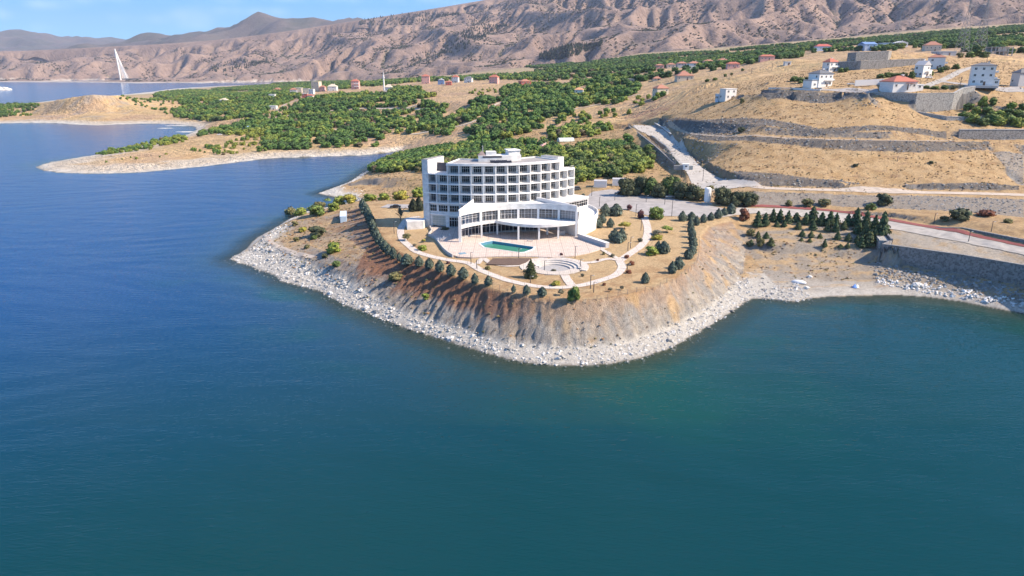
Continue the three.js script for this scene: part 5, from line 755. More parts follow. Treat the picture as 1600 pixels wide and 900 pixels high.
// the green plain below the mountain
{
  const bands = [`790 121; 870 117; 960 113; 1040 112; 1100 104; 1160 95; 1180 101; 1100 112; 1040 122; 1000 128; 900 124; 820 127`, `830 111; 960 100; 1060 93; 1160 85; 1260 79; 1250 90; 1180 98; 1100 102; 1000 108; 900 114`, `800 106; 900 100; 1000 88; 1100 82; 1140 82; 1030 94; 930 103; 840 108`, `1150 84; 1230 78; 1330 76; 1420 70; 1480 64; 1600 57; 1600 72; 1500 76; 1430 79; 1340 80; 1260 84; 1200 88`, `1130 79; 1210 72; 1330 63; 1450 52; 1600 40; 1680 34; 1680 52; 1600 53; 1480 60; 1350 72; 1220 77`, `1500 80; 1600 76; 1680 74; 1680 84; 1600 84; 1545 84`].map((s) => ground(s));
  bands.forEach((p, k) => fill(p, k === 1 ? 9 : 9.5, 0.95).forEach(([x, z]) => { if (fbm(x / 210, z / 70, 3) > -0.03 + rr(-0.1, 0.08)) FAR.push([x, z, rr(5, 7.5), rr(7, 10), -0.15]); }));
}
function scatter(name, geo, mat, list, tints) {
  const m = new THREE.InstancedMesh(geo, mat, list.length), M = new THREE.Matrix4(), q = new THREE.Quaternion(), Y = new THREE.Vector3(0, 1, 0), p = new THREE.Vector3(), s = new THREE.Vector3(), c = new THREE.Color();
  list.forEach(([x, z, h, w, tint, y], k) => { M.compose(p.set(x, (y ?? H(x, z)) - 0.1, z), q.setFromAxisAngle(Y, rnd() * 6.283), s.set(w, h, w)); m.setMatrixAt(k, M); m.setColorAt(k, tints(c, tint, x, z)); });
  m.name = numbered(name); m.castShadow = m.receiveShadow = true; scene.add(m); return tag(m, null, null, null, 'stuff');
}
const instLeaf = leafMat([1, 1, 1]);
const groveTint = (c, t, x, z) => { const n = 0.47 + 1.0 * fbm(x / 70, z / 45, 2) + rr(-0.3, 0.3) + t, g = clamp(n); if (rnd() < 0.02) return c.setRGB(0.15, 0.125, 0.07); return c.setRGB(mix(0.062, 0.235, g * g), mix(0.11, 0.275, g), mix(0.032, 0.05, g)); };
for (let v = 0; v < 3; v++) scatter('orchard_foliage', SHAPES.broad[v], instLeaf, FAR.filter((_, k) => k % 3 === v), groveTint);
// dots of oak scrub and pines on the mountain and its foothills
{
  const small = [broadCrown(26, 4, 0.8, 0.3), coneCrown(40, (t) => 0.36 * (1 - t) + 0.02, 0.26)], dots = [], pines = [];
  reseed(1313);
  for (let k = 0; k < 300000 && dots.length < 75000; k++) { const x = rr(-4600, 3700), z = rr(-5600, -1700); const y = sample(GM, x, z); if (y < 4 || sample(GM, x, z) > 900) continue; const i = Math.round((x - GM.x0) / GM.s), j = Math.round((z - GM.z0) / GM.s), cut = GM.cut[j * GM.nx + i]; const n = fbm(x / 330, z / 330, 3) + 0.24 * (cut - 2.3) + (y - 160) / 900; if (n < -0.04 + rr(-0.38, 0.4)) continue; if (x > foot[0][0] && footZ(x) - z < 40) continue; const h = rr(4, 9); dots.push([x, z, h, h * rr(1, 1.7), 0]); }
  for (const [u0, v0, u1, v1, n] of [[845, 90, 938, 70, 420], [720, 55, 790, 40, 160], [690, 80, 760, 56, 120], [560, 36, 720, 22, 300], [640, 100, 700, 80, 90], [330, 108, 420, 96, 160]]) for (let k = 0; k < n; k++) { const t = rnd(), p = hit(mix(u0, u1, t) + rr(-4, 4), mix(v0, v1, t) + rr(-1, 1) * 10 * Math.sin(Math.PI * t + 0.3), 800); if (p && p.z < -1700) { const h = rr(9, 15); pines.push([p.x, p.z, h, h * 0.8, 0]); } }
  scatter('mountain_scrub', small[0], instLeaf, dots, (c) => c.setRGB(rr(0.05, 0.085), rr(0.062, 0.085), rr(0.03, 0.045)));
  scatter('mountain_pines', small[1], instLeaf, pines, (c) => c.setRGB(rr(0.03, 0.05), rr(0.045, 0.06), rr(0.022, 0.03)));
}

// ---------- boulders and scrub ----------
{
  reseed(4242);
  const rock = (k) => { const g = new THREE.IcosahedronGeometry(1, 1), p = g.attributes.position, v = new THREE.Vector3(); for (let i = 0; i < p.count; i++) { v.fromBufferAttribute(p, i).normalize(); const m = 0.72 + 0.42 * n3(v.x * 1.3 + k * 5, v.y * 1.3, v.z * 1.3) + 0.16 * Math.abs(n3(v.x * 3, v.y * 3 + k, v.z * 3)); p.setXYZ(i, v.x * m, v.y * m * 0.72, v.z * m); } const q = g.toNonIndexed(); q.deleteAttribute('uv'); q.computeVertexNormals(); return q; };
  const rockMat = (c) => new THREE.MeshStandardMaterial({ color: lin(...c), roughness: 0.95, flatShading: true });
  const shapes = [0, 1, 2].map(rock), limeRock = rockMat([1, 1, 1]);
  const lime = [[], [], []], grey = [[], [], []];
  for (let j = 0; j < GN.nz; j++) for (let i = 0; i < GN.nx; i++) {
    const o = j * GN.nx + i, y = GN.h[o], d = GN.shoreDist[o]; if (y < -0.9 || y > 16 || nearMix(GN.x0 + i * GN.s, GN.z0 + j * GN.s) < 3) continue;
    const x = GN.x0 + i * GN.s + rr(-0.4, 0.4), z = GN.z0 + j * GN.s + rr(-0.4, 0.4), n = fbm(x / 8, z / 8, 2);
    if (onCape(x, z) || (x < 96 && z > -262)) {
      const top = (x > 80 ? 1.2 : mix(2.4, 3.8, sst(-36, -55, x))) + n * 1.0, p = y < -0.1 ? 0.16 : y < top ? 0.8 : y < top + 2.4 ? 0.24 : y < 11 && GN.slope[o] > 0.2 ? 0.085 : 0;
      if (rnd() < p) { const big = rnd() < 0.07 ? 1.9 : 1, s = mix(0.15, 0.52, Math.pow(rnd(), 1.5)) * big * (y > top ? 0.75 : 1); const hi = y > top + 1; lime[Math.floor(rnd() * 3)].push([x, y - 0.08 + s * 0.1, z, hi ? s * 0.7 : s, y > top + 0.2 || y < -0.05 ? rr(0.18, 0.40) : rr(0.28, 0.66), hi && y > 5 && x < 10 ? 1 : 0]); }
    } else if (x > 100 && z > -262 && x < 190) {
      const q = project(x, y, z), u = q[0], v = q[1], band = u > 1355 && v > 414 + (u - 1390) * 0.17 && v < 448 + (u - 1390) * 0.16;
      if (band && rnd() < 0.6 * sst(1355, 1380, u)) { const s = rr(0.25, 0.75); grey[Math.floor(rnd() * 3)].push([x, y, z, s, y < 2.4 + n ? rr(0.5, 0.75) : rr(0.22, 0.38)]); }
      else if (y < 0.9 && y > -0.2 && rnd() < 0.05) lime[0].push([x, y, z, rr(0.12, 0.3), rr(0.5, 0.75)]);
    } else if (x < 60 && z < -330 && y < 2 && y > -0.2 && rnd() < 0.10) lime[Math.floor(rnd() * 3)].push([x, y, z, rr(0.2, 0.55), rr(0.5, 0.75)]);
  }
  for (let j = 0; j < GN.nz; j++) for (let i = 0; i < GN.nx; i++) { // broken stone on the cuttings of the hillside
    const o = j * GN.nx + i, y = GN.h[o]; const x = GN.x0 + i * GN.s, z = GN.z0 + j * GN.s; if (x < 62 || z > -262 || z < -440 || nearMix(x, z) < 4) continue;
    if ((GN.slope[o] > 0.62 ? rnd() < 0.14 : z < -300 && rnd() < 0.10 && inAny(zones.cuts, x, z))) grey[Math.floor(rnd() * 3)].push([x + rr(-0.4, 0.4), y, z + rr(-0.4, 0.4), rr(0.2, 0.7), rr(0.16, 0.42)]);
    else if (rnd() < (x > 150 ? 0.12 : 0.04) && inAny(zones.gravel, x, z)) grey[Math.floor(rnd() * 3)].push([x, y, z, rr(0.2, 0.6), rr(0.2, 0.4)]);
  }
  const lay = (name, list, v) => { const m = new THREE.InstancedMesh(shapes[v], limeRock, list.length), M = new THREE.Matrix4(), q = new THREE.Quaternion(), e = new THREE.Euler(), c = new THREE.Color(); list.forEach(([x, y, z, s, t, warm], k) => { M.compose(new THREE.Vector3(x, y, z), q.setFromEuler(e.set(rr(-0.6, 0.6), rnd() * 6.28, rr(-0.6, 0.6))), new THREE.Vector3(s * rr(0.8, 1.3), s * rr(0.7, 1.2), s * rr(0.8, 1.3))); m.setMatrixAt(k, M); m.setColorAt(k, warm ? c.setRGB(t * 0.95, t * 0.66, t * 0.5) : c.setRGB(t, t * 0.985, t * 0.955)); }); m.name = numbered(name); m.castShadow = m.receiveShadow = true; scene.add(m); tag(m, null, null, null, 'stuff'); };
  for (let v = 0; v < 3; v++) { lay('shore_boulders', lime[v], v); lay('riprap', grey[v], v); }
  // dry tufts and thorn cushions on the grassland
  const tuft = bushyCrown(46, 0.34), tufts = [];
  for (let k = 0; k < 90000 && tufts.length < 15000; k++) {
    const x = rr(-120, 362), z = rr(-540, -150); if (!inside(GN, x, z, 3)) continue; const i = Math.round((x - GN.x0) / GN.s), j = Math.round((z - GN.z0) / GN.s), o = j * GN.nx + i, y = GN.h[o], cape = onCape(x, z); if (GN.lake[o] || y < 2) continue;
    const n = fbm(x / 22, z / 9, 3); if (cape ? !(x < -24 && y < 11.8 && rnd() < 0.35) && !(y < 11.7 && rnd() < 0.12) : n < rr(-0.25, 0.5)) continue;
    if (!cape && y > 11 && y < 14.4 && x < 110) continue; if (!cape && z > -300 && x > 80 && y > 10) continue;
    tufts.push([x, z, rr(0.18, 0.5), rr(0.4, 1.1), rnd()]);
  }
  scatter('dry_scrub', tuft, instLeaf, tufts, (c, t) => (t < 0.5 ? c.setRGB(rr(0.30, 0.42), rr(0.2, 0.28), rr(0.09, 0.13)) : t < 0.85 ? c.setRGB(rr(0.16, 0.22), rr(0.11, 0.15), rr(0.07, 0.10)) : c.setRGB(0.13, 0.13, 0.06)));
}

// ---------- walls, houses, vehicles, lamps ----------
const stoneTex = (() => { reseed(66); const S = 512, N = 26, cells = []; for (let j = 0; j < N; j++) for (let i = 0; i < N; i++) cells.push([(i + rr(0.1, 0.9)) / N, (j + rr(0.1, 0.9)) / N, rr(0.55, 1.15)]); const val = (u, v) => { let a = 9, b = 9, t = 1; const I = Math.floor(u * N), J = Math.floor(v * N); for (let dj = -1; dj <= 1; dj++) for (let di = -1; di <= 1; di++) { const c = cells[((J + dj + N) % N) * N + (I + di + N) % N]; let dx = Math.abs(c[0] - u), dy = Math.abs(c[1] - v); dx = Math.min(dx, 1 - dx); dy = Math.min(dy, 1 - dy); const d = Math.hypot(dx, dy) * N; if (d < a) { b = a; a = d; t = c[2]; } else if (d < b) b = d; } return [b - a, t]; }; return [noiseTexture(S, (u, v) => { const [e, t] = val(u, v), c = t * (e < 0.12 ? 1.25 : 0.9) + 0.15 * ring(u, v, 60, 2, 1); return [c, c * 0.99, c * 0.97]; }), noiseTexture(S, (u, v) => clamp(val(u, v)[0] * 2))]; })();
const stoneMat = (c, m = 15) => new THREE.MeshStandardMaterial({ color: lin(...c), roughness: 0.95, map: rep(stoneTex[0], m), bumpMap: rep(stoneTex[1], m), bumpScale: 0.12 });
const darkStone = stoneMat([0.30, 0.29, 0.29]), paleStone = stoneMat([0.48, 0.47, 0.45], 12), greyStone = stoneMat([0.36, 0.35, 0.34], 14), capMat = std([0.5, 0.49, 0.47], 0.9);
function wallRun(p, bottom, top, th) { // p [[x,z]..]; bottom/top numbers or arrays
  const c = p.map((q, k) => { const a = p[Math.max(0, k - 1)], b = p[Math.min(p.length - 1, k + 1)], l = Math.hypot(b[0] - a[0], b[1] - a[1]); return [-(b[1] - a[1]) / l * th / 2, (b[0] - a[0]) / l * th / 2]; }), val = (x, k) => (Array.isArray(x) ? x[k] : x), pos = [], uv = [];
  let run = 0; const quad = (a, b, c2, d, ua, ub) => { for (const [v, t] of [[a, ua[0]], [b, ub[0]], [c2, ub[1]], [a, ua[0]], [c2, ub[1]], [d, ua[1]]]) { pos.push(...v); uv.push(...t); } };
  const V = (k, s, y) => [p[k][0] + s * c[k][0], y, p[k][1] + s * c[k][1]];
  for (let k = 0; k + 1 < p.length; k++) {
    const l = Math.hypot(p[k + 1][0] - p[k][0], p[k + 1][1] - p[k][1]), u0 = run, u1 = (run += l), b0 = val(bottom, k), b1 = val(bottom, k + 1), t0 = val(top, k), t1 = val(top, k + 1);
    quad(V(k, 1, b0), V(k + 1, 1, b1), V(k + 1, 1, t1), V(k, 1, t0), [[u0, b0], [u0, t0]], [[u1, b1], [u1, t1]]);
    quad(V(k + 1, -1, b1), V(k, -1, b0), V(k, -1, t0), V(k + 1, -1, t1), [[u1, b1], [u1, t1]], [[u0, b0], [u0, t0]]);
    quad(V(k, 1, t0), V(k + 1, 1, t1), V(k + 1, -1, t1), V(k, -1, t0), [[u0, 0], [u0, th]], [[u1, 0], [u1, th]]);
  }
  for (const [k, s] of [[0, 1], [p.length - 1, -1]]) quad(V(k, -s, val(bottom, k)), V(k, s, val(bottom, k)), V(k, s, val(top, k)), V(k, -s, val(top, k)), [[0, val(bottom, k)], [0, val(top, k)]], [[th, val(bottom, k)], [th, val(top, k)]]);
  const g = new THREE.BufferGeometry(); g.setAttribute('position', new THREE.Float32BufferAttribute(pos, 3)); g.setAttribute('uv', new THREE.Float32BufferAttribute(uv, 2)); g.computeVertexNormals(); return g;
}
function stoneWall(name, label, p, bottom, top, th, mat, cap = capMat) {
  const t = thing(name, label, 'wall'); mesh('wall_body', wallRun(p, bottom, top, th), mat, t);
  if (cap) mesh('coping', wallRun(p, Array.isArray(top) ? top.map((y) => y - 0.004) : top - 0.004, Array.isArray(top) ? top.map((y) => y + 0.25) : top + 0.25, th + 0.24), cap, t);
  return t;
}
const line3 = (s) => pts(s), xz = (p) => p.map((q) => [q[0], q[1]]), ys = (p, d = 0) => p.map((q) => q[2] + d);
{ const p = line3(`1376.5 408 5.5; 1400 411.5 5.5; 1450 419 5.5; 1500 426.5 5.5; 1600 444.6 5.6; 1700 469 5.6`).map((q) => [q[0] - 0.4, q[1] + 0.5, q[2]]); const t = stoneWall('retaining_wall', 'long dark stone retaining wall below the lake road beside the beach', xz(p), 3.5, 11.75, 0.9, darkStone, greyStone); const a = p[0]; mesh('return_wall', wallRun([[a[0] + 0.2, a[1] - 0.5], [a[0] + 5.2, a[1] - 5]], 6, [11.7, 11.9], 0.8), darkStone, t); mesh('stair_pier', wallRun([[a[0] + 5.4, a[1] - 4.8], [a[0] + 10.5, a[1] - 24]], 8, [12.6, 13.8], 0.7), darkStone, t); mesh('stair_flight', wallRun([[a[0] + 3.2, a[1] - 5.4], [a[0] + 8, a[1] - 23]], 8, [11.75, 13.1], 3.2), paleStone, t); }
{ const p = line3(`1452 355.5 13.4; 1500 363 13.5; 1600 384 13.7; 1700 405 13.9`); stoneWall('roadside_wall', 'low dark stone wall along the uphill side of the red strip', xz(p).map((q) => [q[0] - 0.6, q[1] + 1.9]), 12.8, [13.7, 15.5, 15.9, 16.1], 0.7, darkStone, greyStone); }
{ const p = ground(`982 198; 1000 211; 1022 228; 1044 248; 1055 258`); const t = stoneWall('road_wall', 'dark retaining wall with a post fence on the grove side of the valley road', xz(p), ys(p, -4.5), ys(p, 0.5), 0.7, darkStone, darkStone); const c = smooth(p, 4.2); c.forEach(([x, z]) => { const y = H(x, z) + 1.0; mesh('fence_post', box(x, y + 0.55, z, 0.22, 1.3, 0.22), std([0.25, 0.25, 0.26], 0.8), t); }); }
{ const p = ground(`1023 196.5; 1034 203; 1048 214`); stoneWall('road_wall', 'short dark wall on the hill side of the valley road near its top bend', xz(p), ys(p, -1), ys(p, 2.0), 0.8, darkStone); }
{ const p = line3(`1360 145.6 @414.5; 1432.6 147.6 @395; 1490 146.6 @398; 1504 139 @402; 1523 136.4 @405`), b = [54.2, 46.2, 47.5, 49, 54]; stoneWall('terrace_wall', 'tall cornered retaining wall carrying the red-roofed bungalow', xz(p), b, ys(p, 0.4), 0.9, paleStone); }
{ const p = line3(`1434 178.5 @391.5; 1479 188 @378; 1545 188 @377.5`); stoneWall('terrace_wall', 'pale low wall below the tall cornered retaining wall', xz(p), [44.5, 41.4, 41.4], [47.4, 45.6, 45.4], 0.7, stoneMat([0.60, 0.58, 0.55], 10)); }
{ const p = line3(`1545 184 @378; 1570 190 @374; 1600 196 @371`); stoneWall('terrace_wall', 'thin dark wall beside the green garden at the right', xz(p), ys(p, -2), ys(p, 0.8), 0.6, darkStone); }
{ const p = line3(`1499 203.5 @360.6; 1545 203.5 @360.4; 1600 203.6 @360.4; 1700 204 @361`); stoneWall('terrace_wall', 'grey stone wall closing the upper field at the far right', xz(p), 33.5, ys(p, 0.3), 1, greyStone); }
{ const p = line3(`1308 97 @512; 1345 95.5 @503; 1445 92 @512`); stoneWall('terrace_wall', 'lower of two big grey retaining walls below the blue building', xz(p), 64, ys(p, 0), 1.2, greyStone); const q = line3(`1326 83 @528; 1338 82 @519; 1388 80 @522; 1392 81 @534`); stoneWall('terrace_wall', 'upper and shorter of two big grey retaining walls below the blue building', xz(q), 73, ys(q, 0), 1.2, greyStone); }
{ const p = ground(`1201 139; 1240 139.5; 1282 142`); stoneWall('boundary_wall', 'white parapet wall in front of the white villa with the dark roof', xz(p), ys(p, -1), ys(p, 0.9), 0.4, std([0.7, 0.69, 0.68], 0.9), null); }
{ const p = line3(`1336 129 @428; 1380 127 @430; 1384 138 @415`); stoneWall('boundary_wall', 'white garden wall between the villa with the dark roof and the bungalow', xz(p), ys(p, -2), ys(p, 1.4), 0.4, std([0.7, 0.69, 0.68], 0.9), null); }
{ const p = xz(flat(`642 336; 655 341; 667 348; 677 356`, 13)).slice(2); stoneWall('lawn_wall', 'small curved retaining wall holding the raised lawn left of the pool terrace', [...xz(flat(`655 346; 668 351; 674 355; 677 361; 672 367; 682 372; 688 380; 695 389; 703 396; 710 400`, 12.7)).map((q) => [q[0] - 0.5, q[1]])], 12.2, 13.3, 0.4, std([0.5, 0.48, 0.46], 0.9), null); }

const M_ = { wall: std([0.78, 0.77, 0.75], 0.9, { map: rep(wornTex, 12) }), grey: std([0.45, 0.45, 0.47], 0.9), pink: std([0.62, 0.36, 0.32], 0.9), beige: std([0.60, 0.52, 0.42], 0.9), blue: std([0.16, 0.27, 0.5], 0.7), red: std([0.45, 0.12, 0.10], 0.9), tile: std([0.40, 0.19, 0.135], 0.9, { map: rep(wornTex, 5) }), tileRed: std([0.44, 0.155, 0.11], 0.9, { map: rep(wornTex, 5) }), slate: std([0.13, 0.14, 0.16], 0.8), concrete: std([0.42, 0.41, 0.40], 0.95), pane: std([0.03, 0.035, 0.045], 0.12), paleBlue: std([0.52, 0.60, 0.72], 0.8), orange: std([0.6, 0.33, 0.18], 0.9) };
function hipRoof(w, d, h, over = 0.5, ridge = 0.4) {
  const W = w / 2 + over, D = d / 2 + over, r = Math.max(0.02, W - D * (1 - ridge * 0) > 0 ? W - D : 0.1) || 0.1, rx = Math.max(0.1, r), v = [[-W, 0, D], [W, 0, D], [W, 0, -D], [-W, 0, -D], [-rx, h, 0], [rx, h, 0]], f = [[0, 1, 5], [0, 5, 4], [1, 2, 5], [2, 3, 4], [2, 4, 5], [3, 0, 4], [0, 3, 2], [0, 2, 1]], pos = []; f.forEach((t) => t.forEach((k) => pos.push(...v[k])));
  const g = new THREE.BufferGeometry(); g.setAttribute('position', new THREE.Float32BufferAttribute(pos, 3)); g.computeVertexNormals(); const eave = new THREE.BoxGeometry(2 * W, 0.22, 2 * D); eave.translate(0, -0.12, 0); const e = eave.toNonIndexed(); e.deleteAttribute('uv'); return mergeGeometries([g, e]);
}
function gableRoof(w, d, h, over = 0.4) { const s = new THREE.Shape([new THREE.Vector2(-w / 2 - over, 0), new THREE.Vector2(w / 2 + over, 0), new THREE.Vector2(0, h)]), g = new THREE.ExtrudeGeometry(s, { depth: d + 2 * over, bevelEnabled: false }); g.translate(0, 0, -d / 2 - over); return g; }
const winGeo = new Map();
function houseWindow(parent, w, h, x, y, z, ry, frame = whiteClean) {
  const key = w.toFixed(1) + h.toFixed(1); if (!winGeo.has(key)) winGeo.set(key, [merge([box(0, h / 2, 0, w + 0.16, 0.1, 0.14), box(0, -h / 2, 0, w + 0.16, 0.1, 0.18), box(-w / 2, 0, 0, 0.1, h - 0.1, 0.14), box(w / 2, 0, 0, 0.1, h - 0.1, 0.14), box(0, 0, 0, 0.07, h - 0.1, 0.1)]), box(0, 0, -0.02, w - 0.05, h - 0.05, 0.06)]);
  const [f, p] = winGeo.get(key), m = mesh('window', f, frame, parent); m.position.set(x, y, z); m.rotation.y = ry; mesh('pane', p, M_.pane, m);
}
function house(u, v, wp, hp, label, o = {}) {
  const p = o.D ? (() => { const q = PD(u, v, o.D); return new THREE.Vector3(q[0], q[2], q[1]); })() : hit(u, v); if (!p) return;
  const s = scaleAt(p), turn = (o.turn ?? 0) * Math.PI / 180, W = wp / s * (o.squeeze ?? 0.86), T = hp / s, rt = o.roof ?? 'hip', rh = rt === 'flat' ? 0.35 : T * (o.rise ?? 0.27), wh = T - rh, d = W * (o.depth ?? 0.75), floors = o.floors ?? Math.max(1, Math.round(wh / 3)), t = thing(o.name ?? 'house', label, o.category ?? 'house', [p.x, p.y - 0.3, p.z - d / 2], turn);
  const wm = M_[o.wall ?? 'wall'], rm = M_[o.tile ?? 'tile'];
  mesh('wall', box(0, (wh + 0.3 - 1.2) / 2, 0, W, wh + 0.3 + 1.2, d), wm, t);
  const r = mesh('roof', rt === 'hip' ? hipRoof(W, d, rh) : rt === 'gable' ? gableRoof(W, d, rh) : box(0, 0.17, 0, W + 0.5, 0.34, d + 0.5), rm, t); r.position.y = wh + 0.3 + (rt === 'hip' ? 0.24 : 0);
  if (!o.plain) {
    const n = o.cols ?? Math.max(2, Math.round(W / 4.2)), fh = wh / floors, ww = Math.min(1.3, W / n * 0.42), h2 = Math.min(1.35, fh * 0.45);
    if (o.wing) { const [side, ww2, hh2] = o.wing, wx = side * (W / 2 + W * ww2 / 2), g = mesh('wing', box(wx, (wh * hh2 - 0.9) / 2, d * 0.04, W * ww2, wh * hh2 + 1.5, d * 0.8), wm, t); mesh('wing_roof', box(wx + side * 0.12, wh * hh2 + 0.02, d * 0.04, W * ww2 + 0.3, 0.26, d * 0.8 + 0.5), o.tile === 'slate' ? rm : whiteClean, g); houseWindow(t, 1.5, 1.3, wx, 0.3 + 1.6, d * 0.44 + 0.06, 0); }
    if (o.porch) { const g = mesh('porch_roof', box(W * o.porch, fh * 0.92, d / 2 + 1.3, W * 0.34, 0.2, 2.6), rm, t); for (const q of [-0.15, 0.15]) mesh('porch_post', box(W * (o.porch + q), fh * 0.41, d / 2 + 2.4, 0.24, fh * 0.9, 0.24), whiteClean, t); }
    if (o.solar) { mesh('solar_heater', merge([box(W * 0.12, wh + 0.3 + rh * (rt === 'flat' ? 1.9 : 0.9) + 0.3, 0.6, 2, 0.12, 1.2), box(W * 0.12, wh + 0.3 + rh * (rt === 'flat' ? 2.4 : 1.0) + 0.75, 0, 2, 0.55, 0.55)]), M_.grey, t); }
    if (o.plinth) mesh('terrace', box(0, -0.55, d * 0.25, W * 1.35, 1.3, d * 1.6), std([0.5, 0.48, 0.46], 0.9), t);
    for (let f = 0; f < floors; f++) { for (let k = 0; k < n; k++) if (rnd() < 0.68) houseWindow(t, ww, h2, -W / 2 + W * (k + 0.5) / n, 0.3 + fh * (f + 0.55), d / 2 + 0.03, 0); for (const sd of [-1, 1]) for (let k = 0; k < 2; k++) if (rnd() < 0.6) houseWindow(t, ww, h2, sd * (W / 2 + 0.03), 0.3 + fh * (f + 0.55), -d / 2 + d * (k + 0.5) / 2, sd * Math.PI / 2); }
    mesh('door', box(W * 0.12, 1.25, d / 2 + 0.06, 1.1, 2.1, 0.14), std([0.16, 0.1, 0.07], 0.7), t);
    if (rt !== 'flat' && o.chimney !== false) mesh('chimney', box(W * 0.2, wh + rh * 0.75 + 0.5, -d * 0.1, 0.7, rh * 0.7 + 0.8, 0.7), wm, r.parent);
    for (let f = 1; f < floors && o.sideBalcony; f++) { const y = 0.3 + fh * f, b = mesh('balcony', box(W / 2 + 0.8, y, d * 0.05, 1.6, 0.2, d * 0.8), whiteClean, t); mesh('railing', merge([box(W / 2 + 1.56, y + 0.5, d * 0.05, 0.08, 0.8, d * 0.8), box(W / 2 + 0.8, y + 0.5, d * 0.45 - 0.04, 1.44, 0.8, 0.08)]), whiteClean, b); }
    for (let f = 1; f < floors && o.balcony; f++) { const y = 0.3 + fh * f; const b = mesh('balcony', box(W * 0.18, y, d / 2 + 0.75, W * 0.6, 0.2, 1.5), whiteClean, t); mesh('railing', merge([box(W * 0.18, y + 0.55, d / 2 + 1.46, W * 0.6, 0.9, 0.08), box(W * 0.48 - 0.04, y + 0.55, d / 2 + 0.75, 0.08, 0.9, 1.4)]), whiteClean, b); }
  }
  return t;
}
house(1285, 136, 48, 25, 'white two-storey villa with a dark grey roof above the upper tan field', { tile: 'slate', turn: 24, rise: 0.2, floors: 2, wing: [-1, 0.45, 0.55], squeeze: 0.6, plinth: true, solar: true, balcony: true });
house(1299, 112.5, 26, 20, 'white house with a bright red roof just behind the dark-roofed villa', { tile: 'tileRed', turn: 24, squeeze: 0.7, balcony: true });
house(1411, 140, 60, 20, 'long white bungalow with a red hip roof on the tall cornered wall', { D: 407, tile: 'tileRed', floors: 1, turn: 10, rise: 0.42, porch: 0.18, wing: [1, 0.3, 0.7], squeeze: 0.7, solar: true });
house(1443, 121, 30, 25, 'white gabled two-storey house behind the red-roofed bungalow', { roof: 'gable', tile: 'grey', turn: 30, balcony: true, wing: [1, 0.4, 0.6], squeeze: 0.62 });
house(1466, 108, 32, 22, 'white two-storey house with a faded red hip roof uphill of the gabled house', { turn: -28, rise: 0.22, sideBalcony: true, solar: true, squeeze: 0.72 });
house(1539, 133, 46, 33, 'white three-storey villa with a slate roof and balconies near the right edge', { D: 411, tile: 'slate', turn: -28, rise: 0.13, floors: 3, sideBalcony: true, squeeze: 0.68, plinth: true, wing: [1, 0.25, 0.33] });
house(1599, 131, 24, 22, 'grey-white house cut by the right edge of the frame', { D: 415, wall: 'grey', tile: 'slate', turn: 10 });
house(1460, 79.5, 27, 14, 'pale house with a salmon hip roof high on the slope under the pylons', { wall: 'beige', turn: -15, floors: 1, rise: 0.4 });
house(1480, 86.5, 32, 6.5, 'low flat white building below the salmon-roofed pale house', { roof: 'flat', tile: 'wall', wall: 'grey', floors: 1 });
house(1359, 79, 28, 13, 'blue-grey building with a blue roof on top of the big grey walls', { wall: 'paleBlue', tile: 'blue', roof: 'gable', turn: 90, depth: 0.8, floors: 2 });
house(1392, 74, 28, 7, 'long low shed with a pale blue front next to the blue-roofed building', { wall: 'paleBlue', tile: 'paleBlue', roof: 'flat', floors: 1, category: 'shed', name: 'shed' });
house(1409, 73.5, 21, 9, 'white gabled shed at the end of the blue sheds', { roof: 'gable', tile: 'wall', floors: 1, category: 'shed', name: 'shed' });
house(1287, 79, 28, 9.5, 'long grey-blue building with a dull red roof left of the big grey walls', { wall: 'paleBlue', tile: 'red', floors: 1, depth: 0.4, rise: 0.35 });
house(1139, 155.5, 24, 16.5, 'white flat-roofed house on the crest of the tan field', { roof: 'flat', tile: 'wall', turn: 22, depth: 0.7 });
house(1125, 158, 12, 11, 'small pale blue annexe left of the flat-roofed white house', { roof: 'flat', tile: 'wall', wall: 'paleBlue', turn: 22, floors: 1, cols: 1 });
house(1231, 102, 11, 6, 'tiny white shed alone on the tan crest', { roof: 'flat', tile: 'wall', floors: 1, category: 'shed', name: 'shed', cols: 2 });
house(1199, 95, 26, 9, 'long pink building with a red roof behind the tan crest', { wall: 'pink', tile: 'tileRed', floors: 1, depth: 0.4 });
house(1146, 107, 22, 9.5, 'pink house with a bright red roof at the foot of the tan crest', { wall: 'pink', tile: 'tileRed', floors: 1, depth: 0.5 });
[[1031, 107.5, 15, 7], [1049, 107, 15, 8], [1066, 106, 17, 9], [1085, 107.5, 20, 11], [1108, 102.5, 18, 9], [1130, 101, 18, 9]].forEach(([u, v, w, h], k) => house(u, v, w, h, `village house with a red-brown roof, ${ORD[k]} from the left in the plain row`, { wall: ['pink', 'beige', 'grey', 'wall', 'beige', 'wall'][k], floors: k < 2 ? 1 : 2, name: 'village_house' }));
house(1071, 126, 30, 12, 'wide villa with terracotta roofs at the end of the tan crest road', { wall: 'beige', floors: 1, rise: 0.4 });
house(1069, 119, 14, 8, 'pale upper storey with a pinkish roof above the wide terracotta villa', { wall: 'beige', floors: 1, rise: 0.45 });
house(1027, 126, 14, 6, 'small beige house with a pink roof among trees in the plain', { wall: 'beige', floors: 1, rise: 0.5 });
house(1033, 151.5, 23, 18, 'beige two-storey house with a terracotta hip roof beside the brown orchard', { wall: 'beige', turn: 18, rise: 0.3 });
house(905, 151.5, 15, 14, 'white two-storey house with an orange roof standing in the dark green grove', { tile: 'orange', turn: -12, rise: 0.25 });
house(984, 129, 17, 6, 'ruined pale house among trees on the plain', { wall: 'beige', tile: 'beige', roof: 'flat', floors: 1 });
house(820, 136.5, 19, 12, 'dark red house at the edge of the tan spur', { wall: 'red', tile: 'tile', turn: 20 });
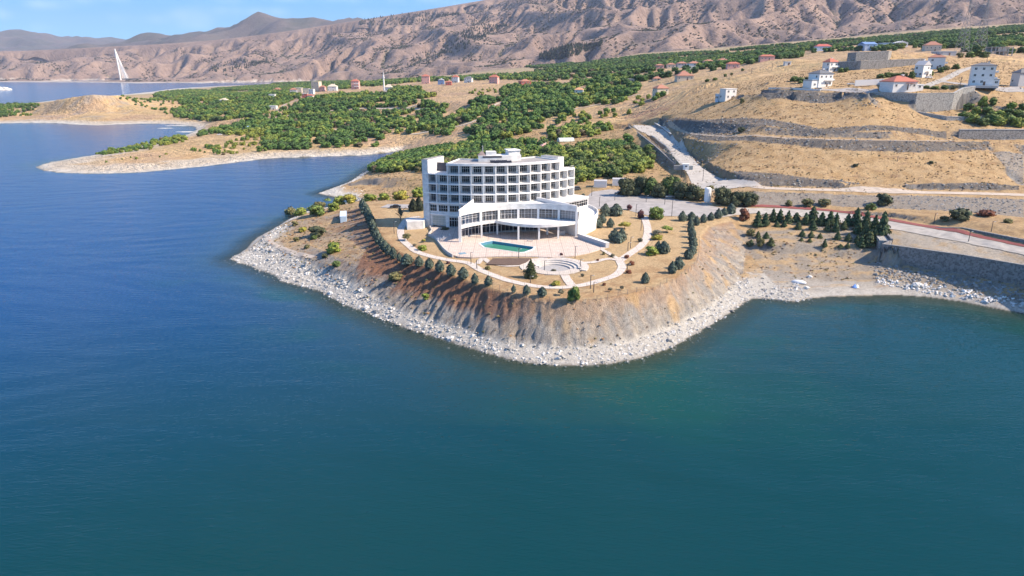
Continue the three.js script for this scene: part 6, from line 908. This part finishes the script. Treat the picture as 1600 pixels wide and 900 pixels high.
house(772, 130.5, 16, 13, 'pink two-storey house with red roofs on the tan spur', { wall: 'pink', tile: 'tileRed', turn: -16 });
house(732, 129, 14, 9, 'white house with a dark roof on the tan spur', { tile: 'slate', turn: -12 });
house(711.5, 129, 12, 11, 'white house with a red roof between the red shed and the dark-roofed house', { tile: 'tileRed', turn: -12 });
house(701, 133, 14, 6, 'low dark red shed on the tan spur', { wall: 'red', tile: 'tileRed', roof: 'gable', floors: 1, name: 'shed', category: 'shed', turn: 90 });
house(689, 132, 11, 9, 'small blue house left of the red shed', { wall: 'blue', tile: 'wall', roof: 'gable', floors: 1 });
house(665, 131, 14, 14, 'tall pink apartment house leftmost on the tan spur', { wall: 'pink', tile: 'tileRed', floors: 3, rise: 0.2 });
house(555, 139.5, 14, 15, 'rose three-storey house with a red roof left of the minaret', { wall: 'pink', tile: 'tileRed', floors: 3, rise: 0.2, balcony: true });
house(519, 142, 16, 10, 'wide white house with a beige hip roof between the rose house and the village', { tile: 'beige', rise: 0.35 });
house(494, 143, 15, 15, 'pale pink block highest in the village cluster', { wall: 'beige', roof: 'flat', tile: 'beige', floors: 3, turn: -14 });
house(504, 143, 10, 9, 'pinkish house right of the highest village block', { wall: 'pink', floors: 2, turn: -10 });
house(487, 148.5, 9, 9, 'bright white house in front of the highest village block', { roof: 'flat', tile: 'wall', turn: -14 });
house(478, 147, 11, 8.5, 'beige flat house left of the bright white village house', { wall: 'beige', roof: 'flat', tile: 'concrete' });
house(458, 148, 12, 10, 'grey two-storey house at the left of the village cluster', { wall: 'grey', turn: 12, rise: 0.25 });
house(467, 145.5, 11, 8, 'pale flat house right of the grey village house', { wall: 'beige', roof: 'flat', tile: 'wall' });
house(476.5, 156.5, 9, 10, 'small red-walled house at the front of the village', { wall: 'red', roof: 'flat', tile: 'wall', cols: 2 });
house(485, 155.5, 9, 8, 'small white house with a red roof at the front of the village', { tile: 'tileRed', floors: 1 });
house(432.5, 144, 13, 6.5, 'house with an orange-brown roof among trees left of the village', { wall: 'grey', floors: 1, rise: 0.5 });
house(425, 155, 11, 7.5, 'white house with a white roof in the orchard left of the village', { roof: 'flat', tile: 'wall' });
house(426, 171.5, 13, 6, 'low white house by the clearing in the left orchard', { roof: 'flat', tile: 'wall', floors: 1 });
house(349, 161, 13, 7, 'white house with a pale roof alone in the far left orchard', { tile: 'beige', floors: 1, rise: 0.35 });
house(866, 179, 16, 7, 'small pink-roofed house in the trees uphill of the hotel', { wall: 'beige', floors: 1, rise: 0.55 });
house(851, 235, 13, 10, 'little hut with a pinkish roof in the grove behind the hotel', { wall: 'beige', tile: 'pink', floors: 1, rise: 0.35, turn: 20 });
house(607, 143, 13, 10.5, 'pale mosque building with a hip roof beside the minaret', { wall: 'wall', tile: 'beige', floors: 1, rise: 0.4, name: 'mosque', category: 'mosque' });
{ const p = hit(601, 142.5), s = scaleAt(p), h = 32 / s, t = thing('minaret', 'slender white minaret beside the mosque on the spur', 'minaret', [p.x, p.y - 0.5, p.z + 3]); const L = (r0, r1, y0, y1, n = 12) => { const g = new THREE.CylinderGeometry(r1, r0, y1 - y0, n); g.translate(0, (y0 + y1) / 2, 0); return g; }; mesh('shaft', L(1.25, 0.95, 0, h * 0.78), whiteClean, t); mesh('gallery', merge([L(1.0, 1.7, h * 0.62, h * 0.645), L(1.7, 1.7, h * 0.645, h * 0.67)]), whiteClean, t); mesh('spire', L(1.05, 0.03, h * 0.78, h), M_.grey, t); }
{ const p = hit(1566, 86.5), t = thing('unfinished_building', 'bare concrete skeleton of an unfinished house on the right ridge', 'building', [p.x, p.y - 0.4, p.z - 5], -0.15), s = scaleAt(p), w = 32 / s, h = 12.5 / s; for (let f = 0; f < 3; f++) mesh('slab', box(0, 0.3 + f * h / 2, 0, w, 0.35, 10), M_.concrete, t); for (let k = 0; k < 6; k++) for (const z of [-4.6, 4.6]) mesh('pillar', box(-w / 2 + 0.4 + (w - 0.8) * k / 5, h / 2 + 0.3, z, 0.6, h - 0.36, 0.6), M_.concrete, t); mesh('infill_wall', merge([box(-w * 0.4, h / 4 + 0.3, 4.5, w * 0.16, h / 2 - 0.4, 0.2), box(w * 0.1, h * 0.75 + 0.3, 4.5, w * 0.16, h / 2 - 0.4, 0.2), box(-w * 0.1, h * 0.75 + 0.3, 4.5, w * 0.16, h / 2 - 0.4, 0.2)]), M_.beige, t); mesh('rear_wall', box(0, h / 2 + 0.3, -4.2, w - 1, h - 0.4, 0.2), M_.concrete, t); }
// sheds, container, kiosk, tank
function shed(u, v, w, h, d, ry, label, mat, cat, nm, rm = M_.grey) { const p = hit(u, v), t = thing(nm, label, cat, [p.x, p.y - 0.1, p.z], ry); mesh('body', box(0, h / 2, 0, w, h, d), mat, t); mesh('roof', box(0, h + 0.06, 0, w + 0.15, 0.12, d + 0.15), rm, t); const L = []; for (let k = 0; k < 9; k++) { L.push(box(-w / 2 + w * (k + 0.5) / 9, h / 2, d / 2 + 0.025, 0.1, h - 0.3, 0.05)); L.push(box(w / 2 + 0.025, h / 2, -d / 2 + d * (k + 0.5) / 9, 0.05, h - 0.3, 0.1)); } mesh('ribs', merge(L), mat, t); return t; }
shed(938, 291.5, 6.3, 3.1, 5, -0.15, 'white shed closer to the hotel of two at the grove edge', whiteClean, 'shed', 'white_shed');
shed(967, 289, 6.5, 3.2, 5, -0.15, 'white shed partly behind the dark trees, farther from the hotel of two', whiteClean, 'shed', 'white_shed');
{ const t = shed(537, 343.5, 2.6, 2.7, 12, 0.22, 'pale blue shipping container standing on the bare ground left of the spruce row', std([0.50, 0.62, 0.74], 0.6), 'container', 'shipping_container', std([0.55, 0.66, 0.77], 0.6)); mesh('door', box(-0.6, 1.35, 6.06, 1.15, 2.3, 0.06), std([0.42, 0.55, 0.68], 0.6), t); mesh('door', box(0.6, 1.35, 6.06, 1.15, 2.3, 0.06), std([0.42, 0.55, 0.68], 0.6), t); }
{ const p = hit(1071, 265), t = thing('gate_booth', 'small white gate booth on the grove side of the valley road', 'booth', [p.x, p.y, p.z], -0.1); mesh('body', box(0, 1.5, 0, 3.0, 3, 2.6), whiteClean, t); mesh('roof', box(0, 3.06, 0, 3.5, 0.14, 3.1), whiteClean, t); houseWindow(t, 1.2, 0.9, 0.1, 1.9, 1.32, 0); mesh('side_hut', box(-3.9, 1.1, 0.2, 4.6, 2.2, 2), std([0.25, 0.25, 0.25], 0.9), t); mesh('side_hut', box(2.6, 1.1, 0, 2, 2, 2), std([0.3, 0.32, 0.32], 0.9), t); }
{ const p = hit(1104.5, 318), t = thing('storage_tank', 'tall white cylindrical tank on legs between the dark trees', 'tank', [p.x, p.y, p.z]); const c = (r0, r1, y0, y1) => { const g = new THREE.CylinderGeometry(r1, r0, y1 - y0, 24); g.translate(0, (y0 + y1) / 2, 0); return g; }; mesh('vessel', merge([c(1.1, 1.4, 0.7, 1.1), c(1.4, 1.4, 1.1, 6.6), c(1.4, 0.9, 6.6, 7.1)]), whiteClean, t); for (let k = 0; k < 4; k++) mesh('leg', box(0.9 * Math.cos(k * 1.571 + 0.7), 0.45, 0.9 * Math.sin(k * 1.571 + 0.7), 0.18, 0.9, 0.18), M_.grey, t); mesh('pipe', c(0.08, 0.08, 0.2, 6.8).translate(1.5, 0, 0.3), M_.grey, t); mesh('base_slab', box(0, 0.05, 0, 4, 0.3, 4), M_.concrete, t); }
// cars
function car(x, z, ry, paint, label, tall = false, name = 'parked_car', y0) {
  const t = thing(name, label, 'car', [x, (y0 ?? H(x, z)) + 0.15, z], ry), h = tall ? 1 : 0.82;
  const s = new THREE.Shape(); s.moveTo(-2.2, 0.35); s.lineTo(-2.25, 0.75 * h); s.quadraticCurveTo(-2.1, 0.95 * h, -1.4, 1.0 * h); s.lineTo(1.3, 1.02 * h); s.quadraticCurveTo(2.1, 0.98 * h, 2.25, 0.8 * h); s.lineTo(2.2, 0.35); s.closePath();
  const b = new THREE.ExtrudeGeometry(s, { depth: 1.5, bevelEnabled: true, bevelSize: 0.12, bevelThickness: 0.12, bevelSegments: 2 }); b.translate(0, 0, -0.75); mesh('body', b, std(paint, 0.3), t);
  const c = new THREE.Shape(); c.moveTo(-1.35, h * 0.98); c.lineTo(-0.65, h * (tall ? 1.72 : 1.62)); c.lineTo(tall ? 1.5 : 0.95, h * (tall ? 1.74 : 1.62)); c.lineTo(tall ? 2.0 : 1.75, h); c.closePath(); const g = new THREE.ExtrudeGeometry(c, { depth: 1.3, bevelEnabled: true, bevelSize: 0.05, bevelThickness: 0.08, bevelSegments: 1 }); g.translate(0, 0, -0.65); mesh('window', g, M_.pane, t);
  mesh('roof_panel', box(tall ? 0.42 : 0.15, h * (tall ? 1.77 : 1.66), 0, tall ? 2.0 : 1.5, 0.06, 1.35), std(paint, 0.3), t);
  for (const X of [-1.4, 1.4]) for (const Z of [-0.78, 0.78]) { const w = new THREE.CylinderGeometry(0.34, 0.34, 0.22, 16); w.rotateX(Math.PI / 2); const m = mesh('wheel', w, std([0.02, 0.02, 0.02], 0.9), t); m.position.set(X, 0.34, Z); const r = new THREE.CylinderGeometry(0.19, 0.19, 0.24, 10); r.rotateX(Math.PI / 2); mesh('rim', r, std([0.5, 0.5, 0.52], 0.3, { metalness: 0.7 }), m); }
  for (const Z of [-0.55, 0.55]) mesh('headlight', box(-2.33, 0.68 * h, Z, 0.06, 0.16, 0.35), std([0.8, 0.8, 0.8], 0.1), t);
  return t;
}
{ const c = (u, v, ry, paint, label, tall) => { const p = hit(u, v); car(p.x, p.z, ry, paint, label, tall); };
  c(1046, 309.5, 0.05, [0.34, 0.34, 0.35], 'grey off-road car parked under the dark trees at the car park edge', true);
  c(968, 304, 0.3, [0.025, 0.03, 0.04], 'dark saloon car in the tree shade left in the car park'); c(618, 325, 0.1, [0.02, 0.02, 0.025], 'dark car standing in the shadow of the hotel on the forecourt');
  c(900, 297.5, 0.2, [0.06, 0.07, 0.08], 'dark car seen just beside the right end of the hotel', true); c(1330, 133, 0, [0.7, 0.7, 0.7], 'white car parked beside the white villa with the dark roof'); c(1451, 122.5, 0.3, [0.65, 0.66, 0.68], 'white car beside the gabled white house'); c(343, 211.5, 0.2, [0.7, 0.7, 0.7], 'white car among the rubble at the root of the spit', true); }
// lamp posts
{ const dark = std([0.06, 0.06, 0.065], 0.6), head = std([0.75, 0.75, 0.72], 0.4);
  const lamp = (u, v, hp, label) => { const p = hit(u, v), h = hp / scaleAt(p), t = thing('lamp_post', label, 'lamp post', [p.x, p.y - 0.1, p.z]), g = new THREE.CylinderGeometry(0.09, 0.13, h, 8); g.translate(0, h / 2, 0); mesh('pole', g, dark, t); mesh('arm', box(0.35, h - 0.06, 0, 0.8, 0.09, 0.09), dark, t); mesh('lamp_head', box(0.7, h - 0.14, 0, 0.5, 0.14, 0.24), head, t); };
  [[736, 413, 20, 'at the left end of the terrace edge'], [745, 420, 15, 'at the fork of the promenade left of the brown bed'], [810.5, 404, 17, 'right in front of the swimming pool'], [850.5, 427, 21, 'in front of the steps of the amphitheatre'], [898.5, 403.5, 20, 'on the terrace corner right of the amphitheatre'], [906.5, 423, 19, 'on the lawn edge right of the amphitheatre'], [922.5, 451, 23, 'at the lower promenade, taller of the two together'], [927.5, 457, 18, 'by the rim fence just below the lower promenade'], [981, 391.5, 14, 'left of a close pair at the bend of the garden path'], [985, 388, 19, 'right of a close pair at the bend of the garden path'], [980, 421, 10, 'between the red shrubs at the path crossing'], [993.5, 337.5, 19, 'beside the purple-leaved trees at the car park'], [1049.5, 338, 26, 'tallest at the front edge of the car park'], [1038.5, 320, 14, 'in the middle of the car park near the grey car'], [1009.5, 316.5, 12, 'at the rear edge of the car park'], [936.5, 323, 16, 'on the verge near the right end of the hotel'], [960.5, 313.5, 11, 'beside the dark saloon car'], [924.5, 306.5, 16, 'behind the hotel end towards the white sheds'], [1098, 283, 20, 'on the valley road bend below the gate booth'], [1064.5, 278, 14, 'just below the gate booth'], [1001.5, 360, 18, 'on the lawn left of the straight garden path'], [828.5, 442, 12, 'in front of the dark cypress'], [616, 365, 20, 'on the lawn left of the hotel'], [1459, 349, 16, 'above the start of the stone roadside wall'], [1548.5, 362, 17, 'above the middle of the stone roadside wall'], [1513, 378, 18, 'on the lake side of the lake road']].forEach(([u, v, h, w]) => lamp(u, v, h, 'dark slim lamp post ' + w)); }
// rim fence
{ const t = thing('rim_fence', 'thin wire fence with many posts along the cliff rim of the promontory', 'fence'); const p = smooth(pts(`770 449 12; 800 460 12; 850 468 12; 890 471 12; 940 466.5 12; 990 458 12; 1040 443.5 12; 1071 426 12; 1088 410 12; 1092 390 12.2; 1092 372 12.5`), 3.2), metal = std([0.25, 0.22, 0.2], 0.8); p.forEach(([x, z], k) => { if (k % 1 === 0) mesh('post', box(x, H(x, z) + 0.7, z, 0.09, 1.6, 0.09), metal, t); }); mesh('wire', merge([0.5, 1.0, 1.4].map((y) => new THREE.TubeGeometry(new THREE.CatmullRomCurve3(p.map(([x, z]) => new THREE.Vector3(x, H(x, z) + y, z))), p.length * 2, 0.018, 4))), metal, t); }
// things on the beach
{ const p = hit(1248, 442), t = thing('rowing_boat', 'white upturned boat lying on the beach', 'boat', [p.x, p.y + 0.1, p.z], -0.4); const g = new THREE.SphereGeometry(1, 20, 10, 0, 6.2832, 0, 1.5708); g.scale(2.4, 0.95, 1.0); mesh('hull', g, whiteClean, t); mesh('gunwale', (() => { const q = new THREE.TorusGeometry(1, 0.05, 6, 32); q.rotateX(Math.PI / 2); q.scale(2.42, 1.5, 1.02); return q; })(), std([0.15, 0.2, 0.3], 0.6), t); mesh('keel', box(0, 0.93, 0, 2.6, 0.1, 0.08), std([0.5, 0.5, 0.5], 0.6), t);
  const q = hit(1335.5, 449), s = thing('beach_tent', 'tiny blue and white tent on the beach near the water', 'tent', [q.x, q.y, q.z], 0.3); const c = new THREE.ConeGeometry(1.1, 1.3, 4); c.translate(0, 0.65, 0); mesh('canvas', c, std([0.12, 0.25, 0.6], 0.8), s); const d = new THREE.ConeGeometry(0.8, 1.0, 4); d.translate(0.9, 0.5, 0.1); mesh('awning', d, whiteClean, s);
  for (const [u, v, r, l] of [[1265, 433.5, 0.9, 'white boulder on the bench just uphill of the upturned boat'], [1260, 451, 1.0, 'pale boulder at the stones between the upturned boat and the water'], [1432, 447, 1.5, 'large pale block beside the grey riprap above the beach']]) { const p2 = hit(u, v), g2 = new THREE.IcosahedronGeometry(r, 2), a = g2.attributes.position, V = new THREE.Vector3(); for (let k = 0; k < a.count; k++) { V.fromBufferAttribute(a, k); const m = 0.8 + 0.3 * n3(V.x / r * 1.2 + u, V.y / r * 1.2, V.z / r * 1.2); a.setXYZ(k, V.x * m * 1.25, V.y * m * 0.7, V.z * m); } g2.computeVertexNormals(); tag(mesh('boulder', g2.translate(p2.x, p2.y + r * 0.25, p2.z), std([0.66, 0.65, 0.62], 0.95, { bumpMap: rep(gritBump, 1), bumpScale: 0.05 })), l, 'boulder'); } }
// greenhouse tunnel and tent by the far clearing
{ const p = hit(884, 221), t = thing('greenhouse_tunnel', 'pale plastic greenhouse tunnel in the grove uphill of the hotel', 'greenhouse', [p.x, p.y, p.z], 0.25); const g = new THREE.CylinderGeometry(2.6, 2.6, 11, 20, 1, false, 0, Math.PI); g.rotateZ(Math.PI / 2); g.rotateX(0); mesh('cover', g.rotateX(-Math.PI / 2 + Math.PI / 2), std([0.62, 0.66, 0.6], 0.5), t); for (let k = 0; k < 5; k++) { const r = new THREE.TorusGeometry(2.63, 0.05, 6, 20, Math.PI); r.rotateY(Math.PI / 2); r.translate(-5.2 + k * 2.6, 0, 0); mesh('hoop', r, M_.grey, t); }
  const q = hit(388, 203), s = thing('tarpaulin_tent', 'light blue tarpaulin tent in the rubble clearing at the root of the spit', 'tent', [q.x, q.y, q.z]); mesh('canopy', gableRoof(9, 6, 2).translate(0, 2, 0), std([0.3, 0.5, 0.75], 0.7), s); for (const x of [-4, 4]) for (const z of [-2.8, 2.8]) mesh('pole', box(x, 1, z, 0.15, 2, 0.15), M_.grey, s); }
// electricity pylons and poles
{ const steel = std([0.28, 0.29, 0.31], 0.6, { metalness: 0.3 }); const bar = (a, b, r) => { const v = new THREE.Vector3().subVectors(b, a), g = new THREE.CylinderGeometry(r, r, v.length(), 5); g.applyQuaternion(new THREE.Quaternion().setFromUnitVectors(new THREE.Vector3(0, 1, 0), v.clone().normalize())); g.translate((a.x + b.x) / 2, (a.y + b.y) / 2, (a.z + b.z) / 2); return g; };
  const pylon = (u, v, D, h, label) => { const q = PD(u, v, D), y = Math.min(q[2], H(q[0], q[1])) - 0.5, t = thing('power_pylon', label, 'pylon', [q[0], y, q[1]], 0.4), B = h * 0.085, at = (k, f) => new THREE.Vector3((k & 1 ? 1 : -1) * mix(B, 0.5, Math.min(1, f / 0.75)), f * h, (k & 2 ? 1 : -1) * mix(B, 0.5, Math.min(1, f / 0.75))); for (let k = 0; k < 4; k++) mesh('leg', merge([bar(at(k, 0), at(k, 0.75), 0.14), bar(at(k, 0.75), at(k, 1), 0.11)]), steel, t); const L = []; for (let j = 0; j < 14; j++) { const f0 = j / 14, f1 = (j + 1) / 14; for (const [a, b] of [[0, 1], [1, 3], [3, 2], [2, 0]]) { L.push(bar(at(a, f0), at(b, f1), 0.07), bar(at(b, f0), at(a, f1), 0.07)); } } mesh('bracing', merge(L), steel, t); for (const f of [0.76, 0.86, 0.96]) mesh('cross_arm', merge([bar(new THREE.Vector3(-h * 0.11, f * h, 0), new THREE.Vector3(h * 0.11, f * h, 0), 0.12), bar(new THREE.Vector3(-h * 0.11, f * h, 0), new THREE.Vector3(0, f * h + 1.6, 0), 0.07), bar(new THREE.Vector3(h * 0.11, f * h, 0), new THREE.Vector3(0, f * h + 1.6, 0), 0.07)]), steel, t); };
  pylon(1503, 78, 640, 54, 'lattice power pylon left of a pair on the right ridge'); pylon(1530, 76, 660, 58, 'lattice power pylon right of a pair on the right ridge'); pylon(1402, 58, 1500, 62, 'distant lattice power pylon in front of the mountain foot');
  const wood = std([0.22, 0.19, 0.16], 0.9); [[1325, 108, 18, 'beside the big grey walls'], [1500, 136, 16, 'between the bungalow and the three-storey villa'], [1541, 100, 16, 'behind the three-storey villa'], [1174, 116, 10, 'alone on the tan crest'], [1206, 110, 11, 'right of the lone crest pole'], [1117, 108, 9, 'at the end of the crest road'], [1402, 252, 9, 'in the lower tan field']].forEach(([u, v, hp, w]) => { const p = hit(u, v); if (!p) return; const h = hp / scaleAt(p), t = thing('utility_pole', 'thin utility pole ' + w, 'utility pole', [p.x, p.y - 0.2, p.z]), g = new THREE.CylinderGeometry(0.11, 0.16, h, 7); g.translate(0, h / 2, 0); mesh('pole', g, wood, t); mesh('cross_arm', box(0, h - 0.5, 0, 1.6, 0.12, 0.12), wood, t); }); }
// cable-stayed bridge far over the lake
{ const q = PD(194, 123.5, 4020), x = q[0], z = q[1], t = thing('cable_bridge', 'far white cable-stayed bridge with one tall pylon over the lake narrows', 'bridge', [x, 0, z]); const quad = (p0, p1, w0, w1) => { const v = new THREE.Vector3().subVectors(p1, p0), g = new THREE.CylinderGeometry(w1, w0, v.length(), 6); g.applyQuaternion(new THREE.Quaternion().setFromUnitVectors(new THREE.Vector3(0, 1, 0), v.clone().normalize())); g.translate((p0.x + p1.x) / 2, (p0.y + p1.y) / 2, (p0.z + p1.z) / 2); return g; }, V = (a, b, c) => new THREE.Vector3(a, b, c), top = V(-24, 172, 0);
  mesh('pylon_leg', quad(V(-13, 0, 12), top, 4.2, 3), whiteClean, t); mesh('pylon_leg', quad(V(12, 0, -12), V(-23.2, 168, 0), 6.5, 3), whiteClean, t); mesh('pylon_head', quad(V(-24, 130, 0), V(-24.6, 178, 0), 4.2, 2.6), whiteClean, t);
  for (let k = 0; k < 9; k++) mesh('stay_cable', quad(V(-23.4, 168 - k * 9, 0), V(26 - k * 4, 12, -8 + k), 0.8, 0.8), whiteClean, t); mesh('deck', box(75, 17, -10, 360, 6, 16, 0.06), std([0.12, 0.13, 0.16], 0.8), t); for (let k = 0; k < 5; k++) mesh('pier', box(30 + k * 42, 3, -12, 6, 30, 9), M_.concrete, t); }
// low islets of bleached rock
{ const islet = (u, v, w, d, h) => { const [x, z] = P(u, v, 0), g = new THREE.SphereGeometry(1, 40, 14, 0, 6.2832, 0, 1.5708), a = g.attributes.position; for (let k = 0; k < a.count; k++) { const m = 0.85 + 0.25 * n2(a.getX(k) * 2 + u, a.getZ(k) * 2); a.setXYZ(k, a.getX(k) * m * w, a.getY(k) * h * m - 0.15, a.getZ(k) * m * d); } g.computeVertexNormals(); g.translate(x, 0, z); struct('islet', g, std([0.72, 0.70, 0.66], 0.95, { bumpMap: rep(gritBump, 0.2), bumpScale: 0.6 })); }; islet(3, 140.6, 34, 24, 11); islet(277, 196.5, 17, 6, 0.7); islet(260, 200.5, 11, 4.5, 0.6); islet(293, 206, 15, 6, 0.6); }

// bits of furniture on the terrace
{ const chair = (u, v, ry, label) => { const p = P(u, v, 12.75), t = thing('garden_chair', label, 'chair', [p[0], 12.76, p[1]], ry); mesh('seat', box(0, 0.42, 0, 0.55, 0.06, 0.55), whiteClean, t); mesh('backrest', box(0, 0.72, -0.26, 0.55, 0.56, 0.05), whiteClean, t); for (const x of [-0.24, 0.24]) for (const z of [-0.24, 0.24]) mesh('leg', box(x, 0.2, z, 0.05, 0.4, 0.05), whiteClean, t); };
  chair(685, 376, 0.6, 'white garden chair farthest left in the shade of the terrace'); chair(689, 374.6, 2.4, 'white garden chair facing away in the shade of the terrace'); chair(692.5, 373, 4.0, 'white garden chair nearest the pavilion in the terrace shade'); chair(703, 369, 1.2, 'white garden chair close to the dark hotel doors');
  const bench = (u, v, ry, label) => { const p = P(u, v, 12.75), t = thing('stone_bench', label, 'bench', [p[0], 12.76, p[1]], ry); mesh('seat', box(0, 0.42, 0, 2.2, 0.12, 0.55), M_.concrete, t); for (const x of [-0.8, 0.8]) mesh('leg', box(x, 0.18, 0, 0.2, 0.36, 0.45), M_.concrete, t); };
  bench(828, 377, 0.1, 'low grey bench on the terrace between two canopy columns'); bench(805, 373.5, 0.4, 'low grey bench under the canopy near its left column');
  const c = (u, v, w, h, d, m, label) => { const p = P(u, v, 12.75), t = thing('crate', label, 'crate', [p[0], 12.75, p[1]], 0.4); mesh('box', box(0, h / 2, 0, w, h, d), m, t); mesh('lid', box(0, h + 0.04, 0, w + 0.08, 0.08, d + 0.08), M_.grey, t); };
  c(878, 367, 2.0, 1.4, 1.2, M_.concrete, 'grey chest stored under the canopy against the right wall'); }
plant(`695 359.5 6 14`, 'wild_shrub', 'dark spiky plant in the shade below the lattice window', 'bush', 'shrub', 'dusty');

renderer.render(scene, camera);
